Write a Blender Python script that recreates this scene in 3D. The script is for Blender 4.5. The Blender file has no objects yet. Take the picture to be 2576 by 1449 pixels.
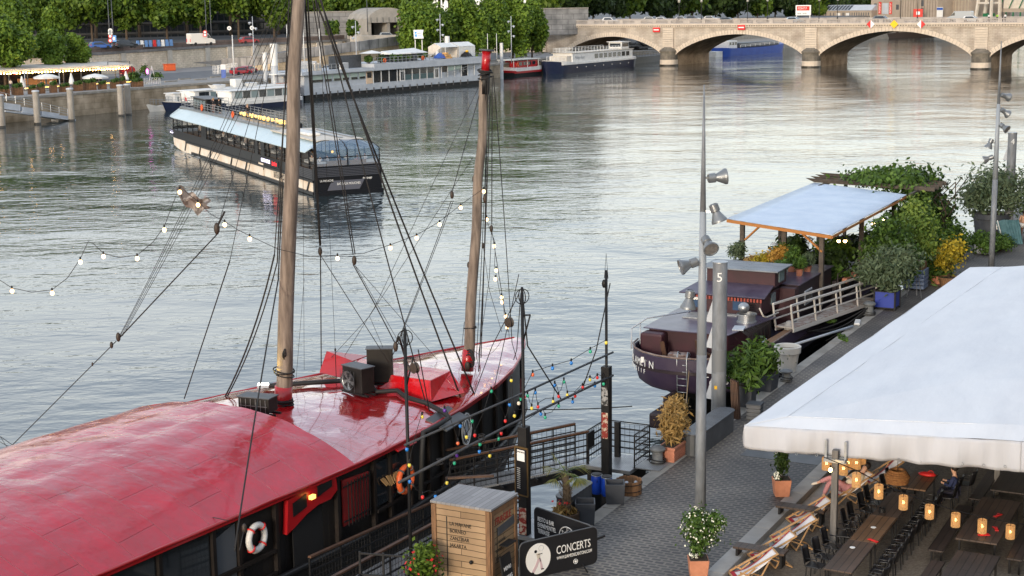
import bpy, math, random
import numpy as np
from math import sin, cos, pi, radians, sqrt, atan2
from mathutils import Vector, Matrix
# camera, sky, sun
SC = bpy.context.scene
COL = SC.collection
FL, CX, CY, CH, PT, RL = 3850., 1288., 724.5, 16.7, math.atan(724.5/3850), .014
cam = bpy.data.cameras.new('camera'); cam.lens = 36*FL/2576; cam.sensor_width = 36
cam.clip_start = .5; cam.clip_end = 5000
co = bpy.data.objects.new('camera', cam); COL.objects.link(co)
_Y = Vector((0, sin(PT), cos(PT))); _F = Vector((0, cos(PT), -sin(PT))); _X = Vector((1, 0, 0))
_xc = cos(RL)*_X - sin(RL)*_Y; _yc = sin(RL)*_X + cos(RL)*_Y
m = Matrix((_xc, _yc, -_F)).transposed().to_4x4(); m.translation = (0, 0, CH)
co.matrix_world = m; SC.camera = co
SUN_EL, SUN_AZ = radians(11), radians(203)      # azimuth measured from +Y towards +X
w = bpy.data.worlds.new('World'); SC.world = w; w.use_nodes = True
nt = w.node_tree; bg = nt.nodes['Background']
sky = nt.nodes.new('ShaderNodeTexSky'); sky.sky_type = 'NISHITA'; sky.sun_disc = False
sky.sun_elevation = SUN_EL; sky.sun_rotation = SUN_AZ; sky.air_density = 1.0; sky.dust_density = 2.0; sky.ozone_density = 1.5
tc = nt.nodes.new('ShaderNodeTexCoord'); mp = nt.nodes.new('ShaderNodeMapping'); mp.inputs['Scale'].default_value = (1.2, 1.2, 5)
nz = nt.nodes.new('ShaderNodeTexNoise'); nz.inputs['Scale'].default_value = 2.2; nz.inputs['Detail'].default_value = 5
cr = nt.nodes.new('ShaderNodeValToRGB'); cr.color_ramp.elements[0].position = .35; cr.color_ramp.elements[0].color = (.45, .45, .45, 1)
cr.color_ramp.elements[1].position = .75; cr.color_ramp.elements[1].color = (.8, .8, .8, 1)
mx = nt.nodes.new('ShaderNodeMixRGB')
sp = nt.nodes.new('ShaderNodeSeparateXYZ'); nt.links.new(tc.outputs['Generated'], sp.inputs[0])
hg = nt.nodes.new('ShaderNodeValToRGB'); he = hg.color_ramp.elements      # thin high cloud, creamy low down, blue-grey overhead
he[0].position = 0; he[0].color = (1, .93, .82, 1); he[1].position = .6; he[1].color = (.55, .6, .68, 1)
k_ = he.new(.16); k_.color = (.9, .88, .84, 1); k_ = he.new(.3); k_.color = (.66, .69, .74, 1)
vs_ = nt.nodes.new('ShaderNodeVectorMath'); vs_.operation = 'SCALE'; vs_.inputs['Scale'].default_value = 9.
nt.links.new(sp.outputs[2], hg.inputs[0]); nt.links.new(hg.outputs[0], vs_.inputs[0]); nt.links.new(vs_.outputs[0], mx.inputs[2])
nt.links.new(tc.outputs['Generated'], mp.inputs[0]); nt.links.new(mp.outputs[0], nz.inputs[0])
nt.links.new(nz.outputs[0], cr.inputs[0]); nt.links.new(cr.outputs[0], mx.inputs[0])
nt.links.new(sky.outputs[0], mx.inputs[1]); nt.links.new(mx.outputs[0], bg.inputs[0])
bg.inputs[1].default_value = .13
sl = bpy.data.lights.new('sun', 'SUN'); sl.energy = 1.3; sl.angle = radians(10); sl.color = (1, .88, .74)
so = bpy.data.objects.new('sun', sl); COL.objects.link(so)
sd = Vector((sin(SUN_AZ)*cos(SUN_EL), cos(SUN_AZ)*cos(SUN_EL), sin(SUN_EL)))
so.rotation_euler = sd.to_track_quat('Z', 'Y').to_euler(); so.location = (0, 0, 100)
SC.view_settings.view_transform = 'Standard'; SC.view_settings.look = 'None'
SC.view_settings.exposure = .95; SC.view_settings.gamma = 1
SC.cycles.max_bounces = 5; SC.cycles.diffuse_bounces = 2; SC.cycles.glossy_bounces = 3
SC.cycles.transparent_max_bounces = 8; SC.cycles.transmission_bounces = 3
SC.cycles.caustics_reflective = False; SC.cycles.caustics_refractive = False
SC.cycles.use_denoising = True
# survey helpers (photo reading -> metres)
def ray(u, v):
 x = u-CX; y = CY-v; c, s = cos(RL), sin(RL)
 a = (x*c+y*s)/FL; b = (-x*s+y*c)/FL
 return np.array([a, cos(PT)+b*sin(PT), -sin(PT)+b*cos(PT)])
def G(u, v, z=0):
 d = ray(u, v); t = (z-CH)/d[2]; return (float(d[0]*t), float(d[1]*t), z)
def D(u, v, Y):
 d = ray(u, v); t = Y/d[1]; return (float(d[0]*t), Y, float(CH+d[2]*t))
QV = (.461, .887); PV = (.887, -.461); OO = (4.1, 44.5)
def W(s, t, z=0): return (OO[0]+s*QV[0]+t*PV[0], OO[1]+s*QV[1]+t*PV[1], z)
QR = -atan2(QV[0], QV[1])          # turns local +Y along our quay, +X inland
def ST(P):
 a, b = P[0]-OO[0], P[1]-OO[1]; return a*QV[0]+b*QV[1], a*PV[0]+b*PV[1]
# mesh helpers
R = random.Random(7)
class MB:
 def __init__(s): s.v = []; s.f = []; s.m = []
 def add(s, vs, fs, m=0):
  k = len(s.v); s.v += [tuple(p) for p in vs]; s.f += [tuple(i+k for i in f) for f in fs]; s.m += [m]*len(fs); return s
 def box(s, x0, x1, y0, y1, z0, z1, m=0):
  return s.add([(x0,y0,z0),(x1,y0,z0),(x1,y1,z0),(x0,y1,z0),(x0,y0,z1),(x1,y0,z1),(x1,y1,z1),(x0,y1,z1)],
      [(3,2,1,0),(4,5,6,7),(0,1,5,4),(1,2,6,5),(2,3,7,6),(3,0,4,7)], m)
 def cb(s, c, d, rz=0, m=0, ry=0, rx=0):          # box by centre, size and turn
  M = Matrix.Translation(c) @ Matrix.Rotation(rz, 4, 'Z') @ Matrix.Rotation(ry, 4, 'Y') @ Matrix.Rotation(rx, 4, 'X')
  x, y, z = d[0]/2, d[1]/2, d[2]/2
  P = [M @ Vector(q) for q in [(-x,-y,-z),(x,-y,-z),(x,y,-z),(-x,y,-z),(-x,-y,z),(x,-y,z),(x,y,z),(-x,y,z)]]
  return s.add(P, [(3,2,1,0),(4,5,6,7),(0,1,5,4),(1,2,6,5),(2,3,7,6),(3,0,4,7)], m)
 def beam(s, a, b, w=.05, h=None, m=0):
  a, b = Vector(a), Vector(b); h = w if h is None else h; d = (b-a).normalized()
  up = Vector((0,0,1)) if abs(d.z) < .99 else Vector((0,1,0))
  r = d.cross(up).normalized()*(w/2); u = r.cross(d).normalized()*(h/2)
  P = [a-r-u, a+r-u, a+r+u, a-r+u, b-r-u, b+r-u, b+r+u, b-r+u]
  return s.add(P, [(3,2,1,0),(4,5,6,7),(0,1,5,4),(1,2,6,5),(2,3,7,6),(3,0,4,7)], m)
 def tube(s, pts, r=.02, n=6, r1=None, m=0, cap=True):
  P = [Vector(p) for p in pts]; k = len(P); base = len(s.v); prev = None
  for i, p in enumerate(P):
   d = (P[min(i+1, k-1)]-P[max(i-1, 0)])
   d = d.normalized() if d.length > 1e-9 else Vector((0,0,1))
   if prev is None: a = d.orthogonal().normalized()
   else:
    a = prev-d*prev.dot(d); a = a.normalized() if a.length > 1e-6 else d.orthogonal().normalized()
   prev = a; b = d.cross(a); rr = r if r1 is None else r+(r1-r)*i/(k-1)
   for j in range(n): s.v.append(tuple(p+(a*cos(2*pi*j/n)+b*sin(2*pi*j/n))*rr))
  for i in range(k-1):
   for j in range(n):
    q = (j+1) % n; s.f.append((base+i*n+j, base+i*n+q, base+(i+1)*n+q, base+(i+1)*n+j)); s.m.append(m)
  if cap:
   s.f.append(tuple(base+j for j in range(n))[::-1]); s.f.append(tuple(base+(k-1)*n+j for j in range(n))); s.m += [m, m]
  return s
 def lathe(s, prof, c=(0,0,0), n=16, m=0, ax=None, cap=True):
  M = Matrix.Translation(c)
  if ax is not None: M = M @ Vector(ax).to_track_quat('Z', 'Y').to_matrix().to_4x4()
  b = len(s.v)
  for r, z in prof:
   for j in range(n): s.v.append(tuple(M @ Vector((r*cos(2*pi*j/n), r*sin(2*pi*j/n), z))))
  for i in range(len(prof)-1):
   for j in range(n):
    q = (j+1) % n; s.f.append((b+i*n+j, b+i*n+q, b+(i+1)*n+q, b+(i+1)*n+j)); s.m.append(m)
  if cap:
   s.f.append(tuple(b+j for j in range(n))[::-1]); s.f.append(tuple(b+(len(prof)-1)*n+j for j in range(n))); s.m += [m, m]
  return s
 def prism(s, poly, z0, z1, m=0):
  n = len(poly); z1s = z1 if hasattr(z1, '__len__') else [z1]*n; z0s = z0 if hasattr(z0, '__len__') else [z0]*n
  vs = [(p[0], p[1], z0s[i]) for i, p in enumerate(poly)]+[(p[0], p[1], z1s[i]) for i, p in enumerate(poly)]
  fs = [tuple(range(n))[::-1], tuple(range(n, 2*n))]+[(i, (i+1) % n, n+(i+1) % n, n+i) for i in range(n)]
  return s.add(vs, fs, m)
 def plate(s, P, d, m=0):                          # planar polygon P given thickness vector d
  n = len(P); d = Vector(d); P = [Vector(p) for p in P]
  return s.add(P+[p+d for p in P], [tuple(range(n))[::-1], tuple(range(n, 2*n))]+[(i, (i+1) % n, n+(i+1) % n, n+i) for i in range(n)], m)
 def grid(s, fn, nu, nv, m=0, th=0, closed=False):
  b = len(s.v)
  for i in range(nu+1):
   for j in range(nv+1): s.v.append(tuple(fn(i/nu, j/nv)))
  for i in range(nu):
   for j in range(nv):
    a = b+i*(nv+1)+j; s.f.append((a, a+nv+1, a+nv+2, a+1)); s.m.append(m)
  return s
 def sph(s, c, r, n=8, k=5, m=0, sc=(1,1,1)):
  b = len(s.v); c = Vector(c)
  for i in range(1, k):
   a = pi*i/k
   for j in range(n): s.v.append((c.x+r*sc[0]*sin(a)*cos(2*pi*j/n), c.y+r*sc[1]*sin(a)*sin(2*pi*j/n), c.z-r*sc[2]*cos(a)))
  s.v.append((c.x, c.y, c.z-r*sc[2])); s.v.append((c.x, c.y, c.z+r*sc[2])); lo = len(s.v)-2
  for i in range(k-2):
   for j in range(n):
    q = (j+1) % n; s.f.append((b+i*n+j, b+i*n+q, b+(i+1)*n+q, b+(i+1)*n+j)); s.m.append(m)
  for j in range(n):
   q = (j+1) % n; s.f.append((b+q, b+j, lo)); s.f.append((b+(k-2)*n+j, b+(k-2)*n+q, lo+1)); s.m += [m, m]
  return s
 def torus(s, c, R0, r, ax=(0,0,1), n=20, k=6, m=0, a0=0, a1=2*pi):
  q = Vector(ax).to_track_quat('Z', 'Y'); c = Vector(c); full = abs(a1-a0-2*pi) < 1e-6
  pts = [c+q @ Vector((R0*cos(a0+(a1-a0)*i/n), R0*sin(a0+(a1-a0)*i/n), 0)) for i in range(n+1)]
  return s.tube(pts, r, k, m=m, cap=not full)
 def build(s, name, mats, parent=None, smooth=False, loc=None, rz=None, bevel=0, solid=0, weld=False):
  me = bpy.data.meshes.new(name); me.from_pydata(s.v, [], s.f)
  if not isinstance(mats, (list, tuple)): mats = [mats]
  for x in mats: me.materials.append(x)
  if len(mats) > 1: me.polygons.foreach_set('material_index', s.m)
  if smooth: me.shade_smooth() if smooth is True else None
  me.update()
  if weld:
   import bmesh
   bm = bmesh.new(); bm.from_mesh(me); bmesh.ops.remove_doubles(bm, verts=bm.verts, dist=.002); bm.to_mesh(me); bm.free()
  if smooth and smooth is not True:
   me.shade_smooth(); me.set_sharp_from_angle(angle=radians(smooth))
  o = bpy.data.objects.new(name, me); COL.objects.link(o)
  if parent: o.parent = parent
  if loc: o.location = loc
  if rz is not None: o.rotation_euler.z = rz
  if bevel:
   b = o.modifiers.new('bevel', 'BEVEL'); b.width = bevel; b.segments = 2; b.limit_method = 'ANGLE'; b.angle_limit = radians(40)
  if solid:
   b = o.modifiers.new('solid', 'SOLIDIFY'); b.thickness = solid; b.offset = 0
  return o
def tag(o, label=None, cat=None, group=None, kind=None):
 if label: o['label'] = label
 if cat: o['category'] = cat
 if group: o['group'] = group
 if kind: o['kind'] = kind
 return o
def thing(name, label, cat, loc=(0,0,0), rz=0, group=None):
 o = bpy.data.objects.new(name, None); COL.objects.link(o); o.location = loc; o.rotation_euler = (0,0,rz)
 o.empty_display_size = .2
 return tag(o, label, cat, group)
_kids = {}
def dup(root, loc=None, rz=None, label=None, sc=None, group=None):
 def rec(o, par):
  c = o.copy(); COL.objects.link(c); c.parent = par
  for ch in kids.get(o.name, []): rec(ch, c)
  return c
 kids = {}
 def walk(o):
  kids[o.name] = list(o.children)
  for x in o.children: walk(x)
 walk(root)
 r = rec(root, None)
 if loc is not None: r.location = loc
 if rz is not None: r.rotation_euler[2] = rz
 if sc is not None: r.scale = sc if hasattr(sc, '__len__') else (sc, sc, sc)
 if label: r['label'] = label
 if group: r['group'] = group
 return r
ORD = 'first second third fourth fifth sixth seventh eighth ninth tenth eleventh twelfth thirteenth fourteenth fifteenth sixteenth seventeenth eighteenth nineteenth twentieth'.split()
ORD += ['twenty-'+x for x in ORD[:9]]+['thirtieth']+['thirty-'+x for x in ORD[:9]]+['fortieth']+['forty-'+x for x in ORD[:9]]
# materials
MT = {}
def mat(name, col=(.5,.5,.5), rough=.6, metal=0, col2=None, ns=3., det=4, bump=0, bs=None, emit=0, ecol=None, stretch=None, spec=None, world=False, lo=.35, hi=.65, coat=0):
 m = bpy.data.materials.new(name); m.use_nodes = True; MT[name] = m
 n = m.node_tree; b = n.nodes['Principled BSDF']
 b.inputs['Base Color'].default_value = (*col, 1); b.inputs['Roughness'].default_value = rough; b.inputs['Metallic'].default_value = metal
 if spec is not None: b.inputs['Specular IOR Level'].default_value = spec
 if coat: b.inputs['Coat Weight'].default_value = coat; b.inputs['Coat Roughness'].default_value = .08
 if emit:
  b.inputs['Emission Color'].default_value = (*(ecol or col), 1); b.inputs['Emission Strength'].default_value = emit
 if col2 or bump:
  t = n.nodes.new('ShaderNodeTexCoord'); g = n.nodes.new('ShaderNodeNewGeometry')
  mp = n.nodes.new('ShaderNodeMapping'); mp.name = 'map'
  n.links.new(g.outputs['Position'] if world else t.outputs['Object'], mp.inputs[0])
  if stretch: mp.inputs['Scale'].default_value = stretch
  z = n.nodes.new('ShaderNodeTexNoise'); z.inputs['Scale'].default_value = ns; z.inputs['Detail'].default_value = det; z.inputs['Roughness'].default_value = .6
  n.links.new(mp.outputs[0], z.inputs[0])
  if col2:
   c = n.nodes.new('ShaderNodeValToRGB'); c.color_ramp.elements[0].position = lo; c.color_ramp.elements[1].position = hi
   c.color_ramp.elements[0].color = (*col, 1); c.color_ramp.elements[1].color = (*col2, 1)
   n.links.new(z.outputs[0], c.inputs[0]); n.links.new(c.outputs[0], b.inputs['Base Color'])
  if bump:
   z2 = n.nodes.new('ShaderNodeTexNoise'); z2.inputs['Scale'].default_value = bs or ns*3; z2.inputs['Detail'].default_value = 4
   n.links.new(mp.outputs[0], z2.inputs[0])
   u = n.nodes.new('ShaderNodeBump'); u.inputs['Strength'].default_value = 1; u.inputs['Distance'].default_value = bump
   n.links.new(z2.outputs[0], u.inputs['Height']); n.links.new(u.outputs[0], b.inputs['Normal'])
 return m
def emis(name, col, s, samp=False):
 m = mat(name, col, .4, emit=s)
 if not samp: m.cycles.emission_sampling = 'NONE'
 return m
def brickmat(name, c1, c2, mortar, bw, bh, ms=.02, rough=.85, plane='xz', bump=.01, scale=1., dirt=None, off=.5, warp=0, wn=3.):
 m = bpy.data.materials.new(name); m.use_nodes = True; MT[name] = m
 n = m.node_tree; b = n.nodes['Principled BSDF']; b.inputs['Roughness'].default_value = rough
 t = n.nodes.new('ShaderNodeTexCoord'); sx = n.nodes.new('ShaderNodeSeparateXYZ'); cx = n.nodes.new('ShaderNodeCombineXYZ')
 n.links.new(t.outputs['Object'], sx.inputs[0])
 ax = {'xz': (0, 2), 'yz': (1, 2), 'xy': (0, 1), 'yx': (1, 0)}[plane]
 n.links.new(sx.outputs[ax[0]], cx.inputs[0]); n.links.new(sx.outputs[ax[1]], cx.inputs[1])
 br = n.nodes.new('ShaderNodeTexBrick'); br.offset = off
 br.inputs['Color1'].default_value = (*c1, 1); br.inputs['Color2'].default_value = (*c2, 1); br.inputs['Mortar'].default_value = (*mortar, 1)
 br.inputs['Scale'].default_value = scale; br.inputs['Brick Width'].default_value = bw; br.inputs['Row Height'].default_value = bh; br.inputs['Mortar Size'].default_value = ms
 src = cx.outputs[0]
 if warp:
  wz = n.nodes.new('ShaderNodeTexNoise'); wz.inputs['Scale'].default_value = wn; wz.inputs['Detail'].default_value = 2; n.links.new(t.outputs['Object'], wz.inputs[0])
  ws = n.nodes.new('ShaderNodeVectorMath'); ws.operation = 'SCALE'; ws.inputs['Scale'].default_value = warp; n.links.new(wz.outputs['Color'], ws.inputs[0])
  wa = n.nodes.new('ShaderNodeVectorMath'); n.links.new(src, wa.inputs[0]); n.links.new(ws.outputs[0], wa.inputs[1]); src = wa.outputs[0]
 n.links.new(src, br.inputs[0])
 z = n.nodes.new('ShaderNodeTexNoise'); z.inputs['Scale'].default_value = .35 if dirt else 1.5; z.inputs['Detail'].default_value = 6
 n.links.new(t.outputs['Object'], z.inputs[0])
 rp = n.nodes.new('ShaderNodeValToRGB'); rp.color_ramp.elements[0].position = .35; rp.color_ramp.elements[1].position = .7
 rp.color_ramp.elements[0].color = (*(dirt or (.72,.72,.72)), 1); rp.color_ramp.elements[1].color = (1.08, 1.06, 1.04, 1)
 mm = n.nodes.new('ShaderNodeMixRGB'); mm.blend_type = 'MULTIPLY'; mm.inputs[0].default_value = 1
 n.links.new(z.outputs[0], rp.inputs[0]); n.links.new(br.outputs[0], mm.inputs[1]); n.links.new(rp.outputs[0], mm.inputs[2])
 n.links.new(mm.outputs[0], b.inputs['Base Color'])
 u = n.nodes.new('ShaderNodeBump'); u.invert = True; u.inputs['Distance'].default_value = bump
 n.links.new(br.outputs['Fac'], u.inputs['Height']); n.links.new(u.outputs[0], b.inputs['Normal'])
 return m
def leafmat(name, a, b_, c=None, rough=.55, trans=.25):
 m = bpy.data.materials.new(name); m.use_nodes = True; MT[name] = m
 n = m.node_tree; b = n.nodes['Principled BSDF']; b.inputs['Roughness'].default_value = rough; b.inputs['Specular IOR Level'].default_value = .25
 g = n.nodes.new('ShaderNodeNewGeometry'); t = n.nodes.new('ShaderNodeTexCoord')
 z = n.nodes.new('ShaderNodeTexNoise'); z.inputs['Scale'].default_value = .45; z.inputs['Detail'].default_value = 3
 n.links.new(t.outputs['Object'], z.inputs[0])
 ad = n.nodes.new('ShaderNodeMath'); ad.operation = 'MULTIPLY_ADD'; ad.inputs[1].default_value = .45;
 n.links.new(g.outputs['Random Per Island'], ad.inputs[0]); n.links.new(z.outputs[0], ad.inputs[2])
 rp = n.nodes.new('ShaderNodeValToRGB'); e = rp.color_ramp.elements
 e[0].position = .42; e[0].color = (*a, 1); e[1].position = .95; e[1].color = (*b_, 1)
 if c: x = e.new(.99); x.color = (*c, 1)
 n.links.new(ad.outputs[0], rp.inputs[0]); n.links.new(rp.outputs[0], b.inputs['Base Color'])
 if trans:
  tr = n.nodes.new('ShaderNodeBsdfTranslucent'); mx = n.nodes.new('ShaderNodeMixShader'); mx.inputs[0].default_value = trans
  n.links.new(rp.outputs[0], tr.inputs[0]); n.links.new(b.outputs[0], mx.inputs[1]); n.links.new(tr.outputs[0], mx.inputs[2])
  n.links.new(mx.outputs[0], n.nodes['Material Output'].inputs[0])
 return m
def glass(name, tint=(.6,.7,.75), alpha=.35, rough=.03):
 m = bpy.data.materials.new(name); m.use_nodes = True; MT[name] = m
 n = m.node_tree; b = n.nodes['Principled BSDF']; b.inputs['Base Color'].default_value = (*tint, 1)
 b.inputs['Roughness'].default_value = rough; b.inputs['Alpha'].default_value = alpha; b.inputs['Specular IOR Level'].default_value = .8
 return m
def leaves(name, material, parent, blobs, n, size, seed=1, aspect=1.6, shell=.55, droop=0., loc=None, up=.25, fuzz=.19):
 rg = np.random.default_rng(seed); vol = np.array([b[1][0]*b[1][1]+b[1][0]*b[1][2] for b in blobs]); pr = vol/vol.sum()
 idx = rg.choice(len(blobs), n, p=pr); C = np.array([b[0] for b in blobs], float)[idx]; RR = np.array([b[1] for b in blobs], float)[idx]
 d = rg.normal(size=(n, 3)); d /= np.linalg.norm(d, axis=1)[:, None]
 r = shell+(1-shell)*rg.random(n)**.6; r *= 1+fuzz*rg.normal(size=n)
 P = C+d*RR*r[:, None]
 nrm = d*.8+rg.normal(size=(n, 3))*.6+np.array([0, 0, up]); nrm /= np.linalg.norm(nrm, axis=1)[:, None]
 a = np.cross(nrm, rg.normal(size=(n, 3))); a /= np.linalg.norm(a, axis=1)[:, None]
 a[:, 2] -= droop; a /= np.linalg.norm(a, axis=1)[:, None]; b = np.cross(nrm, a)
 sz = size*(.6+.8*rg.random(n)); a = a*(sz*aspect/2)[:, None]; b = b*(sz/2)[:, None]
 V = np.stack([P-a, P+b, P+a, P-b], 1).reshape(-1, 3)
 me = bpy.data.meshes.new(name); me.vertices.add(4*n); me.vertices.foreach_set('co', V.astype(np.float32).ravel())
 me.loops.add(4*n); me.loops.foreach_set('vertex_index', np.arange(4*n, dtype=np.int32))
 me.polygons.add(n); me.polygons.foreach_set('loop_start', np.arange(0, 4*n, 4, dtype=np.int32))
 me.materials.append(material); me.update(); me.validate()
 o = bpy.data.objects.new(name, me); COL.objects.link(o)
 if parent: o.parent = parent
 if loc: o.location = loc
 return o
def blobs(c, rad, n, seed, sub=.42):
 rg = random.Random(seed); out = [(c, tuple(x*.72 for x in rad))]
 for i in range(n):
  while True:
   d = Vector((rg.uniform(-1,1), rg.uniform(-1,1), rg.uniform(-1,1)))
   if .2 < d.length < 1: break
  d = d.normalized()*rg.uniform(.55, .85); k = sub*rg.uniform(.7, 1.2)
  out.append(((c[0]+d.x*rad[0], c[1]+d.y*rad[1], c[2]+d.z*rad[2]), (rad[0]*k, rad[1]*k, rad[2]*k)))
 return out
def text(name, s, size, m, parent, origin, right, up, th=.004, sx=1., align='LEFT', space=1., shear=0):
 c = bpy.data.curves.new(name, 'FONT'); c.body = s; c.size = size; c.extrude = th; c.align_x = align; c.space_character = space; c.shear = shear
 c.resolution_u = 3
 o = bpy.data.objects.new(name, c); COL.objects.link(o)
 bpy.context.view_layer.update()
 me = bpy.data.meshes.new_from_object(o); bpy.data.objects.remove(o)
 me.materials.clear(); me.materials.append(m); me.name = name
 r = Vector(right).normalized(); u = Vector(up).normalized(); nn = r.cross(u)
 M = Matrix((r*sx, u, nn)).transposed().to_4x4(); M.translation = Vector(origin)
 me.transform(M)
 k = bpy.data.objects.new(name, me); COL.objects.link(k); k.parent = parent
 return k
M_white = mat('white_paint', (.72,.71,.69), .45, col2=(.6,.6,.58), ns=1.2)
M_offw = mat('cream_paint', (.62,.56,.48), .55, col2=(.5,.45,.38), ns=1.)
M_grey = mat('grey_paint', (.34,.36,.39), .5, col2=(.28,.3,.33), ns=.8)
M_lgrey = mat('light_grey_paint', (.46,.49,.53), .5, col2=(.38,.41,.45), ns=.8)
M_dgrey = mat('dark_grey_paint', (.08,.085,.095), .5, col2=(.05,.055,.06), ns=2)
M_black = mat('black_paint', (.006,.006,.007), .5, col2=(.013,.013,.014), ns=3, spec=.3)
M_iron = mat('black_iron', (.01,.01,.011), .55, spec=.3)
M_steel = mat('galvanised_steel', (.42,.44,.46), .42, metal=.8, col2=(.32,.34,.36), ns=6)
M_post = mat('grey_lamp_paint', (.22,.24,.265), .55, col2=(.13,.14,.155), ns=2.2, det=8, stretch=(2,2,.6))
M_glassd = mat('dark_glass', (.02,.025,.03), .06, spec=.8)
M_glassg = mat('pale_glass', (.18,.24,.25), .12, spec=.8)
M_red = mat('red_paint', (.42,.015,.02), .35, col2=(.3,.012,.015), ns=3)
M_orange = mat('orange_plastic', (.7,.12,.03), .5)
M_yellow = mat('yellow_paint', (.8,.45,.02), .5)
M_blue = mat('blue_paint', (.03,.1,.42), .4, col2=(.02,.07,.3), ns=3)
M_navy = mat('navy_hull_paint', (.006,.01,.035), .3, col2=(.012,.02,.05), ns=1)
M_bark = mat('bark', (.1,.07,.045), .9, col2=(.05,.036,.025), ns=4, bump=.02)
M_terra = mat('terracotta', (.5,.2,.12), .8, col2=(.38,.15,.09), ns=5)
M_soil = mat('soil', (.04,.028,.018), .95, bump=.02, ns=8)
M_rubber = mat('rubber', (.012,.012,.012), .7)
M_bulbw = emis('warm_bulb_glow', (1,.72,.36), 14)
L_plane = leafmat('plane_leaf', (.022,.06,.008), (.13,.2,.022))
L_dark = leafmat('dark_leaf', (.012,.028,.008), (.05,.085,.018))
L_small = leafmat('shrub_leaf', (.018,.045,.008), (.1,.18,.03))
L_port = leafmat('yellow_green_leaf', (.035,.085,.01), (.17,.26,.03))  # lighter yellow-green foliage colour for the port trees and one bush
L_olive = leafmat('grey_green_leaf', (.04,.065,.03), (.16,.21,.12))
L_yel = leafmat('yellow_leaf', (.12,.12,.015), (.55,.4,.03))
L_dry = leafmat('dry_leaf', (.22,.13,.04), (.5,.33,.12))
L_orange = leafmat('orange_leaf', (.25,.12,.02), (.5,.28,.05))
# water and ground
def water_material():
 m = bpy.data.materials.new('river_water'); m.use_nodes = True; n = m.node_tree; b = n.nodes['Principled BSDF']
 b.inputs['Base Color'].default_value = (.022, .034, .037, 1); b.inputs['Roughness'].default_value = .04
 b.inputs['IOR'].default_value = 1.82; b.inputs['Specular IOR Level'].default_value = .6
 g = n.nodes.new('ShaderNodeNewGeometry')
 def noise(scale, det, stretch, rot=0):
  mp = n.nodes.new('ShaderNodeMapping'); mp.inputs['Scale'].default_value = stretch; mp.inputs['Rotation'].default_value = (0,0,rot)
  n.links.new(g.outputs['Position'], mp.inputs[0])
  z = n.nodes.new('ShaderNodeTexNoise'); z.inputs['Scale'].default_value = scale; z.inputs['Detail'].default_value = det; z.inputs['Roughness'].default_value = .55
  n.links.new(mp.outputs[0], z.inputs[0]); return z.outputs[0]
 def math_(op, a, b_):
  k = n.nodes.new('ShaderNodeMath'); k.operation = op
  for i, x in enumerate((a, b_)):
   if isinstance(x, (int, float)): k.inputs[i].default_value = x
   else: n.links.new(x, k.inputs[i])
  return k.outputs[0]
 big = noise(.055, 2, (1, 1, 1)); mid = noise(.5, 3, (.8, 1.25, 1), .2); sm = noise(1.7, 3, (.8, 1.2, 1), -.3)
 patch = n.nodes.new('ShaderNodeMapRange'); patch.inputs[1].default_value = .35; patch.inputs[2].default_value = .65
 patch.inputs[3].default_value = .55; patch.inputs[4].default_value = 1.25; n.links.new(big, patch.inputs[0])
 swell = noise(.13, 3, (.8, 1.2, 1), .1)
 h = math_('ADD', math_('ADD', math_('MULTIPLY', mid, .062), math_('MULTIPLY', sm, .02)), math_('MULTIPLY', swell, .12))
 h = math_('MULTIPLY', h, patch.outputs[0])
 u = n.nodes.new('ShaderNodeBump'); u.inputs['Strength'].default_value = 1; u.inputs['Distance'].default_value = 1.
 n.links.new(h, u.inputs['Height']); n.links.new(u.outputs[0], b.inputs['Normal'])
 return m
M_water = water_material()
tag(MB().grid(lambda a, b: (-1500+3000*a, -200+3200*b, 0), 30, 32).build('water', M_water), kind='structure')
M_cobble = brickmat('cobbles', (.05,.047,.048), (.1,.093,.09), (.2,.18,.15), .3, .17, .032, .6, 'xy', .04, dirt=(.42,.42,.45), warp=.12, wn=2.2)
M_cap = mat('quay_stone', (.3,.28,.25), .85, col2=(.2,.185,.16), ns=1.3, bump=.01)
M_asph = mat('asphalt', (.09,.095,.105), .8, col2=(.13,.135,.14), ns=.5)
M_pale = mat('pale_paving', (.27,.26,.25), .85, col2=(.2,.195,.19), ns=.4)
def stpoly(mb, pts, z0, z1, m=0): mb.prism([W(s, t)[:2] for s, t in pts], z0, z1, m)
QZ = 2.6
r = bpy.data.objects.new('near_quay', None); COL.objects.link(r); r['kind'] = 'structure'; r.location = W(0, 0, 0); r.rotation_euler.z = QR
a = MB(); a.box(.42, 4.4, -60, 420, 2.0, QZ); a.box(4.4, 60, 24, 420, 2.0, QZ-.002); a.build('paving', M_cobble, r)
a = MB(); y = -60.
while y < 420:
 l = R.uniform(1.1, 1.7); a.box(0, .42, y, y+l-.012, 1.9, QZ+R.uniform(.004, .02)); y += l
a.build('coping', M_cap, r, bevel=.01)
M_qwall = brickmat('quay_wall_stone', (.22,.2,.17), (.17,.155,.13), (.1,.09,.075), 1.1, .42, .02, .9, 'yz', .02, dirt=(.45,.43,.38))
MB().box(0.03, .4, -60, 420, -3, 1.9).build('retaining_face', M_qwall, r)
a = MB()
for x0, z in ((4.4, QZ+.012), (4.86, QZ-.16)):
 y = -30.
 while y < 24:
  l = R.uniform(1.5, 2.3); a.box(x0, x0+.45, y, y+l-.015, 2.0, z+R.uniform(0, .006)); y += l
a.build('stone_step', mat('step_stone', (.36,.35,.33), .8, col2=(.27,.26,.245), ns=1.1, bump=.006), r, bevel=.008)
M_gravel = mat('gravel', (.11,.088,.066), .95, col2=(.2,.165,.125), ns=14, det=6, bump=.02, bs=30)
MB().box(5.31, 40, -30, 24, 2.0, QZ-.34).build('gravel_floor', M_gravel, r)
FZ = QZ-.34
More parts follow.
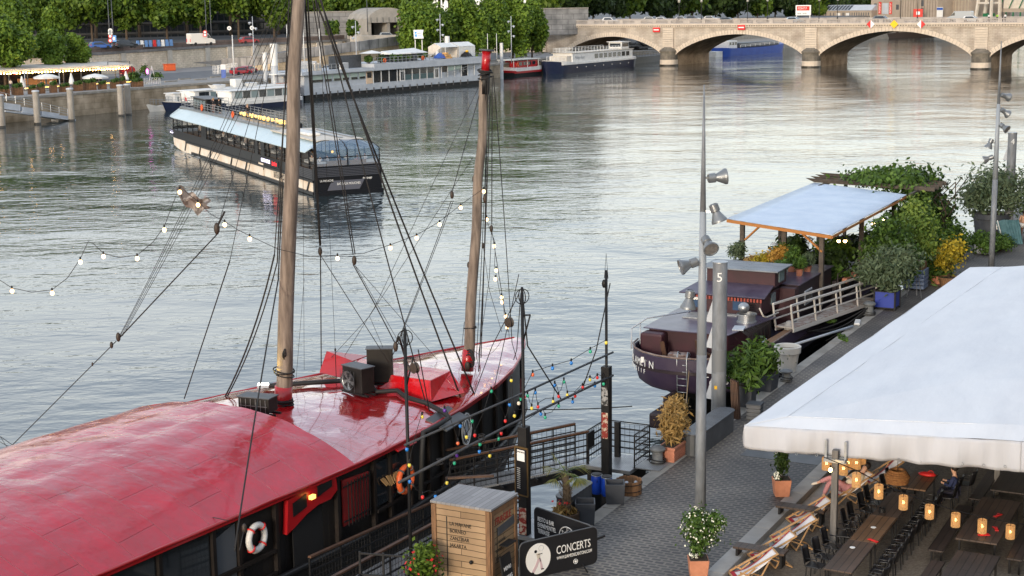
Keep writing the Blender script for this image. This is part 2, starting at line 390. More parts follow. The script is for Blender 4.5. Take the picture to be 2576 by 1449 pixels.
FB = [(-150,98),(-110,165),(-85,205),(-67,237),(-57,255),(-45,272),(-30,294),(-14,318),(-3.7,335),(8,360),(17,388),(30,412)]   # foot of the lower quay wall
M_fq = brickmat('far_quay_wall', (.46,.39,.3), (.4,.33,.25), (.3,.25,.18), 2.2, .9, .03, .9, 'xz', .0, dirt=(.45,.42,.36))
def off(pts, d):
 out = []
 for i, p in enumerate(pts):
  a_ = pts[max(i-1, 0)]; b_ = pts[min(i+1, len(pts)-1)]; e = Vector((b_[0]-a_[0], b_[1]-a_[1])).normalized()
  out.append((p[0]-e.y*d, p[1]+e.x*d))
 return out
def fz(i): return 3.6 if i < 7 else (3.4 if i == 7 else 3.1)
r = bpy.data.objects.new('far_quay', None); COL.objects.link(r); r['kind'] = 'structure'
F1 = off(FB, .9); F2 = off(FB, 1.0)
b = MB()
n_ = len(FB)
for i in range(n_-1):
 b.add([(*FB[i], -2), (*FB[i+1], -2), (*FB[i+1], fz(i+1)-.35), (*FB[i], fz(i)-.35)], [(0,1,2,3)])
b.build('river_wall', M_fq, r)
b = MB()
FE = off(FB, -.12)
for i in range(n_-1):
 b.add([(*FE[i], fz(i)-.35), (*FE[i+1], fz(i+1)-.35), (*FE[i+1], fz(i+1)), (*FE[i], fz(i)), (*F1[i], fz(i)), (*F1[i+1], fz(i+1))], [(0,1,2,3),(3,2,5,4)])
b.build('coping', M_cap, r)
b = MB()
FB3 = off(FB, 75)
for i in range(n_-1):
 b.add([(*F1[i], fz(i)-.004), (*F1[i+1], fz(i+1)-.004), (*FB3[i+1], fz(i+1)-.004), (*FB3[i], fz(i)-.004)], [(0,1,2,3)])
b.build('paving', M_pale, r)
b = MB()   # asphalt strip on the port
A1 = off(FB, 13); A2 = off(FB, 34)
for i in range(2, n_-1):
 b.add([(*A1[i], fz(i)+.004), (*A1[i+1], fz(i+1)+.004), (*A2[i+1], fz(i+1)+.004), (*A2[i], fz(i)+.004)], [(0,1,2,3)])
b.build('asphalt', M_asph, r)
b = MB(); K1 = off(FB, 12); K2 = off(FB, 8)
for i in range(3, n_-1):
 for t in (.05, .37, .7):
  for K in (K1, K2):
   p0_ = Vector(K[i]).lerp(Vector(K[i+1]), t); p1_ = Vector(K[i]).lerp(Vector(K[i+1]), t+.13); z = fz(i)*(1-t)+fz(i+1)*t
   b.beam((*p0_, z+.1), (*p1_, z+.1), .35, .2)
b.build('kerb', M_cap, r)
M_rubble = brickmat('rubble_wall', (.84,.74,.6), (.76,.66,.53), (.66,.57,.45), .6, .45, .05, .95, 'xz', .02, dirt=(.8,.77,.72), warp=.5, wn=1.5)
M_para = brickmat('brown_parapet', (.2,.145,.12), (.16,.12,.1), (.1,.08,.07), 2.5, 1.2, .04, .9, 'xz', 0, dirt=(.6,.6,.6))
UZ = 7.9
UW = [G(-200, 150, UZ), G(222, 133, UZ), G(533, 114, UZ), G(700, 106, UZ), G(860, 99, UZ), G(1120, 86, UZ+.3)]
UW = [(p[0], p[1]) for p in UW]; UW += [(20, 420), (30, 440)]
r = thing('retaining_wall', 'long pale rubble stone wall holding up the upper road behind the far port', 'wall')
b = MB()
for i in range(len(UW)-1): b.add([(*UW[i], 2.5), (*UW[i+1], 2.5), (*UW[i+1], UZ-.5), (*UW[i], UZ-.5)], [(0,1,2,3)])
b.build('stone_face', M_rubble, r)
b = MB(); UO = off(UW, -.25); UI = off(UW, .4)
for i in range(len(UW)-1): b.add([(*UO[i], UZ-.5), (*UO[i+1], UZ-.5), (*UO[i+1], UZ), (*UO[i], UZ), (*UI[i], UZ), (*UI[i+1], UZ)], [(0,1,2,3),(3,2,5,4)])
b.build('coping', mat('grey_cornice', (.24,.23,.22), .9, col2=(.16,.155,.15), ns=.6), r)
b = MB(); UP = off(UW, .1)
for i in range(len(UW)-1):
 a_, c_ = UP[i], UP[i+1]; a2, c2 = UI[i], UI[i+1]
 b.add([(*a_, UZ+.003), (*c_, UZ+.003), (*c_, UZ+1.0), (*a_, UZ+1.0), (*a2, UZ+1.0), (*c2, UZ+1.0), (*a2, UZ), (*c2, UZ)], [(0,1,2,3),(3,2,5,4),(4,5,7,6)])
b.build('parapet', M_para, r)
b = MB()
for t in (.25, .62, .95):
 for i in (1, 2, 3):
  P_ = Vector(UW[i]).lerp(Vector(UW[i+1]), t); e = (Vector(UW[i+1])-Vector(UW[i])).normalized()
  b.beam((*(P_-e*.9), 5), (*(P_+e*.9), 5), .5, 4.9)
b.build('buttress', M_offw, r)
b = MB(); U2 = off(UW, 140)
for i in range(len(UW)-1): b.add([(*UI[i], UZ+.2), (*UI[i+1], UZ+.2), (*U2[i+1], UZ+.2), (*U2[i], UZ+.2)], [(0,1,2,3)])
tag(b.build('road', M_asph), kind='structure')
r = thing('ramp_wall', 'stained grey stone wall along the ramp climbing behind the houseboat restaurant', 'wall')
RW = [(G(560, 172, 3.7), 3.7), (G(640, 165, 4.5), 4.5), (G(700, 158, 5.1), 5.1), (G(817, 139, 6.2), 6.2), (G(900, 128, 6.7), 6.7), (G(960, 119, 7.0), 7.), (G(1021, 111, 7.3), 7.3), (G(1090, 108, 7.4), 7.4)]
b = MB(); b2 = MB(); b3 = MB()
RW = [((p[0], p[1]), z) for p, z in RW]
for i in range(len(RW)-1):
 (p0_, z0_), (p1_, z1_) = RW[i], RW[i+1]
 b2.add([(*p0_, 2.5), (*p1_, 2.5), (*p1_, z1_), (*p0_, z0_)], [(0,1,2,3)])
 h0, h1 = 1.9, 1.5
 b.add([(p0_[0]+.1, p0_[1]-.15, z0_), (p1_[0]+.1, p1_[1]-.15, z1_), (p1_[0]+.1, p1_[1]-.15, z1_+h0), (p0_[0]+.1, p0_[1]-.15, z0_+h0),
     (p1_[0]-.3, p1_[1]+.4, z1_+h0), (p0_[0]-.3, p0_[1]+.4, z0_+h0), (p1_[0]-.3, p1_[1]+.4, z1_+.6), (p0_[0]-.3, p0_[1]+.4, z0_+.6)], [(0,1,2,3),(3,2,4,5),(5,4,6,7)])
 b3.add([(p0_[0]-.3, p0_[1]+.4, z0_+.6), (p1_[0]-.3, p1_[1]+.4, z1_+.6), (p1_[0]-8, p1_[1]+9, z1_+.9), (p0_[0]-8, p0_[1]+9, z0_+.9)], [(0,1,2,3)])
b.build('parapet', brickmat('stained_parapet', (.42,.4,.38), (.36,.345,.33), (.13,.125,.12), 1.6, 3, .05, .9, 'xz', 0, dirt=(.45,.45,.45)), r)
b2.build('stone_face', brickmat('yellow_stone', (.62,.5,.35), (.55,.44,.31), (.4,.32,.22), 1., .42, .03, .9, 'xz', .02, dirt=(.7,.66,.6)), r)
tag(b3.build('ramp_road', M_asph), kind='structure')
# stone bridge
B0 = Vector((40, 387)); BD = Vector((.849, -.528)); BN = Vector((.528, .849)); BRZ = atan2(BD.y, BD.x)
def BT(u, y=0, v=60):      # metres along the bridge where the sight line at image column u meets its face
 d = ray(u, v); P = B0+BN*y
 det = BD.x*(-d[1])-(-d[0])*BD.y; t = ((-P.x)*(-d[1])-(-d[0])*(-P.y))/det
 return t
def BW(t, y, z): p = B0+BD*t+BN*y; return (p.x, p.y, z)
def bz(u, v, y=0):
 t = BT(u, y, v); return D(u, v, BW(t, y, 0)[1])[2]
M_ash = brickmat('bridge_ashlar', (.56,.5,.43), (.48,.43,.37), (.33,.29,.25), 1.1, .36, .025, .9, 'xz', .02, dirt=(.66,.62,.58))
M_vou = mat('voussoir_stone', (.62,.53,.43), .9, col2=(.52,.445,.365), ns=.9)
M_sof = brickmat('soffit_brick', (.5,.38,.26), (.42,.31,.21), (.28,.21,.14), .5, .18, .02, .95, 'yz', .0, dirt=(.5,.46,.42))
M_dst = mat('weathered_stone', (.1,.09,.075), .95, col2=(.2,.175,.14), ns=.7, bump=.02)
M_bal = mat('balustrade_stone', (.48,.43,.39), .85, col2=(.37,.33,.3), ns=.5)
M_joint = mat('dark_joint', (.13,.105,.08), .95)
br = thing('bridge', 'pale stone arch bridge with voussoir rings and a balustrade crossing the river', 'bridge', (B0.x, B0.y, 0), BRZ)
piers = [0., BT(2042), BT(2471), BT(2471)+36]; PWD = 1.9
arches = [(BT(1421), piers[0]-PWD, bz(1556, 92)), (piers[0]+PWD, piers[1]-PWD, bz(1876, 86)), (piers[1]+PWD, piers[2]-PWD, bz(2256, 78)), (piers[2]+PWD, piers[3]-PWD, bz(1876, 86)+.2)]
SPZ = 2.4; DZ = 10.25; PZ = 11.3; WID = 20.
def intr(x, a):
 x0, x1, ap = a; c = (x0+x1)/2; h = (x1-x0)/2; q = max(0, 1-((x-c)/h)**2); return SPZ+(ap-SPZ)*(.42*q**.5+.58*q)
def edge(a, n, th=0):        # points on the arch curve, offset outward by th
 x0, x1, ap = a; P = []
 for i in range(n+1):
  k = i/n; x = (x0+x1)/2-(x1-x0)/2*cos(pi*k); P.append(Vector((x, intr(x, a))))
 if not th: return P
 Q = []
 for i, p in enumerate(P):
  d = P[min(i+1, n)]-P[max(i-1, 0)]; d.normalize(); Q.append(p+Vector((-d.y, d.x))*th)
 return Q
wall = MB(); sof = MB()
for side, yy in ((0, 0.), (1, WID)):
 xs = -50.
 for a in arches:
  N = 36; E_ = edge(a, N)
  def q4(p0, p1, p2, p3):
   pp = [(p[0], yy, p[1]) for p in (p0, p1, p2, p3)]; wall.add(pp, [(0,1,2,3) if side == 0 else (3,2,1,0)])
  q4((xs, -2), (a[0], -2), (a[0], DZ), (xs, DZ))
  for i in range(N): q4(E_[i], E_[i+1], (E_[i+1].x, DZ), (E_[i].x, DZ))
  xs = a[1]
 q4((xs, -2), (xs+60, -2), (xs+60, DZ), (xs, DZ))
for a in arches:
 E_ = edge(a, 30); E_ = [Vector((a[0], -1))]+E_+[Vector((a[1], -1))]
 for i in range(len(E_)-1):
  sof.add([(E_[i].x, .01, E_[i].y), (E_[i+1].x, .01, E_[i+1].y), (E_[i+1].x, WID-.01, E_[i+1].y), (E_[i].x, WID-.01, E_[i].y)], [(0,3,2,1)])
 vou = MB(); NV = 47; A_ = edge(a, NV*4);
 L = [0]
 for i in range(NV*4): L.append(L[-1]+(A_[i+1]-A_[i]).length)
 def at(s_):
  for i in range(NV*4):
   if L[i+1] >= s_: break
  k = (s_-L[i])/(L[i+1]-L[i]+1e-9); p = A_[i].lerp(A_[i+1], min(1, k)); d = (A_[i+1]-A_[i]).normalized(); return p, Vector((-d.y, d.x))
 for k in range(NV):
  g = .06; p, n_1 = at(L[-1]*(k)/NV+g); p2, n2 = at(L[-1]*(k+1)/NV-g); th = 1.0 if k % 2 else 1.12
  pts = [p, p2, p2+n2*th, p+n_1*th]
  vou.plate([(q.x, -.09, q.y) for q in pts], (0, .1, 0))
 vou.build('voussoir_ring', M_vou, br)
wall.build('spandrel_wall', M_ash, br); sof.build('soffit', M_sof, br)
X0, X1 = -50, piers[3]+60
b = MB(); b.box(X0, X1, 0, WID, DZ-.6, DZ+.05); b.build('deck', M_asph, br)
b = MB(); b.box(X0, X1, -.42, -.002, 9.92, DZ-.02); b.box(X0, X1, -.3, -.002, 9.45, 9.6)
x = X0
while x < X1:
 b.box(x, x+.3, -.34, -.02, 9.62, 9.9); x += .62
b.build('cornice', M_vou, br)
def balustrade(y, name):
 b = MB(); b.box(X0, X1, y, y+.36, DZ-.01, DZ+.2); b.box(X0, X1, y-.03, y+.39, PZ-.17, PZ)
 x = X0; i = 0
 while x < X1:
  wide = 1.0 if i % 3 else 1.9
  b.box(x, x+wide, y+.02, y+.34, DZ+.2, PZ-.17)
  for k in range(9):
   xx = x+wide+.16+k*.34; b.box(xx, xx+.17, y+.08, y+.28, DZ+.2, PZ-.17)
  x += wide+3.2; i += 1
 b.build(name, M_bal, br)
balustrade(-.36, 'balustrade'); balustrade(WID, 'balustrade')
for t in piers+[arches[0][0]-7.0]:
 land = t < -20
 b = MB(); z = 4.3 if not land else 3.2
 while z < 9.3:
  b.box(t-1.45, t+1.45, -.5, -.005, z, z+.5); z += .56
 b.build('pilaster', M_vou, br, bevel=.04)
 if land: continue
 pts = [(t-PWD-.25, 1.0)]+[(t-(PWD+.25)*cos(pi*i/8), 0-.4-2.4*sin(pi*i/8)*.8) for i in range(9)]+[(t+PWD+.25, 1.0)]
 b = MB(); b.prism(pts, -2, .35); b.prism([(t+(p[0]-t)*1.06, p[1]*1.04 if p[1] < 0 else p[1]) for p in pts], -2, -0.02); b.build('footing', mat('wet_stone', (.035,.03,.022), .5) if 'wet_stone' not in MT else MT['wet_stone'], br)
 pts2 = [(t+(p[0]-t)*.96, p[1]*.96 if p[1] < 0 else p[1]) for p in pts]
 MB().prism(pts2, .35, 1.5).build('cutwater_base', M_vou, br)
 b = MB(); b.prism([(t+(p[0]-t)*.93, p[1]*.93 if p[1] < 0 else p[1]) for p in pts], 1.5, 3.4); b.prism([(t+(p[0]-t)*1.02, p[1]*1.02 if p[1] < 0 else p[1]) for p in pts], 3.4, 3.75)
 top = [(t+(p[0]-t)*.5, p[1]*.5 if p[1] < 0 else p[1]) for p in pts]
 n_ = len(pts); b.add([(p[0], p[1], 3.75) for p in pts]+[(p[0], p[1], 4.6) for p in top], [tuple(range(n_, 2*n_))]+[(i, i+1, n_+i+1, n_+i) for i in range(n_-1)])
 b.build('cutwater', M_dst, br)
def board(u, v, name, lab, shape, cols):
 t = BT(u, -.5, v); z = bz(u, v, -.5)
 o = thing(name, lab, 'sign', BW(t, -.5, z), BRZ, 'navigation boards on the bridge')
 if shape == 'bar':
  MB().box(-.95, .95, -.05, .03, -.6, .6).build('plate', cols[0], o); MB().box(-.7, .7, -.07, -.052, -.14, .14).build('bar', cols[1], o)
 else:
  s_ = .98
  MB().plate([(-s_, 0, 0), (0, 0, -s_), (0, 0, s_)], (0, .05, 0)).build('left_half' if cols[0] != cols[1] else 'half', cols[0], o)
  MB().plate([(0, 0, -s_), (s_, 0, 0), (0, 0, s_)], (0, .05, 0)).build('right_half' if cols[0] != cols[1] else 'half', cols[1], o)
M_sred = mat('sign_red', (.6,.02,.02), .5); M_swhite = mat('sign_white', (.8,.8,.78), .5); M_syel = mat('sign_yellow', (.85,.5,.0), .5)
board(1651, 75, 'no_entry_board', 'red board with white bar above the arch nearest the left bank', 'bar', (M_sred, M_swhite))
board(1865, 69, 'no_entry_board', 'red board with white bar above the second bridge arch', 'bar', (M_sred, M_swhite))
board(2190, 61, 'diamond_board', 'diamond board red on its left half, left of the yellow diamond', 'd', (M_sred, M_swhite))
board(2249, 61, 'diamond_board', 'plain yellow diamond board over the middle of the bridge arch', 'd', (M_syel, M_syel))
board(2317, 61, 'diamond_board', 'diamond board red on its right half, right of the yellow diamond', 'd', (M_swhite, M_sred))
l0 = thing('bridge_lamp', '', 'street lamp', (0,0,0), 0, 'black lamp posts on the bridge')
MB().lathe([(.22,0),(.22,.5),(.14,.9),(.09,1.2),(.07,5.0),(.05,5.1)], n=8).build('post', M_iron, l0, True)
MB().lathe([(.1,0),(.3,.12),(.36,.7),(.12,.95),(.04,1.2)], (0,0,5.1), 8).build('lantern', mat('lantern_glass', (.35,.34,.3), .3), l0, 60)
for i, u in enumerate([1708, 1764, 1880, 1930, 2060, 2106, 2265, 2307, 2487, 2521]):
 y = 1.2 if i % 2 == 0 else WID-1.5
 lab = f'black lamp post on the bridge, {ORD[i]} counted from the left bank'
 if i == 0: o = l0; o.location = BW(BT(u, y), y, DZ+.05); o['label'] = lab
 else: dup(l0, BW(BT(u, y), y, DZ+.05), label=lab)
# vehicles
def car(kind, col, name='parked_car', label='', loc=(0,0,0), rz=0, group=None, cat='car'):
 key = f'car_paint_{col}'
 mt = MT.get(key) or mat(key, col, .25, coat=.6)
 o = thing(name, label, cat, loc, rz, group)
 if kind == 'van': L, H, Wd = 5.6, 2.45, 2.0; prof = [(-2.8,.35),(-2.8,2.35),(-2.6,2.45),(1.2,2.45),(2.0,1.35),(2.75,1.1),(2.8,.35)]; win = [(1.0,1.45),(1.95,1.4),(1.25,2.15),(1.0,2.15)]
 elif kind == 'suv': L, H, Wd = 4.4, 1.62, 1.82; prof = [(-2.2,.3),(-2.2,.95),(-1.85,1.55),(-1.5,1.62),(.35,1.6),(1.0,1.0),(2.1,.82),(2.2,.3)]; win = [(-1.75,1.0),(-1.5,1.48),(.3,1.48),(.82,1.0)]
 else: L, H, Wd = 4.1, 1.46, 1.74; prof = [(-2.05,.28),(-2.05,.85),(-1.75,1.36),(-1.3,1.45),(.2,1.44),(.95,.92),(1.95,.76),(2.05,.28)]; win = [(-1.6,.92),(-1.35,1.32),(.15,1.34),(.75,.92)]
 b = MB(); n = len(prof); hw = Wd/2
 def wd(z): return hw*(1-.2*max(0, (z-.95)/max(H-.95, .1))) if kind != 'van' else hw*(1-.06*max(0, (z-1)/1.5))
 vs = [(p[0], -wd(p[1]), p[1]) for p in prof]+[(p[0], wd(p[1]), p[1]) for p in prof]
 b.add(vs, [tuple(range(n)), tuple(range(2*n-1, n-1, -1))]+[(i, n+i, n+(i+1) % n, (i+1) % n) for i in range(n)])
 b.build('body', mt, o, bevel=.06)
 g = MB()
 for s_ in (-1, 1):
  pts = [(p[0], s_*(wd(p[1])+.012), p[1]) for p in win]; g.add(pts, [(0,1,2,3)])
 if kind == 'van': g.add([(1.28,-.82,2.3),(1.28,.82,2.3),(1.98,.88,1.42),(1.98,-.88,1.42)], [(0,1,2,3)])
 else:
  a_, c_ = prof[4], prof[5]; r_, q_ = prof[2], prof[1]
  for (A_, B_) in ((a_, c_), (r_, q_)):
   sgn = .015 if A_ is a_ else -.015
   g.add([(A_[0]+sgn+(.06 if sgn > 0 else 0), -wd(A_[1])*.9, A_[1]-.04+.015), (A_[0]+sgn+(.06 if sgn > 0 else 0), wd(A_[1])*.9, A_[1]-.04+.015), (B_[0]+sgn, wd(B_[1])*.88, B_[1]+.03), (B_[0]+sgn, -wd(B_[1])*.88, B_[1]+.03)], [(0,1,2,3)])
 g.build('window', M_glassd, o)
 for sx in (-.62, .62):
  for sy in (-1, 1):
   MB().lathe([(.32,-.1),(.33,.1)], (sx*L/2, sy*(hw-.08), .33), 12, ax=(0,1,0)).build('wheel', M_rubber, o)
 for sy in (-1, 1):
  MB().box(L/2-.06, L/2+.012, sy*hw*.72-.16, sy*hw*.72+.16, .62, .76).build('headlight', M_white, o)
  MB().box(-L/2-.012, -L/2+.06, sy*hw*.78-.12, sy*hw*.78+.12, .7, .95 if kind != 'van' else 1.4).build('tail_light', M_sred, o)
 return o
GB = 'cars crossing the bridge'
for (u, kind, col, lab, y, fl) in [
 (1832, 'hatch', (.05,.06,.07), 'dark hatchback on the bridge between the second pair of lamps', 5, 0),
 (2000, 'hatch', (.35,.42,.5), 'pale blue car on the bridge below the red and white shop board', 5, 0),
 (2220, 'suv', (.12,.13,.14), 'dark grey car on the bridge below the beige shop building', 5, 0),
 (2415, 'van', (.3,.33,.36), 'silver grey van crossing the bridge behind a white car', 9, 1),
 (2446, 'hatch', (.6,.62,.63), 'white car crossing the bridge in front of the silver van', 4, 0),
 (1537, 'suv', (.65,.65,.66), 'white car at the left end of the bridge near the plane trees', 6, 0)]:
 car(kind, col, 'car', lab, BW(BT(u, y), y, DZ+.06), BRZ+(pi if fl else 0), GB)
# far bank beyond the bridge
FB2 = [(30,412),(45,428),(70,470),(100,520),(140,590),(190,665),(280,760),(420,900),(700,1200)]
r = bpy.data.objects.new('upstream_bank', None); COL.objects.link(r); r['kind'] = 'structure'
b = MB(); b2 = MB(); E2 = off(FB2, 14); E3 = off(FB2, 15); E4 = off(FB2, 500)
for i in range(len(FB2)-1):
 b.add([(*FB2[i], -1), (*FB2[i+1], -1), (*FB2[i+1], 2.6), (*FB2[i], 2.6), (*E2[i], 3.0), (*E2[i+1], 3.0), (*E2[i+1], 8.6), (*E2[i], 8.6)], [(0,1,2,3),(3,2,5,4),(4,5,6,7)])
 b2.add([(*E2[i], 8.6), (*E2[i+1], 8.6), (*E4[i+1], 9.2), (*E4[i], 9.2)], [(0,1,2,3)])
b.build('embankment', M_cap, r); b2.build('embankment_road', M_asph, r)
def along(P, dist):     # point at a distance along a polyline, with direction
 for i in range(len(P)-1):
  a_, c_ = Vector(P[i]), Vector(P[i+1]); l = (c_-a_).length
  if dist <= l or i == len(P)-2: return a_.lerp(c_, dist/l), (c_-a_).normalized()
  dist -= l
# trees
def tree(name, label, loc, h, rad, seed, lm, group=None, n=9000, ls=.5, base=.28, cat='tree', tr=.28, sub=9, wide=1.):
 o = thing(name, label, cat, loc, 0, group)
 rz = h*(1-base)/2; zc = h*base+rz
 bl = blobs((0,0,zc), (rad*wide, rad, rz), sub, seed)
 rg = random.Random(seed)
 leaves('crown', lm, o, bl, n, ls, seed)
 b = MB(); b.tube([(0,0,-.2), (rg.uniform(-.1,.1),0,h*base*.7), (rg.uniform(-.3,.3),rg.uniform(-.3,.3),h*.55), (0,0,h*.8)], tr, 7, tr*.2)
 for c_, r_ in bl[1:8]: b.tube([(0,0,h*(base*.8+rg.uniform(0,.15))), (c_[0]*.5, c_[1]*.5, (c_[2]+h*base)/2+.4), c_], tr*.4, 5, tr*.08)
 b.build('trunk', M_bark, o)
 return o
PT_ = []
GL = 'plane trees in the row along the upper road'
protos = []
for k in range(4):
 protos.append(None)
rowx = [-20, 70, 150, 232, 318, 420, 505, 600, 690, 790, 885, 980]
for i, u in enumerate(rowx):
 Y = 352+i*3.5; g_ = G(u, 112-u*.018, UZ+.2); d_ = ray(u, 80); x_ = d_[0]*Y/d_[1]
 lab = f'dark plane tree behind the upper road, {ORD[i]} from the left in its row'
 k = i % 4; h = 13.5+(i*37 % 5)*.5
 if protos[k] is None: protos[k] = tree('plane_tree', lab, (x_, Y, UZ), 13.5, 5.6, 40+k, L_plane, GL, 11000, .62, .3, tr=.35)
 else: dup(protos[k], (x_, Y, UZ), rz=i*1.3, label=lab, sc=(1, 1, h/13.5))
for i, u in enumerate([20, 130, 240, 350, 470, 580, 700, 830, 930, 1040, 1130, 1380]):
 Y = 385+i*4; d_ = ray(u, 60); x_ = d_[0]*Y/d_[1]
 lab = f'tall dark tree rising behind the roadside row, {ORD[i]} from the left'
 dup(protos[(i+1) % 4], (x_, Y, UZ+1), rz=i*2.1, label=lab, sc=(1.35, 1.35, 1.75), group='tall trees behind the roadside row')
for i in range(18):
 Y = 440+(i % 3)*14; u = 40+i*82; d_ = ray(u, 60); x_ = d_[0]*Y/d_[1]
 dup(protos[i % 4], (x_, Y, UZ+2), rz=i*1.1, label=f'tallest far dark tree at the back of the left bank, {ORD[i]} from the left', sc=(1.7, 1.7, 2.1), group='back row of tall trees')
for (u, Y, vt, r_, lab, sd, ls) in [(10, 262, 40, 4.6, 'big bright green tree at the left edge behind the lit terrace', 61, .42), (133, 272, 72, 3.0, 'round tree left of the smallest tree behind the lit terrace', 64, .38), (197, 276, 84, 2.4, 'smallest round tree beside the start of the rubble wall', 65, .36)]:
 x_ = D(u, 160, Y)[0]; zt = D(u, vt, Y)[2]
 tree('plane_tree', lab, (x_, Y, 3.6), zt-3.6, r_, sd, L_port, None, 12000, ls, .26)
tree('plane_tree', 'tall light green tree behind the leftmost big tree', (*D(35, 100, 300)[:2], UZ), 10.5, 4.4, 62, L_port, None, 9000, .45, .1)
tree('plane_tree', 'light green slender tree with its top above the two small trees', (*D(133, 100, 300)[:2], UZ), 8.8, 2.7, 63, L_port, None, 8000, .42, .1)
GP = 'row of clipped plane trees on the port left of the bridge'
for i, (u, v, wd, Y) in enumerate([(1068, 20, 4.9, 338), (1172, 15, 4.3, 346), (1232, 18, 4.1, 352), (1290, 15, 4.3, 359), (1338, 25, 3.4, 366)]):
 x_ = D(u, 135, Y)[0]; zt = D(u, v-18, Y)[2]
 tree('plane_tree', f'bright green plane tree on the port before the bridge, {ORD[i]} from the left', (x_, Y, 3.1), zt-2.6, wd*1.13, 80+i, L_port, GP, 14000, .45, .12, sub=16)
for i, (u, v0, v1, w_) in enumerate([(836, 55, 88, 1.7), (887, 58, 86, 1.6)]):
 Y = 338; p_ = D(u, v1, Y); q_ = D(u, v0, Y)
 tree('young_tree', ['young tree in front of the grey wall, the left one of the pair', 'young tree in front of the grey wall, the right one of the pair'][i], (p_[0], Y, p_[2]-.8), q_[2]-p_[2]+1.3, w_, 90+i, L_plane, 'young trees by the grey wall', 2500, .4, .2, tr=.1)
GF = 'trees beyond the bridge'
fp = [tree('bankside_tree', '', (0,0,0), 13, 6.2, 100+k, L_dark if k != 1 else L_plane, GF, 6500, .95, .22, tr=.35) for k in range(3)]
spots = []
for i, u in enumerate([1395, 1440, 1492, 1540, 1585, 1640, 1690, 1742, 1800, 1856, 1905, 1950, 1995, 2040, 2085, 2130, 2175]):
 Y = 470+i*13; v = 56-i*.3; p_ = D(u, v, Y); spots.append((p_[0], Y, p_[2]-1.5, i))
for (x_, Y, z_, i) in spots:
 lab = f'tree beyond the bridge, {ORD[i]} counted from the left end of the balustrade'
 if i < 3: o = fp[i]; o.location = (x_, Y, z_); o['label'] = lab
 else: dup(fp[i % 3], (x_, Y, z_), rz=i*1.7, label=lab, sc=(1.05+.1*(i % 3),)*2+(1.15+.08*(i % 4),))
# buildings behind
def wins(b, x0, x1, z0, z1, nx, nz, y, w=.6, h=.6, d=.05):
 for i in range(nx):
  for j in range(nz):
   cx = x0+(x1-x0)*(i+.5)/nx; cz = z0+(z1-z0)*(j+.5)/nz; hw = (x1-x0)/nx*w/2; hh = (z1-z0)/nz*h/2
   b.box(cx-hw, cx+hw, y-d, y+.02, cz-hh, cz+hh)
def house(name, label, u0, u1, vb, vt, Y0, Y1, depth, cat='building'):
 a_ = D(u0, vb, Y0); c_ = D(u1, vb, Y1); top = D(u0, vt, Y0)[2]; L_ = Vector((c_[0]-a_[0], c_[1]-a_[1]))
 o = thing(name, label, cat, (a_[0], a_[1], min(a_[2], c_[2])-2), atan2(L_.y, L_.x)); return o, L_.length, top-min(a_[2], c_[2])+2
M_office = mat('dark_office', (.03,.032,.036), .35, col2=(.05,.052,.056), ns=.3)
o, L_, h_ = house('office_building', 'long dark glazed office building hidden behind the plane trees', -60, 960, 112, 12, 400, 455, 20); h_ = 38
MB().box(0, L_, 0, 20, 0, h_).build('wall', M_office, o)
b = MB();
for k in range(6): b.box(0, L_, -.25, -.005, 1.5+k*2.6, 2.0+k*2.6)
b.build('band', mat('grey_band', (.12,.12,.12), .7, col2=(.07,.07,.07), ns=.2), o)
b = MB(); wins(b, 0, L_, 1.6, 17, 60, 6, 0, .8, .7); b.build('window', M_glassd, o)
for i in range(12):
 pass
M_gwall = brickmat('grey_stained_wall', (.3,.3,.3), (.25,.25,.25), (.14,.14,.14), 3.2, 1.3, .06, .9, 'xz', 0, dirt=(.5,.5,.5))
o, L_, h_ = house('grey_wall', 'grey stained block wall left of the arched portal', 740, 925, 88, 33, 372, 378, 1, 'wall')
MB().box(0, L_, 0, 1, 0, h_).build('stone_face', M_gwall, o); MB().box(0, L_, -.15, 1.1, h_+.003, h_+.3).build('coping', M_cap, o)
o, L_, h_ = house('grey_wall', 'grey stained block wall between the bright plane trees and the bridge', 1330, 1480, 66, 24, 395, 402, 1, 'wall')
MB().box(0, L_, 0, 1, 0, h_).build('stone_face', M_gwall, o); MB().box(0, L_, -.15, 1.1, h_+.003, h_+.3).build('coping', M_cap, o)
o, L_, h_ = house('tunnel_portal', 'low arched concrete portal with dark openings above the houseboat', 925, 1045, 75, 20, 360, 366, 12)
b = MB(); n = 16; hb = h_-3.4
b.box(0, .9, 0, 12, 0, hb); b.box(L_-.9, L_, 0, 12, 0, hb)
b.box(L_*.42, L_*.42+.7, .3, 12, 0, hb); b.box(L_*.72, L_*.72+1.2, .3, 12, 0, hb)
b.build('pillar', mat('concrete', (.33,.31,.28), .9, col2=(.25,.235,.21), ns=.6), o)
pts = [(0, 0, hb)]+[(L_, 0, hb)]+[(L_*(1-i/n), 0, hb+.9+2.5*sin(pi*(1-i/n)**.8)**.8) for i in range(n+1)]
MB().plate([(p[0], -.3, p[2]) for p in pts], (0, 12, 0)).build('arched_roof', MT['concrete'], o)
b = MB();
for i in range(8): b.box(L_*(i+.5)/8-.06, L_*(i+.5)/8+.06, -.36, -.305, hb+.1, hb+1.2)
b.build('rib', M_dgrey, o)
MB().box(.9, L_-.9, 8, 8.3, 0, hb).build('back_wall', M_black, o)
text('graffiti', 'YU RAL', 1.3, M_sred, o, (L_*.62, -.32, hb+1.1), (1,0,0), (0,0,1), .01)
car('suv', (.3,.32,.33), 'car', 'grey car driving out of the dark tunnel portal', (*D(976, 78, 358)[:2], UZ+.25), .2, None)
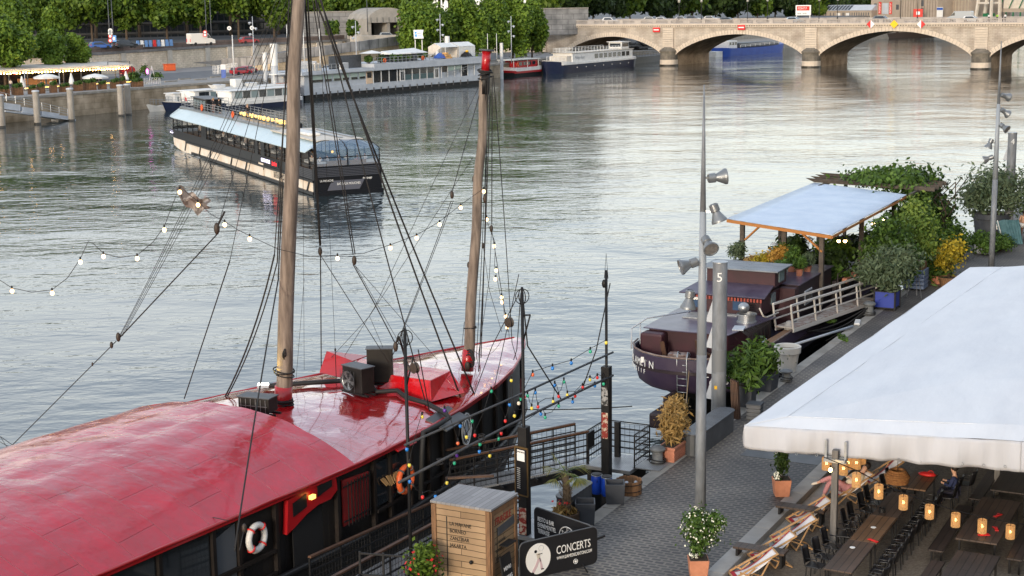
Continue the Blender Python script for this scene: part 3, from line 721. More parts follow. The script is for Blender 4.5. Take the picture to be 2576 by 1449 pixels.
tag(MB().prism([D(880, 80, 352)[:2], D(1060, 80, 358)[:2], D(1060, 80, 360)[:2], D(880, 80, 354)[:2]], UZ, UZ+1.3).build('low_wall', M_offw), 'low beige concrete wall running in front of the tunnel portal', 'wall')
o = thing('unseen_building', 'long unseen stone building added behind the terrace to block sky light', 'building', W(70, 32, 0), QR)  # unseen block added to cut sky from the right and darken reflections
MB().box(0, 14, -140, 140, 0, 25).build('wall', mat('city_stone', (.16,.14,.12), .9, col2=(.1,.09,.08), ns=.3), o); b = MB(); [b.box(-.04, .02, -138+4*i, -136.4+4*i, 4+4*j, 6.4+4*j) for i in range(69) for j in range(5)]; b.build('window', M_glassd, o)
M_beige = mat('beige_cladding', (.36,.3,.24), .85, col2=(.29,.24,.19), ns=.3)
o, L_, h_ = house('workshop', 'low beige workshop with a sloping glazed roof beyond the bridge', 2048, 2192, 52, 27, 640, 622, 18)
MB().box(0, L_, 0, 18, 0, h_).build('wall', M_beige, o)
b = MB(); b.prism([(0,-.3),(L_,-.3),(L_,3.5),(0,3.5)], h_+.003, [h_+.05,h_+.05,h_+2.2,h_+2.2]); b.prism([(0,3.5),(L_,3.5),(L_,12),(0,12)], h_+.003, h_+2.15); b.build('roof', M_lgrey, o)
b = MB()
for i in range(11):
 x0_ = L_*.03+i*L_*.055; b.add([(x0_, -.1, h_+.2), (x0_+L_*.045, -.1, h_+.2), (x0_+L_*.045, 3.1, h_+2.05), (x0_, 3.1, h_+2.05)], [(0,1,2,3)])
b.build('roof_glazing', M_glassd, o)
b = MB()
for x_ in (.1,.2,.28,.34,.5,.52,.62,.66,.7,.74,.78,.82,.86,.9,.94): b.box(L_*x_, L_*x_+.35, -.06, .02, 1.5, h_-.8)
b.build('window', M_dgrey, o)
for x_ in (.4, .56): MB().box(L_*x_, L_*x_+1.6, -.08, .02, 1.2, h_-1).build('door', M_white, o)
M_shopred = mat('shop_red', (.6,.05,.035), .5)
o, L_, h_ = house('shop_building', 'tall beige shop building with two red vertical banners beyond the bridge', 2190, 2357, 50, -30, 628, 600, 25)
MB().box(0, L_, 0, 25, 0, h_).build('wall', M_beige, o)
b = MB()
for i in range(14): b.box(L_*(.45+.04*i), L_*(.45+.04*i)+.12, -.1, .02, .5, h_)
b.build('cladding_rib', mat('brown_rib', (.16,.12,.09), .8), o)
zt = 4.3
for k, x_ in enumerate((.125, .29)):
 f = MB().box(L_*x_, L_*x_+1.3, -.2, -.02, zt, zt+4.8).build('banner', M_shopred, o)
 text('lettering', 'POINT.P', 1.15, M_swhite, f, (L_*x_+1.05, -.22, zt+.4), (0,0,1), (-1,0,0), .01, sx=.9)
MB().box(L_*.18, L_*.18+3.2, -.1, .02, zt, zt+4.3).build('roller_shutter', M_lgrey, o)
b = MB(); wins(b, L_*.02, L_*.12, 4, 9, 1, 1, 0, .4, .8); wins(b, L_*.38, L_*.44, 5, 9, 1, 1, 0, .7, .5); wins(b, L_*.74, L_*.82, 4, 10, 1, 2, 0, .5, .8); b.build('window', M_dgrey, o)
p_ = D(2317-5, 25, 598)
o2 = thing('shop_sign', 'small red square sign with white mark in front of the beige building', 'sign', (D(2309, 45, 596)[0], 596, D(2309, 45, 596)[2]-1))
MB().box(-1.8, 1.8, -.1, .1, 1.2, 4.4).build('panel', M_shopred, o2); MB().box(-.7, .7, -.13, -.11, 2.2, 3.4).build('emblem', M_swhite, o2); MB().tube([(0,.2,-3),(0,.2,4)], .12).build('post', M_grey, o2)
o, L_, h_ = house('concrete_silo', 'tall beige concrete silo with a green panel beyond the bridge', 2372, 2442, 52, -40, 610, 596, 20)
MB().box(0, L_, 0, 20, 0, h_).build('wall', M_beige, o); b = MB()
for i in range(9): b.box(L_*i/9, L_*i/9+.25, -.2, .0, 3, h_)
b.build('rib', mat('light_rib', (.42,.36,.28), .85), o)
MB().box(L_*.02, L_*.3, -.25, -.21, 2.2, 5.5).build('green_panel', mat('green_panel', (.01,.13,.05), .6), o);
o, L_, h_ = house('billboard', 'blue and white information board between the shop and the silo', 2356, 2371, 45, 18, 600, 598, .3, 'sign')
MB().box(0, L_, 0, .2, 1.6, h_).build('panel', M_white, o); MB().box(0, L_, -.03, -.002, h_-1.1, h_-.2).build('header', M_blue, o); MB().box(.2, .5, 0, .2, -2, 1.6).build('post', M_grey, o)
o, L_, h_ = house('batching_tower', 'white steel tower with splayed legs over green machinery', 2452, 2506, 52, -40, 590, 582, 5, 'tower')
b = MB()
for s_ in (0, 5):
 b.beam((L_*.0, s_, 0), (L_*.22, s_, h_), .9, .9); b.beam((L_*.75, s_, 0), (L_*.75, s_, h_), .9, .9); b.beam((L_*.12, s_, h_*.55), (L_*.75, s_, h_*.55), .7, .7)
b.build('frame', M_offw, o); MB().cb((L_*.45, 2.5, 3.2), (3.2, 3, 3)).build('hopper', MT['green_panel'], o)
o, L_, h_ = house('concrete_plant', 'cream and green concrete plant with a conveyor at the right edge', 2512, 2640, 52, -40, 588, 570, 15)
MB().box(L_*.02, L_, 2, 15, h_*.42, h_).build('wall', M_offw, o); MB().box(0, L_, 0, 15, h_*.33, h_*.42-.003).build('gallery', M_beige, o)
b = MB()
for i in range(7): b.beam((L_*i/7, 0, 0), (L_*i/7, 0, h_*.33), .4);
for i in range(5): b.beam((L_*i/5, -.1, h_*.42), (L_*(i+1)/5, -.1, h_), .3)
b.build('frame', MT['green_panel'], o)
o, L_, h_ = house('shop_board', 'white board with a red and white name strip on two posts', 2001, 2039, 50, 13, 560, 556, .2, 'sign')
sz = h_-5.9+2
MB().box(0, L_, 0, .2, h_-3.6, h_).build('panel', M_swhite, o); MB().box(.5, L_-.5, -.04, -.002, h_-1.9, h_-.4).build('name_strip', M_shopred, o)
text('lettering', 'POINT.P', 1.15, M_swhite, o, (.95, -.05, h_-1.55), (1,0,0), (0,0,1), .01, sx=.85)
text('small_lettering', '6H30 - 16H30', .7, M_dgrey, o, (.8, -.02, h_-3.2), (1,0,0), (0,0,1), .01, sx=.9)
MB().box(.2, .5, 0.02, .2, -2, h_-3.6).box(L_-.5, L_-.2, 0.02, .2, -2, h_-3.6).build('post', M_white, o)
# people
def skinmesh(name, V, Ed, rad, m, parent, sub=1, root=0):
 import bmesh
 bm = bmesh.new(); L = bm.verts.layers.skin.verify(); vs = []
 for i, v in enumerate(V):
  k = bm.verts.new(v); r_ = rad[i]; r_ = r_ if isinstance(r_, tuple) else (r_, r_); k[L].radius = r_; k[L].use_root = (i == root); vs.append(k)
 for a_, b_ in Ed: bm.edges.new((vs[a_], vs[b_]))
 me = bpy.data.meshes.new(name); bm.to_mesh(me); bm.free(); me.materials.append(m)
 o = bpy.data.objects.new(name, me); COL.objects.link(o); o.parent = parent
 s_ = o.modifiers.new('skin', 'SKIN'); s_.use_smooth_shade = True
 if sub: q = o.modifiers.new('sub', 'SUBSURF'); q.levels = sub; q.render_levels = sub
 return o
SKINS = [mat('skin_light', (.55,.32,.22), .55), mat('skin_brown', (.2,.1,.06), .55)]
HAIR = [mat('hair_dark', (.015,.01,.008), .6), mat('hair_fair', (.3,.18,.08), .6)]
def person(label, loc, rz, pose='stand', top=(.02,.02,.02), legs=(.02,.02,.03), skin=0, hair=0, small=True, sc=1., group=None, arms=None, skirt=False):
 o = thing('person', label, 'person', loc, rz, group); o.scale = (sc,)*3
 if pose == 'stand':
  J = dict(pel=(0,0,.95), ch=(0,.0,1.25), nk=(0,.0,1.45), hd=(0,.03,1.6), ht=(0,.02,1.7))
  hips = [(-.09,0,.9),(.09,0,.9)]; kn = [(-.1,.03,.5),(.1,.03,.5)]; an = [(-.1,-.02,.08),(.1,-.02,.08)]; toe = [(-.11,.14,.04),(.11,.14,.04)]
  sh = [(-.18,0,1.4),(.18,0,1.4)]; el = [(-.23,-.02,1.12),(.23,-.02,1.12)]; wr = [(-.2,.12,.92),(.2,.12,.92)]; ha = [(-.19,.17,.86),(.19,.17,.86)]
 elif pose == 'sit':
  J = dict(pel=(0,0,.5), ch=(0,.02,.8), nk=(0,.03,1.0), hd=(0,.07,1.15), ht=(0,.06,1.25))
  hips = [(-.09,.02,.48),(.09,.02,.48)]; kn = [(-.12,.42,.5),(.12,.42,.5)]; an = [(-.12,.4,.08),(.12,.4,.08)]; toe = [(-.13,.55,.04),(.13,.55,.04)]
  sh = [(-.18,.02,.95),(.18,.02,.95)]; el = [(-.24,.1,.7),(.24,.1,.7)]; wr = [(-.14,.32,.74),(.14,.32,.74)]; ha = [(-.1,.38,.76),(.1,.38,.76)]
 if arms == 'up': el = [(-.25,.14,1.3),(.25,.14,1.3)]; wr = [(-.08,.2,1.52),(.08,.2,1.52)]; ha = [(-.04,.2,1.58),(.04,.2,1.58)]
 V = [J['pel'], J['ch'], J['nk'], J['hd'], J['ht']]; Ed = [(0,1),(1,2),(2,3),(3,4)]; rd = [(.13,.1),(.14,.1),.055,.095,.06]
 for s_ in (0, 1):
  b_ = len(V); V += [hips[s_], kn[s_], an[s_], toe[s_]]; Ed += [(0,b_),(b_,b_+1),(b_+1,b_+2),(b_+2,b_+3)]; rd += [.085,.06,.04,.035]
  b_ = len(V); V += [sh[s_], el[s_], wr[s_], ha[s_]]; Ed += [(1,b_),(b_,b_+1),(b_+1,b_+2),(b_+2,b_+3)]; rd += [.055,.042,.03,.035]
 skinmesh('body', V, Ed, rd, SKINS[skin], o)
 mt = MT.get(f'cloth{top}') or mat(f'cloth{top}', top, .85); ml = MT.get(f'cloth{legs}') or mat(f'cloth{legs}', legs, .85)
 V2 = [J['pel'], J['ch'], tuple(Vector(J['ch']).lerp(Vector(J['nk']), .7))]; E2_ = [(0,1),(1,2)]; r2 = [(.16,.13),(.175,.13),.08]
 for s_ in (0, 1):
  b_ = len(V2); V2 += [sh[s_], el[s_], tuple(Vector(el[s_]).lerp(Vector(wr[s_]), .85))]; E2_ += [(1,b_),(b_,b_+1),(b_+1,b_+2)]; r2 += [.07,.056,.045]
 skinmesh('shirt', V2, E2_, r2, mt, o, 1)
 V3 = [J['pel']]; E3_ = []; r3 = [(.165,.135)]
 for s_ in (0, 1):
  b_ = len(V3); e_ = an[s_] if not skirt else tuple(Vector(hips[s_]).lerp(Vector(kn[s_]), .5)); V3 += [hips[s_], kn[s_] if not skirt else tuple(Vector(hips[s_]).lerp(Vector(kn[s_]), .25)), e_]; E3_ += [(0,b_),(b_,b_+1),(b_+1,b_+2)]; r3 += [.105,.078 if not skirt else .11,.058 if not skirt else .12]
 skinmesh('trousers' if not skirt else 'shorts', V3, E3_, r3, ml, o, 1)
 h = Vector(J['ht']); MB().sph((h.x, h.y-.03, h.z-.05), .115, 10, 7, sc=(.92,1,1)).build('hair', HAIR[hair], o, True)
 return o
# boats: shared pieces
def hull(mb, L, B, z0, z1, bow=5., stern=1.5, sheer=.5, flare=.12, x0=0, bz=None, bowpow=2., sternw=.7):
 N = 28; rows = []
 for i in range(N+1):
  x = L*i/N; w_ = 1.
  if x > L-bow: w_ = max(.02, 1-((x-(L-bow))/bow)**bowpow)
  if x < stern: w_ = min(w_, sternw+(1-sternw)*sqrt(max(0, 1-(1-x/stern)**2)))
  zz = z1+sheer*(max(0, (x-L*.6)/(L*.4))**2)+sheer*.35*(max(0, (L*.25-x)/(L*.25))**2)
  hw = B/2*w_
  rk = 0 if x < L-bow else ((x-(L-bow))/bow)*(-.9)
  rows.append([(x0+x+rk*.9, -hw*(1-flare), z0), (x0+x, -hw, zz), (x0+x, hw, zz), (x0+x+rk*.9, hw*(1-flare), z0)])
 b_ = len(mb.v)
 for r_ in rows: mb.v += r_
 for i in range(N):
  for j in range(3):
   a_ = b_+i*4+j; mb.f.append((a_, a_+4, a_+5, a_+1)); mb.m.append(0)
 mb.f.append((b_, b_+1, b_+2, b_+3)); mb.f.append((b_+N*4+3, b_+N*4+2, b_+N*4+1, b_+N*4)); mb.m += [0, 0]
 return mb
def rail(mb, pts, h=1., n=3, sp=1.5, r_=.025, base=0):
 for i in range(len(pts)-1):
  a_, c_ = Vector(pts[i]), Vector(pts[i+1]); l = (c_-a_).length; k = max(1, round(l/sp))
  for j in range(n): z = h*(j+1)/n; mb.beam(a_+Vector((0,0,z)), c_+Vector((0,0,z)), r_*2)
  for j in range(k+1): q = a_.lerp(c_, j/k); mb.beam(q+Vector((0,0,base)), q+Vector((0,0,h)), r_*2.2)
 return mb
def LT(u, v, P0, dr):       # distance along a plan line where a sight line crosses it
 d = ray(u, v); det = dr[0]*(-d[1])-(-d[0])*dr[1]; return ((-P0[0])*(-d[1])-(-d[0])*(-P0[1]))/det
# houseboat restaurant
P0 = G(941, 236, 0)[:2]; P1_ = G(1204, 212, 0)[:2]; e = Vector((P1_[0]-P0[0], P1_[1]-P0[1])).normalized()
xa = LT(768, 250, P0, e); xb = LT(1216, 210, P0, e)
o = thing('houseboat_restaurant', 'long grey houseboat restaurant with big windows and a roof terrace at the far bank', 'boat', (P0[0], P0[1], 0), atan2(e.y, e.x))
def hx(x): return LT(817.6+x*.1736, 200, P0, e)       # column of the close-up reading
MB().prism([(xa, 0), (xb-1, 0), (xb, 1.5), (xb, 8), (xa, 8)], -.6, .8).build('hull', M_black, o)
MB().prism([(xa-.3, -.12), (xb-1, -.12), (xb+.1, 1.5), (xb+.1, 8.1), (xa-.3, 8.1)], .8, 1.9).build('bulwark', M_lgrey, o)
b = MB(); b.box(xa, xb-.6, .12, 7.9, 1.9, 4.25); b.build('wall', M_lgrey, o)
b = MB()
cols = [(-200,-20),(0,105),(120,230),(245,355),(370,480),(490,590)]
for a_, c_ in cols: b.box(hx(a_)+.2, hx(c_)-.1, .02, .115, 2.9, 4.1)
b.build('blind_window', mat('pale_blind', (.36,.45,.4), .3, col2=(.3,.4,.36), ns=.5), o)
b = MB()
for a_, c_ in cols: b.box(hx(a_)+.25, hx(c_)-.15, -.02, .018, 2.95, 3.35)
for a_, c_ in ((705,810),(820,925),(935,1045),(1050,1085)): b.box(hx(a_)+.1, hx(c_)-.1, .02, .115, 2.05, 4.15)
for a_, c_ in ((1155,1260),(1270,1370),(1380,1475),(1485,1580)): b.box(hx(a_)+.1, hx(c_)-.1, .02, .115, 3.1, 4.15)
b.build('window', M_glassd, o)
b = MB()
for a_, c_ in ((1155,1260),(1270,1370),(1380,1475),(1485,1580)): b.box(hx(a_)+.1, hx(c_)-.1, .02, .115, 2.1, 3.05)
b.build('lower_window', mat('teal_glass', (.06,.11,.12), .15), o)
b = MB()
for x_ in (700,815,930,1047,1085,1155,1265,1375,1480,1583,1650,1690,1780,1880,1980,2070,2165): b.box(hx(x_)-.09, hx(x_)+.09, -.06, -.0, 1.9, 4.25)
b.build('window_frame', M_white, o)
MB().box(hx(605), hx(690), .0, .1, 1.95, 4.2).build('door', mat('peach_door', (.62,.46,.32), .6), o)
MB().box(hx(612), hx(675), -.04, -.005, 3.0, 4.0).build('door_window', M_glassd, o)
for a_ in (1590, 1090):
 f = MB().box(hx(a_), hx(a_+55), -.05, .0, 1.9, 3.9).build('door', M_white, o)
 MB().box(hx(a_+8), hx(a_+24), -.08, -.055, 2.1, 3.7).box(hx(a_+31), hx(a_+47), -.08, -.055, 2.1, 3.7).build('pane', M_glassd, f)
b = MB(); b.box(hx(1690), hx(1780), .02, .115, 3.0, 4.1); b.box(hx(1985), hx(2070), .02, .115, 1.95, 4.1); b.build('window', M_glassd, o)
b = MB(); b.box(hx(1785), hx(1880), .02, .115, 3.2, 4.1); b.box(hx(1885), hx(1980), .02, .115, 3.2, 4.1); b.build('blind_window', MT['pale_blind'], o)
b = MB(); b.prism([(xa-1.2, -.5), (xb-.5, -.5), (xb, 8.2), (xa-1.2, 8.2)], 4.253, 4.5); b.prism([(hx(690), -.45), (xb-.6, -.45), (xb-.1, 8.1), (hx(690), 8.1)], 4.5, 5.5); b.prism([(xa-1.1, -.4), (hx(690)-.01, -.4), (hx(690)-.01, 8.1), (xa-1.1, 8.1)], 4.5, 4.85); b.build('roof', M_lgrey, o)
b = MB(); rail(b, [(hx(690), -.3, 5.5), (hx(1560), -.3, 5.5)], 1.05, 2, 1.2, .035); rail(b, [(xa-1, -.3, 4.85), (hx(220), -.3, 4.85)], 1.1, 2, 1.4, .03); b.build('railing', M_steel, o)
b = MB(); rail(b, [(hx(1740), -.1, 1.9), (hx(1950), -.1, 2.6), (hx(2170), -.1, 3.1)], .9, 2, 1.2, .03); b.build('ramp_railing', M_steel, o)
b = MB(); b.box(hx(225), hx(685), 2.5, 2.7, 4.85, 7.2); b.box(hx(1030), hx(1535), 3.2, 3.4, 5.5, 7.0); b.build('screen', M_dgrey, o)
b = MB()
for x_ in range(-150, 2150, 105): b.box(hx(x_), hx(x_)+.1, -.3, -.125, .35, 1.2)
b.build('fender', M_dgrey, o)
b = MB(); b.prism([(hx(1050), 1), (hx(1250), -.1), (hx(1535), .6), (hx(1535), 4), (hx(1060), 4)], 6.9, [6.95, 7.1, 7.0, 7.8, 7.5]);
b.build('awning', M_white, o)
for k, (x_, w_) in enumerate(((730, 2.2),)):
 b = MB(); b.lathe([(.05,0),(.04,2.1)], (hx(x_+115), 1, 5.5), 6); b.build('parasol_post', M_dgrey, o)
 MB().lathe([(2.4,0),(.1,.5)], (hx(x_+20), 1, 7.4), 8).build('parasol', M_white, o)
for i, (x_, n) in enumerate([(700,1),(880,1),(1060,1),(1140,1),(1270,1),(1480,1)]):
 t_ = thing('potted_shrub', f'green shrub on the roof terrace of the grey houseboat, {ORD[i]} from the left', 'plant', (P0[0]+e.x*hx(x_)-e.y*1., P0[1]+e.y*hx(x_)+e.x*1., 5.5), 0, 'shrubs on the houseboat roof terrace')
 MB().lathe([(.25,0),(.32,.4)], n=8).build('pot', M_dgrey, t_); leaves('foliage', L_small, t_, [((0,0,.9),(.75,.75,.6))], 260, .28, 200+i)
def onboat(x, y, z): return (P0[0]+e.x*x-e.y*y, P0[1]+e.y*x+e.x*y, z)
HRZ = atan2(e.y, e.x)
t_ = thing('ladder_box', 'white ribbed unit standing on the roof at the left of the grey houseboat', 'box', onboat(hx(288), .4, 4.85), HRZ)
b = MB(); b.box(0, 1.6, 0, .8, 0, 1.15); b.build('casing', M_white, t_); b = MB()
for k in range(9): b.box(.08+k*.17, .14+k*.17, -.03, 0, .1, 1.05)
b.build('louvre', M_grey, t_)
for i, (x_, c_) in enumerate([(835, 'first'), (1390, 'second')]):
 t_ = thing('lifebuoy', f'red life jacket holder on the houseboat terrace rail, the {c_} from the left', 'lifebuoy', onboat(hx(x_), -.4, 5.6), HRZ, 'red lifebuoys on the houseboat rail')
 MB().torus((.3,0,.4), .33, .1, (0,1,0), 12, 5).build('ring', M_orange, t_, True); MB().box(0, .6, .02, .06, .0, .08).build('bracket', M_steel, t_)
for i, x_ in enumerate((1810, 2060)):
 t_ = thing('marquee', ['small white marquee over the stern of the grey houseboat', 'longer white marquee right of the small one on the houseboat'][i], 'tent', onboat(hx(x_), 2, 5.5), HRZ, 'white marquees on the houseboat')
 w_ = hx(x_+235)-hx(x_); b = MB(); b.plate([(0,0,0),(0,0,2.2),(0,1.6,2.9),(0,3.2,2.2),(0,3.2,0)] if i else [(0,3.2,0),(0,0,2.2),(0,1.6,2.9),(0,3.2,2.2)], (.06,0,0)); b.build('end_panel', M_offw, t_)
 MB().plate([(0,-.1,2.15),(0,1.6,2.93),(0,3.3,2.15),(0,3.3,2.2),(0,1.6,3.0),(0,-.1,2.2)], (w_,0,0)).build('canopy', M_white, t_)
 if i: MB().box(.06, w_, -.06, -.01, .1, 2.14).build('side_panel', M_white, t_)
 b = MB(); [b.beam((x__, 0, 0), (x__, 0, 2.15), .08) for x__ in (.05, w_-.05)]; b.build('post', M_steel, t_)
for i, (x_, nm, m_, lab) in enumerate([(1800,'pallet_stack',mat('pale_wood',(.55,.3,.1),.8),'orange wooden crates in front of the small white marquee'),(1690,'tarpaulin',M_blue,'blue tarpaulin bundle beside the orange crates'),(2080,'cover',M_black,'black covered bundle with yellow bag in front of the longer marquee')]):
 t_ = thing(nm, lab, nm.split('_')[0], onboat(hx(x_), .6, 5.5), HRZ)
 if i == 0:
  b = MB(); [b.box(j*.42, j*.42+.36, 0, 1, k*.42, k*.42+.36) for j in range(5) for k in range(3-j//2)]; b.build('crate_stack', m_, t_, bevel=.03)
  t_['category'] = 'crates'
 else: MB().grid(lambda a, c: (a*2.6, c*1.6, .15+1.0*sin(pi*a)**.6*sin(pi*c)**.6+.12*sin(a*17)*sin(c*11)), 10, 8).build('sheet', m_, t_, True)
 if i == 2: MB().sph((1.2,.5,1.2), .4, 8, 6, sc=(1,.7,.6)).build('bag', M_yellow, t_, True)
Y = 318; a_ = D(1043, 101, Y); c_ = D(1065, 130, Y)
t_ = thing('port_sign', 'white flag shaped sign with a blue mark on two white posts above the houseboat', 'sign', (D(1044, 130, Y)[0], Y, 5.5))
b = MB(); b.box(0, .16, 0, .16, -2.5, D(1044, 100, Y)[2]-5.5); b.box(1.4, 1.56, 0, .16, -2.5, D(1044, 100, Y)[2]-5.5); b.build('post', M_white, t_)
zz = D(1044, 97, Y)[2]-5.5
MB().plate([(-.15,-.05,zz),(1.85,-.05,zz),(1.65,-.05,zz+.9),(1.85,-.05,zz+1.75),(-.2,-.05,zz+1.75)], (0,.06,0)).build('panel', M_swhite, t_)
MB().plate([(0,-.08,zz+.4),(.45,-.08,zz+.35),(.5,-.08,zz+.85),(.1,-.08,zz+.9)], (0,.02,0)).plate([(0,-.08,zz+1.0),(.38,-.08,zz+.95),(.45,-.08,zz+1.4),(.05,-.08,zz+1.4)], (0,.02,0)).build('emblem', mat('sky_blue', (.05,.3,.75), .5), t_)
text('lettering', 'PARIS', .34, M_dgrey, t_, (.55, -.07, zz+.95), (1,0,0), (0,0,1)); text('lettering', 'SEINE', .34, MT['sky_blue'], t_, (.55, -.07, zz+.5), (1,0,0), (0,0,1))
t_ = thing('pontoon', 'steel landing pontoon with stair railings left of the grey houseboat', 'pontoon', onboat(xa-7.5, 0, 0), HRZ)
MB().box(0, 7, 0, 6, -.3, .7).build('deck', M_grey, t_, bevel=.05)
b = MB(); rail(b, [(.1,.1,.7),(6.9,.1,.7)], 1.1, 3, 1.2); rail(b, [(1,5,3.4),(6.5,5,.8)], 1.1, 3, .8); rail(b, [(1,6,3.4),(6.5,6,.8)], 1.1, 3, .8); b.build('railing', M_steel, t_)
b = MB(); [b.box(1+.5*k, 1.5+.5*k, 4.9, 6.1, 3.2-k*.24, 3.3-k*.24) for k in range(11)]; b.build('stair', M_steel, t_)
b = MB(); b.beam((2,2,.7),(2,2,4.6),.15); b.beam((6,2,.7),(6,2,4.6),.15); b.box(1.5, 8.4, 1, 3, 4.6, 4.75); b.build('canopy', M_white, t_)
MB().box(3, 6.4, 1.6, 2.6, .71, 3.1).build('kiosk', mat('orange_kiosk', (.45,.13,.04), .6), t_)
# white sightseeing boats
def tourboat(name, lab, P, rz, L, B, nwin, win_h=1.0, deckh=1.0, hullm=None, top=True):
 o = thing(name, lab, 'boat', (*P, 0), rz, None)
 b = MB(); hull(b, L, B, -.3, deckh, bow=5, stern=1, sheer=.5, bowpow=1.8); b.build('hull', hullm or M_navy, o, 40)
 b = MB(); hull(b, L-.2, B+.08, deckh-.25, deckh+.12, bow=5, stern=1, sheer=.5, flare=0, bowpow=1.8, x0=.05); b.build('gunwale', M_white, o, 40)
 x1 = L-5.2
 b = MB(); b.prism([(1, -B/2+.35), (x1, -B/2+.35), (x1+1.2, 0), (x1, B/2-.35), (1, B/2-.35)], deckh+.1, [deckh+1.9]*5); b.build('cabin', M_white, o, bevel=.1)
 b = MB(); b.box(.6, x1+.5, -B/2+.15, B/2-.15, deckh+1.9+.003, deckh+2.05); b.build('roof', M_white, o, bevel=.05)
 w_ = (x1-2)/nwin
 for s_ in (-1, 1):
  for k in range(nwin):
   xx = 1.5+k*w_; MB().box(xx, xx+w_*.86, s_*(B/2-.35)-.03, s_*(B/2-.35)+.03, deckh+.75, deckh+.75+win_h).build('window', M_glassg if k % 2 else M_glassd, o)
 MB().prism([(x1+.35, -B/2+.9), (x1+1.0, -.05), (x1+1.1, -.05), (x1+.45, -B/2+.9)], deckh+.9, deckh+1.6).build('windscreen', M_glassd, o)
 b = MB(); rail(b, [(L-4.5, -B/2*.85, deckh+.2), (L-.8, 0, deckh+.5), (L-4.5, B/2*.85, deckh+.2)], .8, 2, 1.); b.build('railing', M_steel, o)
 return o
wd = Vector((.62, .785)); wrz = atan2(-wd.y, -wd.x)
def bw(P, a): return (P[0]+wd.x*a, P[1]+wd.y*a)
q1 = (-53.5, 247.5); q2 = (-47.5, 243.)
o = tourboat('sightseeing_boat', 'white sightseeing boat moored at the quay wall carrying two dinghies on its roof', bw(q1, 26), wrz, 29, 4.6, 9)
for k, (x_, l_) in enumerate(((9, 3.4), (16, 3.4))):
 t_ = thing('dinghy', ['small white dinghy upside down on the moored white boat, the one nearer its bow', 'small white dinghy on the moored white boat, the one nearer the houseboat'][1-k], 'dinghy', (*bw(bw(q1, 26), -x_), 3.06), wrz)
 b = MB(); hull(b, l_, 1.5, .0, .55, bow=1.5, stern=.4, sheer=.15); b.build('hull', M_white, t_, 50); MB().torus((l_*.42,0,.55), .6, .12, (0,0,1), 14, 6).build('tube', M_lgrey, t_, True)
t_ = thing('roof_box', 'white box cabin on the roof between the two dinghies', 'box', (*bw(bw(q1, 26), -13.2), 3.06), wrz)
MB().box(-.8, .8, -.7, .7, 0, 1.3).build('casing', M_white, t_, bevel=.08); MB().box(-.6, .6, -.74, -.705, .6, 1.1).build('hatch', M_lgrey, t_)
tourboat('sightseeing_boat', 'white sightseeing boat with a row of big side windows in front of the moored one', bw(q2, 19), wrz, 21, 4.4, 8, 1.1, 1.1)
t_ = tourboat('motorboat', 'small white motorboat with open deck against the river wall, leftmost boat of the port', (-53.5, 249), wrz+.05, 7.5, 2.6, 2, .7, .7, M_white)
t_.location = (-53.2, 250.0, 0)
# navy barge and red boat by the bridge
N0 = G(1399, 188, 0)[:2]; N1 = G(1621, 166, 0)[:2]; e2 = Vector((N1[0]-N0[0], N1[1]-N0[1])); L_ = e2.length*.94; e2.normalize()
o = thing('passenger_barge', 'long navy blue barge with white cabin and eight windows moored before the bridge', 'boat', (N0[0]+e2.x*L_-e2.y*3, N0[1]+e2.y*L_+e2.x*3, 0), atan2(-e2.y, -e2.x))
b = MB(); hull(b, L_, 6, -.4, 2.1, bow=5, stern=3, sheer=.9, bowpow=2.5, sternw=.45); b.build('hull', M_navy, o, 40)
b = MB(); hull(b, L_, 6.1, 1.95, 2.3, bow=5, stern=3, sheer=.9, flare=0, bowpow=2.5, sternw=.45); b.build('gunwale', M_white, o, 40)
cl = L_-11.5
MB().box(3, 3+cl, -2.6, 2.6, 2.2, 4.4).build('cabin', M_white, o, bevel=.12); MB().box(2.6, 3.5+cl, -2.75, 2.75, 4.403, 4.55).build('roof', M_offw, o, bevel=.05)
for s_ in (-1, 1):
 for k in range(8): xx = 5.0+k*2.35; MB().box(xx, xx+1.7, s_*2.6-.04, s_*2.6+.04, 2.95, 4.0).build('window', M_glassd, o)
b = MB(); b.box(3+cl, 3+cl+2.2, -2.3, 2.3, 2.3, 3.9); b.build('foredeck_house', M_offw, o, bevel=.1)
b = MB(); rail(b, [(9, 2.5, 4.55), (3+cl, 2.5, 4.55), (3+cl, -2.5, 4.55), (9, -2.5, 4.55)], 1.0, 3, 1.6, .035); rail(b, [(3+cl+2.5, 2.2, 2.6), (L_-1, 0, 3.1)], .9, 3, 1.2, .03); b.build('railing', M_white, o)
b = MB(); b.box(3.5, 7.5, -1.8, 1.8, 4.56, 6.2); b.build('wheelhouse', M_white, o, bevel=.1); MB().box(3.1, 7.9, -2.1, 2.1, 6.21, 6.33).build('wheelhouse_roof', M_white, o)
MB().box(3.8, 7.2, -1.83, 1.83, 5.1, 5.9).box(3.46, 7.54, -1.5, 1.5, 5.1, 5.9).build('wheelhouse_window', M_glassd, o)
b = MB(); [b.lathe([(.12, -.05), (.12, .05)], (6+k*4.4, -s_*2.92, 1.2), 8, ax=(0,1,0)) for k in range(7) for s_ in (-1, 1)]; b.build('porthole', M_white, o)
text('script_name', 'Mulup Kaur', 1.0, M_grey, o, (3+cl-1., 2.63, 3.1), (-1,0,0), (0,0,1), shear=.3)
Rr = thing('houseboat', 'small white and red boat moored behind the bow of the navy barge', 'boat', (N0[0]+4.5*e2.x-e2.y*7-.8, N0[1]+4.5*e2.y+e2.x*7-3, 0), atan2(-e2.y, -e2.x))
b = MB(); hull(b, 15, 4, -.3, .75, bow=3, stern=1, sheer=.3); b.build('hull', M_black, Rr, 40)
b = MB(); hull(b, 15, 4.08, .7, 1.2, bow=3, stern=1, sheer=.3, flare=0); b.build('red_band', M_red, Rr, 40)
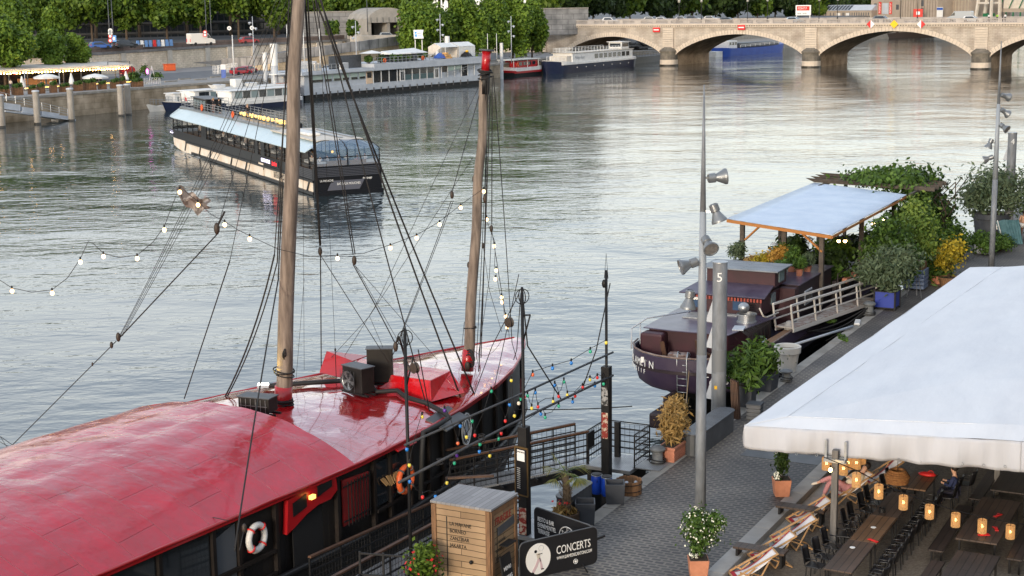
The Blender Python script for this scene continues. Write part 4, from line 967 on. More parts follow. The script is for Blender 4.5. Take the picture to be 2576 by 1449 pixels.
b = MB(); hull(b, 14.8, 4.1, 1.15, 1.9, bow=3, stern=1, sheer=.3, flare=0, x0=.1); b.build('bulwark', M_white, Rr, 40)
MB().box(2, 11, -1.6, 1.6, 1.9, 3.4).build('cabin', M_red, Rr); MB().box(1.5, 13.4, -2.1, 2.1, 3.6, 3.75).build('canopy', M_white, Rr); b = MB(); [b.beam((x_, y_, 1.9), (x_, y_, 3.6), .1) for x_ in (2,7,13) for y_ in (-1.9, 1.9)]; b.build('post', M_white, Rr)
b = MB(); [b.box(3+k*2, 4.3+k*2, -1.64, 1.64, 2.4, 3.1) for k in range(4)]; b.build('window', M_glassd, Rr)
MB().torus((11.6,-2.1,2.6), .4, .1, (0,1,0), 12, 5).torus((11.6,2.1,2.6), .4, .1, (0,1,0), 12, 5).build('lifebuoy', M_orange, Rr, True)
o = thing('cargo_barge', 'bright blue cargo barge with white wheelhouse seen through the second bridge arch', 'boat', (*G(1806, 143, 0)[:2], 0), 0)
p_ = Vector(G(1806, 141, 0)[:2]); q_ = Vector(G(1962, 129, 0)[:2]); o.rotation_euler.z = atan2(q_.y-p_.y, q_.x-p_.x); L_ = (q_-p_).length
M_royal = mat('royal_blue_hull', (.01,.05,.3), .4, col2=(.015,.07,.36), ns=.4)
b = MB(); hull(b, L_, 6, -.3, 2.2, bow=5, stern=2, sheer=.9); b.build('hull', M_royal, o, 40)
MB().box(2, 7, -2.4, 2.4, 2.2, 4.4).build('wheelhouse', M_white, o, bevel=.1); b = MB(); [b.box(2.4+k*1.6, 3.5+k*1.6, -2.44, 2.44, 3.2, 4.0) for k in range(3)]; b.build('window', M_glassd, o)
MB().box(9, L_-6, -2.5, 2.5, 2.3, 3.6).build('hatch_cover', M_dgrey, o, bevel=.1); b = MB(); rail(b, [(8,-2.9,2.4),(L_-4,-2.8,2.8)], .7, 2, 3, .05); b.build('railing', M_white, o)
MB().cb((-2, 0, .8), (4, 3, 1.6)).build('tender', M_white, o)
o = thing('cargo_barge', 'dark flat barge moored far upstream seen through the widest arch', 'boat', (*G(2188, 98, 0)[:2], 0), 0)
p_ = Vector(G(2188, 98, 0)[:2]); q_ = Vector(G(2345, 90, 0)[:2]); o.rotation_euler.z = atan2(q_.y-p_.y, q_.x-p_.x); L_ = (q_-p_).length
b = MB(); hull(b, L_, 8, -.3, 2.0, bow=6, stern=2, sheer=.5); b.build('hull', mat('brown_hull', (.05,.035,.03), .7), o, 40)
MB().box(L_*.12, L_*.75, -2, 2, 2, 3.4).build('cargo', mat('pale_sand', (.4,.36,.3), .9, bump=.3, bs=1), o, bevel=.5); MB().box(L_*.32, L_*.36, -2.3, 2.3, 2, 4.8).build('bulkhead', MT['brown_hull'], o)
b = MB(); rail(b, [(L_*.5, -3.2, 2.1), (L_*.97, -2, 2.4)], 1.6, 2, 4, .08); b.build('railing', M_white, o)
o = thing('work_pontoon', 'dark grey work pontoon lying under the first arch behind the navy barge', 'pontoon', (*G(1665, 153, 0)[:2], 0), atan2(.9, .45))
MB().box(-24, 4, 0, 5, -.3, 1.6).build('deck', M_dgrey, o); MB().box(-22, -16, 1, 4, 1.6, 2.4).build('hatch', M_grey, o); b = MB(); rail(b, [(-23,.2,1.6),(3.5,.2,1.6)], 1.0, 2, 2, .04); b.build('railing', M_grey, o)
def mixer(label, P, rz, sc=1.):
 t_ = thing('mixer_truck', label, 'truck', P, rz, 'concrete mixer trucks beyond the bridge'); t_.scale = (sc,)*3
 MB().box(-4, 4, -1.1, 1.1, .8, 1.2).build('chassis', M_dgrey, t_); MB().box(2.4, 4.2, -1.15, 1.15, 1.2, 3.0).build('cab', M_white, t_, bevel=.15); MB().box(3.0, 4.23, -1.0, 1.0, 2.0, 2.7).build('windscreen', M_glassd, t_)
 MB().lathe([(.4,-2.6),(.75,-2.2),(1.3,-.6),(1.35,.4),(.9,1.8),(.5,2.2)], (-.9,0,2.5), 14, ax=(1,0,-.25)).build('drum', M_lgrey, t_, 40)
 MB().beam((-3.4,0,3.2),(-4.6,0,1.6),.6,.15).build('chute', M_dgrey, t_)
 for x_ in (-3, -1.8, 3): [MB().lathe([(.5,-.15),(.5,.15)], (x_, y_, .5), 12, ax=(0,1,0)).build('wheel', M_rubber, t_) for y_ in (-1, 1)]
 return t_
m0 = mixer('grey drum mixer truck under the top of the first arch', (D(1590, 122, 425)[0], 425, D(1590, 126, 425)[2]), .9, 1.25)
for i, (u, v, Y) in enumerate([(1632, 130, 428), (1862, 108, 520), (1893, 106, 528), (1925, 103, 536)]):
 dup(m0, (D(u, v, Y)[0], Y, D(u, v, Y)[2]), .7, ['mixer truck behind the grey drum truck under the first arch', 'leftmost mixer truck seen in the second arch above the blue barge', 'middle mixer truck seen in the second arch above the blue barge', 'rightmost mixer truck seen in the second arch above the blue barge'][i])
# glass-sided dinner boat under way
S0 = (-17.2, 133.8); HV = (-.43, .903); BZ = atan2(.43, .903)
def BV(x, y, z): return (S0[0]+x*.903+y*HV[0], S0[1]+x*.43+y*HV[1], z)      # x across from the near side, y forward from the stern
bo = thing('dinner_boat', 'black and cream glass-sided dinner boat under way with blue-grey sloping roof', 'boat', (*S0, 0), BZ)
M_cream = mat('cream_hull', (.86,.8,.71), .45, col2=(.74,.6,.46), ns=.5)
M_roofb = mat('pale_blue_roof', (.42,.53,.58), .25, col2=(.46,.57,.62), ns=.4, metal=.1)
M_bl2 = mat('boat_black', (.008,.009,.012), .4, spec=.35)
BL, BWD = 57.5, 6.2
def side(y):      # inset of the near side toward the bow
 return 0 if y < 51 else ((y-51)/6.5)**2*1.5
ys = [i*BL/24 for i in range(25)]
def skinside(b, z0, z1, o_=0., y0=0, y1=BL, zf=None):
 Y_ = [y for y in ys if y0 < y < y1]; Y_ = [y0]+Y_+[y1]
 for i in range(len(Y_)-1):
  a_, c_ = Y_[i], Y_[i+1]; za, zc = (z0, z0) if zf is None else (zf(a_), zf(c_))
  b.add([(side(a_)-o_, a_, za), (side(c_)-o_, c_, zc), (side(c_)-o_, c_, z1), (side(a_)-o_, a_, z1)], [(3,2,1,0)])
  b.add([(BWD-side(a_)+o_, a_, za), (BWD-side(c_)+o_, c_, zc), (BWD-side(c_)+o_, c_, z1), (BWD-side(a_)+o_, a_, z1)], [(0,1,2,3)])
keel = lambda y: -.3 if y < 40 else -.3+1.3*((y-40)/17.5)**2
b = MB(); skinside(b, 0, 1.32, 0, 0, BL, keel); b.add([(side(BL), BL, 1), (BWD-side(BL), BL, 1), (BWD-side(BL), BL, 1.32), (side(BL), BL, 1.32)], [(3,2,1,0)])
b.build('hull', M_cream, bo)
b = MB(); skinside(b, 0, .3, .05, 0, 44); skinside(b, 1.3, 2.25, .04)
b.add([(side(BL)-.04, BL+.01, 1.0), (BWD-side(BL)+.04, BL+.01, 1.0), (BWD-side(BL)+.04, BL+.01, 2.25), (side(BL)-.04, BL+.01, 2.25)], [(3,2,1,0)])
b.build('black_band', M_bl2, bo)
b = MB()
for y in (1.2, 15.2, 16.2, 21, 26.5, 35, 39.5, 46): b.beam((side(y)-.07, y, 1.3), (side(y)-.07, y+.9, .2), .05, .22)
b.beam((-.12, 0, 1.25), (-.12, 46, 1.25), .14, .2); b.beam((-.1, 0, .18), (-.1, 36, .18), .2, .25); b.build('rubbing_strake', M_bl2, bo)
MB().box(-.1, -.05, 15.4, 16.9, .3, 1.5).build('fender_plate', M_cream, bo)
MB().box(.02, BWD-.02, .3, BL-1.5, 1.9, 2.0).build('deck', M_dgrey, bo)
b = MB(); b.box(-.05, BWD+.05, -.1, .3, .1, 2.5); b.box(-.12, BWD+.12, -.35, .2, -.1, .35); b.build('transom', M_bl2, bo)
b = MB()
for k in range(6): b.box(.15, BWD-.15, -.19, -.11, 1.62+k*.14, 1.7+k*.14)
for k in range(6): b.box(-.1, -.06, .3, 5, 1.45+k*.15, 1.52+k*.15)
b.build('louvre', mat('slate', (.06,.065,.08), .4), bo)
MB().plate([(1.55,-.13,1.25),(BWD-1.6,-.13,1.25),(BWD-2.1,-.13,.4),(1.1,-.13,.4)], (0,-.04,0)).build('grey_panel', mat('grey_panel_blue', (.09,.095,.12), .5), bo)
f = MB().box(.4, 1.65, -.2, -.175, 1.1, 1.5).build('name_plate', M_black, bo); text('lettering', 'LA PATACHE', .27, M_swhite, f, (.42, -.21, 1.2), (1,0,0), (0,0,1), sx=.8)
text('lettering', 'BATEAUX MOUCHES', .3, M_swhite, bo, (2.0, -.19, .85), (1,0,0), (0,0,1), sx=.78)
text('lettering', 'P14048F', .27, M_swhite, bo, (4.45, -.12, 1.22), (1,0,0), (0,0,1), sx=.95)
text('side_lettering', 'BATEAUX-MOUCHES', .82, M_bl2, bo, (-.02, 12.2, .48), (0,-1,0), (0,0,1), sx=.62)
for y0, k in ((15.9, 1.), (55.0, 1.)):
 xx = side(y0-1)-.07
 f = MB().box(xx-.03, xx+.02, y0-5.6, y0+.2, 1.5, 2.15).build('sign_box', M_black, bo)
 text('lit_lettering', 'BATEAUX-MOUCHES', .5, emis('sign_white_glow', (.8,.75,1), 1.6) if 'sign_white_glow' not in MT else MT['sign_white_glow'], f, (xx-.04, y0, 1.68), (0,-1,0), (0,0,1), sx=.62)
 text('lit_lettering', 'Lumière', .6, emis('sign_red_glow', (1,.02,.03), 1.6) if 'sign_red_glow' not in MT else MT['sign_red_glow'], f, (xx-.04, y0-3.5, 1.62), (0,-1,0), (0,0,1), sx=.75, shear=.4)
M_bglass = glass('boat_glass', (.03,.035,.04), .3)
M_dglass = glass('dome_glass', (.16,.27,.42), .42, .08)
b = MB(); skinside(b, 2.25, 3.75, -.1, .2, 56.5)
for k_ in (0, 1):
 g_ = MB(); g_.v = b.v; g_.f = b.f[k_::2]; g_.m = b.m[k_::2]; g_.build('side_glazing', M_bglass, bo, weld=True)
b = MB(); b.add([(.1,.0,2.5),(BWD-.1,.0,2.5),(BWD-.1,.0,3.95),(.1,.0,3.95)], [(0,1,2,3)]); b.build('stern_glazing', M_dglass, bo); MB().box(.15, BWD-.15, .12, .2, 2.5, 2.98).build('wood_panel', mat('tan_panel', (.3,.2,.1), .5), bo); MB().box(.2, 1.2, .05, .1, 2.78, 2.95).box(BWD-1.3, BWD-.3, .05, .1, 2.7, 2.95).build('white_box', M_white, bo)
b = MB()
for y in [1.5+2.45*k for k in range(23)]:
 if y > 56: break
 for x_ in (side(y)+.05, BWD-side(y)-.05): b.beam((x_, y, 2.25), (x_, y, 3.75), .09)
for y in (15, 17.2, 37, 38): b.box(side(y)-.02, side(y)+.1, y, y+1.1, 1.9, 3.75)
for i in range(24):
 for z in (2.62, 3.0): b.beam((side(ys[i])-.12, ys[i], z), (side(ys[i+1])-.12, ys[i+1], z), .04)
for k in range(3): b.beam((.1+k*3., -.03, 2.45), (.1+k*3., -.03, 3.95), .08)
b.beam((0,-.04,3.3), (BWD,-.04,3.3), .07); b.beam((0,-.04,2.5), (BWD,-.04,2.5), .1); b.build('window_grille', M_bl2, bo)
b = MB(); N = 22; ry = [1.6+i*(55.9-1.6)/N for i in range(N+1)]
def rin(y): return 1.35 if y < 52 else 1.35+(side(y)*.6)
for i in range(N):
 a_, c_ = ry[i], ry[i+1]-.03
 for sg in (0, 1):
  P = [(side(a_)-.3, a_, 3.72), (side(c_)-.3, c_, 3.72), (rin(c_), c_, 4.62), (rin(a_), a_, 4.62)]
  if sg: P = [(BWD-p[0], p[1], p[2]) for p in P][::-1]
  b.add(P+[(p[0], p[1], p[2]-.06) for p in P], [(3,2,1,0),(4,5,6,7),(0,1,5,4),(1,2,6,5),(2,3,7,6),(3,0,4,7)])
b.add([(side(55.9)-.3,55.9,3.72),(BWD-side(55.9)+.3,55.9,3.72),(BWD-rin(54.5),54.3,4.62),(rin(54.5),54.3,4.62)], [(0,1,2,3)])
b.build('sloping_roof', M_roofb, bo)
b = MB(); b.grid(lambda a, c: (.1+(BWD-.2)*a, .0+1.9*c**1.0, 3.95+.72*sin(c*pi/2)-(.55*abs(2*a-1)**4)*c), 16, 6); b.build('stern_dome', M_dglass, bo, True)
b = MB(); b.tube([(BWD/2, -.02, 3.96), (BWD/2, 1, 4.5), (BWD/2, 1.95, 4.7)], .05); [b.tube([(.1+q*3.0+3.0*(1-cos(pi*i/12))/2, .0+1.7*sin(pi*i/12), 3.97+.68*sin(pi*i/12)) for i in range(13)], .035) for q in (0, 1)]; b.build('dome_frame', M_bl2, bo)
MB().box(.9, BWD-.9, 1.9, 15.8, 4.55, 4.68).build('stern_roof', M_offw, bo)
MB().box(1.3, BWD-1.3, 15.8, 54.3, 4.5, 4.6).build('top_deck', mat('top_deck_grey', (.13,.14,.15), .4), bo)
b = MB(); b.box(1.7, 2.9, 6.5, 12, 4.68, 4.95); b.build('roof_unit', M_white, bo, bevel=.1)
b = MB(); b.box(3.5, 3.8, 3, 12, 4.68, 4.8); b.box(4.6, 4.9, 3, 13, 4.68, 4.8); b.box(1.3, 1.6, 15, 54, 4.62, 4.8); b.build('duct', M_steel, bo)
b = MB(); rail(b, [(1.5,16,4.6),(1.5,53.8,4.6),(BWD-1.5,53.8,4.6),(BWD-1.5,16,4.6)], 1.1, 4, 1.5, .022); rail(b, [(1.6,16,4.6),(3.4,16,4.6),(3.4,19.5,4.6),(1.6,19.5,4.6)], 1.0, 4, 1., .022); b.build('railing', M_steel, bo)
MB().box(3.7, 4.5, 17, 40, 4.6, 5.05).build('deck_bench', M_black, bo)
b = MB(); b.box(2.2, 4.0, 45, 51, 4.6, 6.0); b.build('wheelhouse', M_bl2, bo, bevel=.05); b = MB(); [b.box(2.17, 4.03, 45.4+k*1.4, 46.4+k*1.4, 5.1, 5.8) for k in range(4)]; b.build('wheelhouse_window', M_glassg, bo); MB().box(2.0, 4.2, 44.6, 51.4, 6.01, 6.1).build('wheelhouse_roof', M_dgrey, bo)
M_dlamp = emis('deck_lamp_glow', (1,.6,.16), 1.1)
for k in range(13): MB().sph((3.62, 18.3+k*1.45, 4.98), .27 if k % 4 else .2, 8, 6, sc=(1,1.4,.9)).build('deck_lamp', M_dlamp, bo, True)
MB().tube([(1.6, 52.5, 4.6), (1.6, 52.5, 6.4)], .03).build('flagpole', M_steel, bo)
b = MB(); b.add([(1.6,52.5,6.4),(1.6,51.5,6.2),(1.6,51.5,5.5),(1.6,52.5,5.6)], [(0,1,2,3)]); b.build('flag', M_white, bo)
MB().add([(1.59,52.5,6.0),(1.59,51.5,5.85),(1.59,51.5,5.5),(1.59,52.5,5.6)], [(0,1,2,3)]).build('flag_stripe', M_sred, bo)
for y in (44, 31, 20.5): MB().torus((1.42 if y != 20.5 else BWD-1.42, y, 5.2), .3, .09, (1,0,0), 12, 5).box(1.4 if y != 20.5 else BWD-1.44, 1.44 if y != 20.5 else BWD-1.4, y-.15, y+.15, 4.7, 5.1).build('lifebuoy', M_orange, bo, True)
MB().box(.6, BWD-.6, .4, 50, 2.02, 2.1).build('carpet', mat('brown_floor', (.14,.08,.045), .8), bo)
for k in range(8): MB().sph((3.1, 4+k*6, 3.4), .12, 6, 4).build('ceiling_lamp', MT['deck_lamp_glow'], bo)
GPB = 'guests dining aboard the glass-sided boat'
tb = None
for i in range(6):
 x_ = .9+i*.88; lab = f'guest seated behind the stern glass, {ORD[i]} from the left'
 cols_ = [(.7,.7,.7),(.75,.72,.7),(.3,.3,.33),(.7,.68,.64),(.5,.3,.28),(.7,.7,.72)]
 p_ = person(lab, BV(x_, .9+(i % 2)*.5, 2.25), BZ+(i % 3)*1.1, 'sit', cols_[i], (.03,.03,.04), group=GPB, sc=.95)
ppl = None
for i, y in enumerate([3.5,5.5,8,10.5,13,18.5,20.5,22.6,24.5,27,29,31.5,33.5,40,43,46]):
 c_ = [(.65,.64,.62),(.05,.05,.06),(.5,.4,.35)][i % 3]; lab = f'guest seated behind the side windows, {ORD[i]} forward from the stern'
 person(lab, BV(1.0+(i % 2)*.7, y, 2.05), BZ+(i % 2)*pi, 'sit', c_, (.04,.04,.05), skin=i % 4 == 3, hair=i % 2, group=GPB, sc=1.05)
for i in range(8):
 t_ = thing('dining_table', f'white clothed dining table inside the boat, {ORD[i]} forward from the stern', 'table', BV(1.25, 4.5+i*5.2, 2.03), BZ, 'dining tables aboard')
 MB().box(-.45,.45,-.5,.5,.0,.02).lathe([(.05,.02),(.04,.7)], n=6).build('base', M_dgrey, t_); MB().box(-.5,.5,-.6,.6,.45,.76).build('cloth', M_white, t_, bevel=.03)
person('person in black standing on the boat roof deck raising a phone', BV(2.6, 29.4, 4.6), BZ+2.6, 'stand', (.01,.01,.012), (.012,.012,.016), hair=1, arms='up')
person('woman in black at the bow rail of the boat roof, left of a pair', BV(2.4, 42.5, 4.6), BZ+.4, 'stand', (.015,.015,.02), (.3,.2,.18), hair=1, arms='up')
person('person in black leaning beside the woman near the bow rail of the boat', BV(2.9, 42.0, 4.6), BZ-2, 'stand', (.02,.02,.02), (.02,.02,.02), hair=0)
M_foam = mat('foam', (.5,.55,.56), .6)
b = MB(); rg = random.Random(3)
for k in range(420):
 a_ = rg.random(); y = -1-a_*16; x_ = BWD*.5+rg.gauss(0, 1.6+a_*2.5); s_ = rg.uniform(.05,.25)
 b.add([(x_-s_*2, y, .03), (x_, y-s_*.5, .03), (x_+s_*2, y, .03), (x_, y+s_*.5, .03)], [(0,1,2,3)])
for k in range(200):
 y = rg.uniform(38, 62); s_ = rg.uniform(.05,.22); x_ = side(min(y, 57))-rg.random()**2*3-.15
 b.add([(x_-s_, y, .03), (x_, y-s_*1.6, .03), (x_+s_, y, .03), (x_, y+s_*1.6, .03)], [(0,1,2,3)])
w_ = b.build('foam', M_foam, None, loc=(*S0, 0), rz=BZ); tag(w_, 'thin white foam flecks in the wake around the dinner boat', 'foam', kind='stuff')
# lit terrace on the far port
def FQ(u, v, z=3.6): return G(u, v, z)
M_awn = mat('awning_cream', (.55,.52,.47), .8, col2=(.45,.42,.38), ns=.8)
a_ = Vector(G(-25, 221, 3.6)); c_ = Vector(G(338, 203, 3.6)); dd = (c_-a_); TL = dd.length; dd.normalize(); TZ = atan2(dd.y, dd.x)
o = thing('terrace_pavilion', 'open terrace pavilion with dark interior under a long cream awning by the far river wall', 'pavilion', tuple(a_), TZ)
zt = D(150, 171, (a_+dd*TL*.5).y)[2]-3.6
b = MB(); b.box(0, TL, 0, .3, zt-.15, zt+.12); b.add([(0,.1,zt+.12),(TL,.1,zt+.12),(TL,9,zt+.45),(0,9,zt+.45)], [(0,1,2,3)])
for k in range(int(TL/.8)): b.cb((k*.8+.4, -.02, zt-.2), (.7,.06,.2), rx=.1)
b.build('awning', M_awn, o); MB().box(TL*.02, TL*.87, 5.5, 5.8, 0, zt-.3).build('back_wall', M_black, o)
b = MB(); [b.beam((x_, .2, 0), (x_, .2, zt), .14) for x_ in np.linspace(.2, TL-.2, 9)]; b.beam((TL*.82,.3,zt+.7),(TL*.98,.3,zt+.7),.1); b.beam((TL*.82,.3,zt),(TL*.82,.3,zt+.7),.1); b.beam((TL*.98,.3,zt),(TL*.98,.3,zt+.7),.1); b.build('post', M_dgrey, o)
b = MB(); b.box(TL*.25, TL*.5, 3, 4, 0, 1.1); b.build('counter', mat('warm_wood', (.3,.15,.06), .6), o)
lw = dict(); GBL = 'warm bulbs strung under the far terrace awning'; M_bulbf = emis('terrace_bulb_glow', (1,.55,.18), 22)
b0 = None; nb = 46
for k in range(nb):
 x_ = (k+.5)/nb*TL*.96; z_ = zt-.45-.12*abs(sin(k*.9)); P = (a_.x+dd.x*x_+dd.y*.25, a_.y+dd.y*x_-dd.x*.25, 3.6+z_)
 if b0 is None:
  b0 = thing('string_bulb', 'warm glowing bulb in the long row under the far terrace awning', 'light bulb', P, 0, GBL)
  MB().sph((0,0,0), .12, 8, 6, sc=(1.1,1,1)).build('bulb', M_bulbf, b0, True); MB().lathe([(.06,.15),(.05,.28)], n=6).build('cap', M_black, b0)
 else: dup(b0, P)
for k, (u, v) in enumerate([(39, 183), (89, 180), (196, 176)]):
 P = D(u, v, a_.y+8+k*12); t_ = thing('red_lamp', ['red glowing lamp among the terrace bulbs, near the left edge', 'red glowing lamp on the pole before the left open parasol', 'red glowing lamp among the bulbs right of the left open parasol'][k], 'lamp', P, 0); MB().sph((0,0,0), .28, 8, 6).build('bulb', emis(f'red_glow{k}', (1,.08,.06), 5), t_, True); MB().lathe([(.05,.25),(.05,.6)], n=6).build('cap', M_black, t_)
GPL = 'slatted wooden planters along the far river wall'
M_slat = mat('planter_wood', (.22,.11,.05), .8, col2=(.12,.06,.03), ns=3)
pl0 = None
for i, (x_, w_) in enumerate([(0,15),(63,45),(183,70),(335,50),(425,50),(555,45),(668,70),(808,62),(930,90),(1060,55),(1190,60),(1270,45),(1420,85)]):
 u = x_*.2431; v = (1002-x_*.07)*.2431-1; P = G(u, v, 3.6);
 lab = f'slatted wooden planter with bushy greenery on the far quay edge, {ORD[i]} from the left'
 if pl0 is None:
  pl0 = thing('wooden_planter', lab, 'planter', P, TZ, GPL); bb = MB()
  for k in range(8): bb.box(-.75+k*.19, -.75+k*.19+.14, -.3, .3, .0, 1.05)
  bb.build('slatted_box', M_slat, pl0); leaves('foliage', L_small, pl0, [((0,0,1.15),(.7,.4,.32)),((.4,.1,1.35),(.35,.3,.3))], 200, .2, 300, 2.2)
 else: dup(pl0, P, rz=TZ, label=lab, sc=(w_/62, 1, 1+.15*((i*7) % 3-1)))
b = MB()
for u0, u1 in ((25,100),(130,210),(260,330),(345,420),(455,520),(570,655),(975,1030),(1085,1150),(1200,1260),(1310,1360)):
 p_ = G(u0*.2431, (965-u0*.065)*.2431, 3.6); q_ = G(u1*.2431, (965-u1*.065)*.2431, 3.6); b.beam((p_[0], p_[1], 4.1), (q_[0], q_[1], 4.1), .1, .1)
tag(b.build('light_strip', emis('strip_glow', (1,.55,.12), 2.2)), 'line of yellow strip lights glowing between the wooden planters', 'strip light')
def parasol(kind, u, vt, vb, lab):
 P = G(u, vb, 3.6); o = thing('parasol', lab, 'parasol', P, 0, f'{kind} white parasols on the far terrace'); h = D(u, vt, P[1])[2]-3.6
 if kind == 'open':
  MB().lathe([(2.15,h-.55),(1.2,h-.2),(.1,h)], n=8).build('canopy', M_white, o); MB().lathe([(2.15,h-.8),(2.17,h-.56)], n=8, cap=False).build('valance', M_white, o, solid=.02)
  MB().tube([(0,0,0),(0,0,h-.1)], .04).build('pole', M_dgrey, o)
 else: MB().lathe([(.42,.6),(.5,.75),(.4,h*.5),(.1,h)], n=10).build('folded_canopy', M_white, o, 40); MB().tube([(0,0,0),(0,0,h+.15)], .04).build('pole', M_dgrey, o); MB().box(-.4,.4,-.4,.4,0,.15).build('base', M_dgrey, o)
parasol('open', 119, 185, 223, 'open white parasol on the far terrace, left of the two open ones'); parasol('open', 241, 185, 217, 'open white parasol on the far terrace, right of the two open ones')
parasol('closed', 57, 192, 229, 'folded white parasol standing left of both open parasols'); parasol('closed', 181, 184, 221, 'folded white parasol between the two open parasols'); parasol('closed', 318, 179, 210, 'folded white parasol in front of the red booths')
for i, (u, vb, vt) in enumerate([(312, 199, 171), (331, 197, 170)]):
 P = G(u, vb, 3.6); o = thing('red_booth', ['bright red booth with rounded roof at the right end of the terrace, left one', 'bright red booth with rounded roof at the right end of the terrace, right one'][i], 'booth', P, TZ, 'red booths')
 h = D(u, vt, P[1])[2]-3.6; b = MB(); b.box(-.65,.65,-.4,.4,0,h-.4); b.build('body', M_sred, o); MB().lathe([(.64,-.42),(.64,.42)], (0,0,h-.45), 16, ax=(0,1,0)).build('rounded_roof', M_sred, o); MB().box(-.45,.45,-.43,-.405,.3,h-.7).build('door_panel', M_red, o)
P = G(368, 204, 3.6); o = thing('arbour', 'green leafy arch with a glowing pink lamp at the terrace entrance', 'plant arch', P, TZ)
leaves('foliage', L_small, o, [((-.3,0,2.0),(.7,.5,.9)),((-2.2,.2,.9),(1.2,.8,.9)),((2,0,.8),(1.,.6,.7))], 900, .25, 310); MB().beam((.5,-.2,0),(1.1,-.2,2.6),.08).beam((1.7,-.2,0),(1.1,-.2,2.6),.08).build('frame', M_white, o); MB().sph((.0,-.55,1.7), .3, 8, 6, sc=(.8,.6,1.5)).build('pink_lamp', emis('pink_glow', (1,.15,.75), 3), o, True)
b = MB(); p_ = G(355, 214, 3.6); q_ = G(403, 211, 3.6); rail(b, [(p_[0],p_[1],3.6),(q_[0],q_[1],3.6)], 1.1, 2, .35, .02); o = tag(b.build('crowd_barrier', M_steel), 'grey steel crowd barriers at the right end of the planters', 'barrier')
for i, (u, v) in enumerate([(28, 226), (105, 220), (130, 219), (228, 214), (306, 207), (312, 207)]):
 P = G(u, v, 3.6); person(f'guest on the far lit terrace, {ORD[i]} from the left', P, i*1.7, 'stand' if i in (0, 4) else 'sit', [(.6,.5,.4),(.1,.1,.1),(.6,.6,.62),(.3,.1,.1),(.05,.05,.05),(.25,.05,.05)][i], (.05,.05,.08), skin=i % 2, group='guests on the far terrace')
GPI = 'pale concrete mooring piles at the far river wall'
M_pile = mat('pile_concrete', (.36,.33,.29), .85, col2=(.24,.215,.185), ns=1.5, stretch=(1,1,.3))
for i, (xt, yt, xb_, yb) in enumerate([(4, 990, 22, 1320), (368, 950, 390, 1285), (722, 925, 742, 1250), (1234, 890, 1258, 1200), (1306, 882, 1332, 1190)]):
 P = G(xb_*.2431, yb*.2431, 0); zt_ = D(xt*.2431, yt*.2431, P[1])[2]
 o = thing('mooring_pile', f'pale concrete mooring pile rising from the water, {ORD[i]} from the left', 'pile', P, 0, GPI)
 MB().lathe([(.5,-1),(.5,.25)], n=14).build('wet_foot', MT['wet_stone'], o, True); MB().lathe([(.48,.25),(.48,zt_)], n=14).build('shaft', M_pile, o, 40); MB().lathe([(.55,zt_),(.52,zt_+.2),(.1,zt_+.25)], n=14).build('cap', M_lgrey, o, 40)
for i, (x_, yt, yb) in enumerate([(282, 745, 1165), (640, 700, 1190)]):
 P = G(x_*.2431, yb*.2431, 0); zt_ = D((x_-20)*.2431, yt*.2431, P[1])[2]
 o = thing('slim_mast', ['thin white mast in front of the terrace, left of the left open parasol', 'thin white mast in front of the terrace, right of the left open parasol'][i], 'mast', (P[0], P[1], 0), 0, 'thin masts at the landing'); MB().tube([(0,0,-1),(0,0,zt_)], .09, 6, .06).build('pole', M_lgrey, o, True); MB().sph((0,0,zt_), .14, 6, 4).build('finial', M_lgrey, o)
o = thing('landing_gangway', 'grey sloping gangway with stepped platforms leading down between the mooring piles', 'gangway', (0,0,0))
p_ = Vector(G(-40, 297, 0)); q_ = Vector(G(182, 304, 0)); Y0_ = 219.5
A0_ = Vector(D(5, 279, 219)); A1_ = Vector(D(182, 302, 229)); b = MB(); b.beam(A0_, A1_, 1.6, .22); b.build('walkway', M_lgrey, o)
b = MB(); [b.beam(A0_.lerp(A1_, t_)+Vector((-.7,1.2,.7-.25*k)), A0_.lerp(A1_, t_+.24)+Vector((-.7,1.2,.7-.25*k)), 1.6, .9) for k, t_ in enumerate((0,.27,.55,.78))]; b.build('platform', M_lgrey, o)
b = MB(); rail(b, [tuple(A0_+Vector((-1.2,2,1.6))), tuple(A1_+Vector((-1.2,2,.4)))], 1.1, 3, 1.5, .03); b.build('railing', M_steel, o)
P = G(74, 292, 0); MB().lathe([(.45,-1),(.45,1.2)], (P[0], P[1], 0), 10).build('support', M_pile, o, True)
P = G(427, 178, 3.6); o = thing('orange_container', 'orange plastic skip standing against the rubble wall', 'skip', P, .5); MB().prism([(-1.1,-.7),(1.1,-.7),(1.1,.7),(-1.1,.7)], 0, 1.25).build('tub', M_orange, o, bevel=.15); MB().box(-1.2,1.2,-.8,.8,1.26,1.4).build('rim', M_orange, o, bevel=.04)
P = G(607, 188, 3.6); car('hatch', (.35,.01,.02), 'parked_car', 'dark red hatchback parked on the port by the ramp, nearer one', P, TZ+.1, 'red cars on the port')
P = G(626, 184, 3.6); car('hatch', (.42,.02,.03), 'parked_car', 'red car parked behind the dark red hatchback on the port', P, TZ+.5, 'red cars on the port')
for i, (u, v, kind, col, lab) in enumerate([(252, 124, 'hatch', (.03,.1,.35), 'blue car on the upper road at the left behind the parapet'), (318, 121, 'suv', (.02,.025,.03), 'black car parked on the upper road beside the round signs'), (112, 135, 'hatch', (.5,.5,.5), 'pale car half hidden behind the two small round trees'), (506, 113, 'van', (.7,.66,.6), 'tall white van driving on the upper road'), (627, 108, 'hatch', (.3,.02,.02), 'small dark red car on the upper road by the lamp post')]):
 P = D(u, v-3, 300+(u-252)*.07); o = car(kind, col, 'road_car', lab, (P[0], P[1], UZ+.55), TZ-.1 if i != 3 else TZ-.05);
M_lblue = mat('barrier_blue', (.12,.25,.5), .5); b = MB()
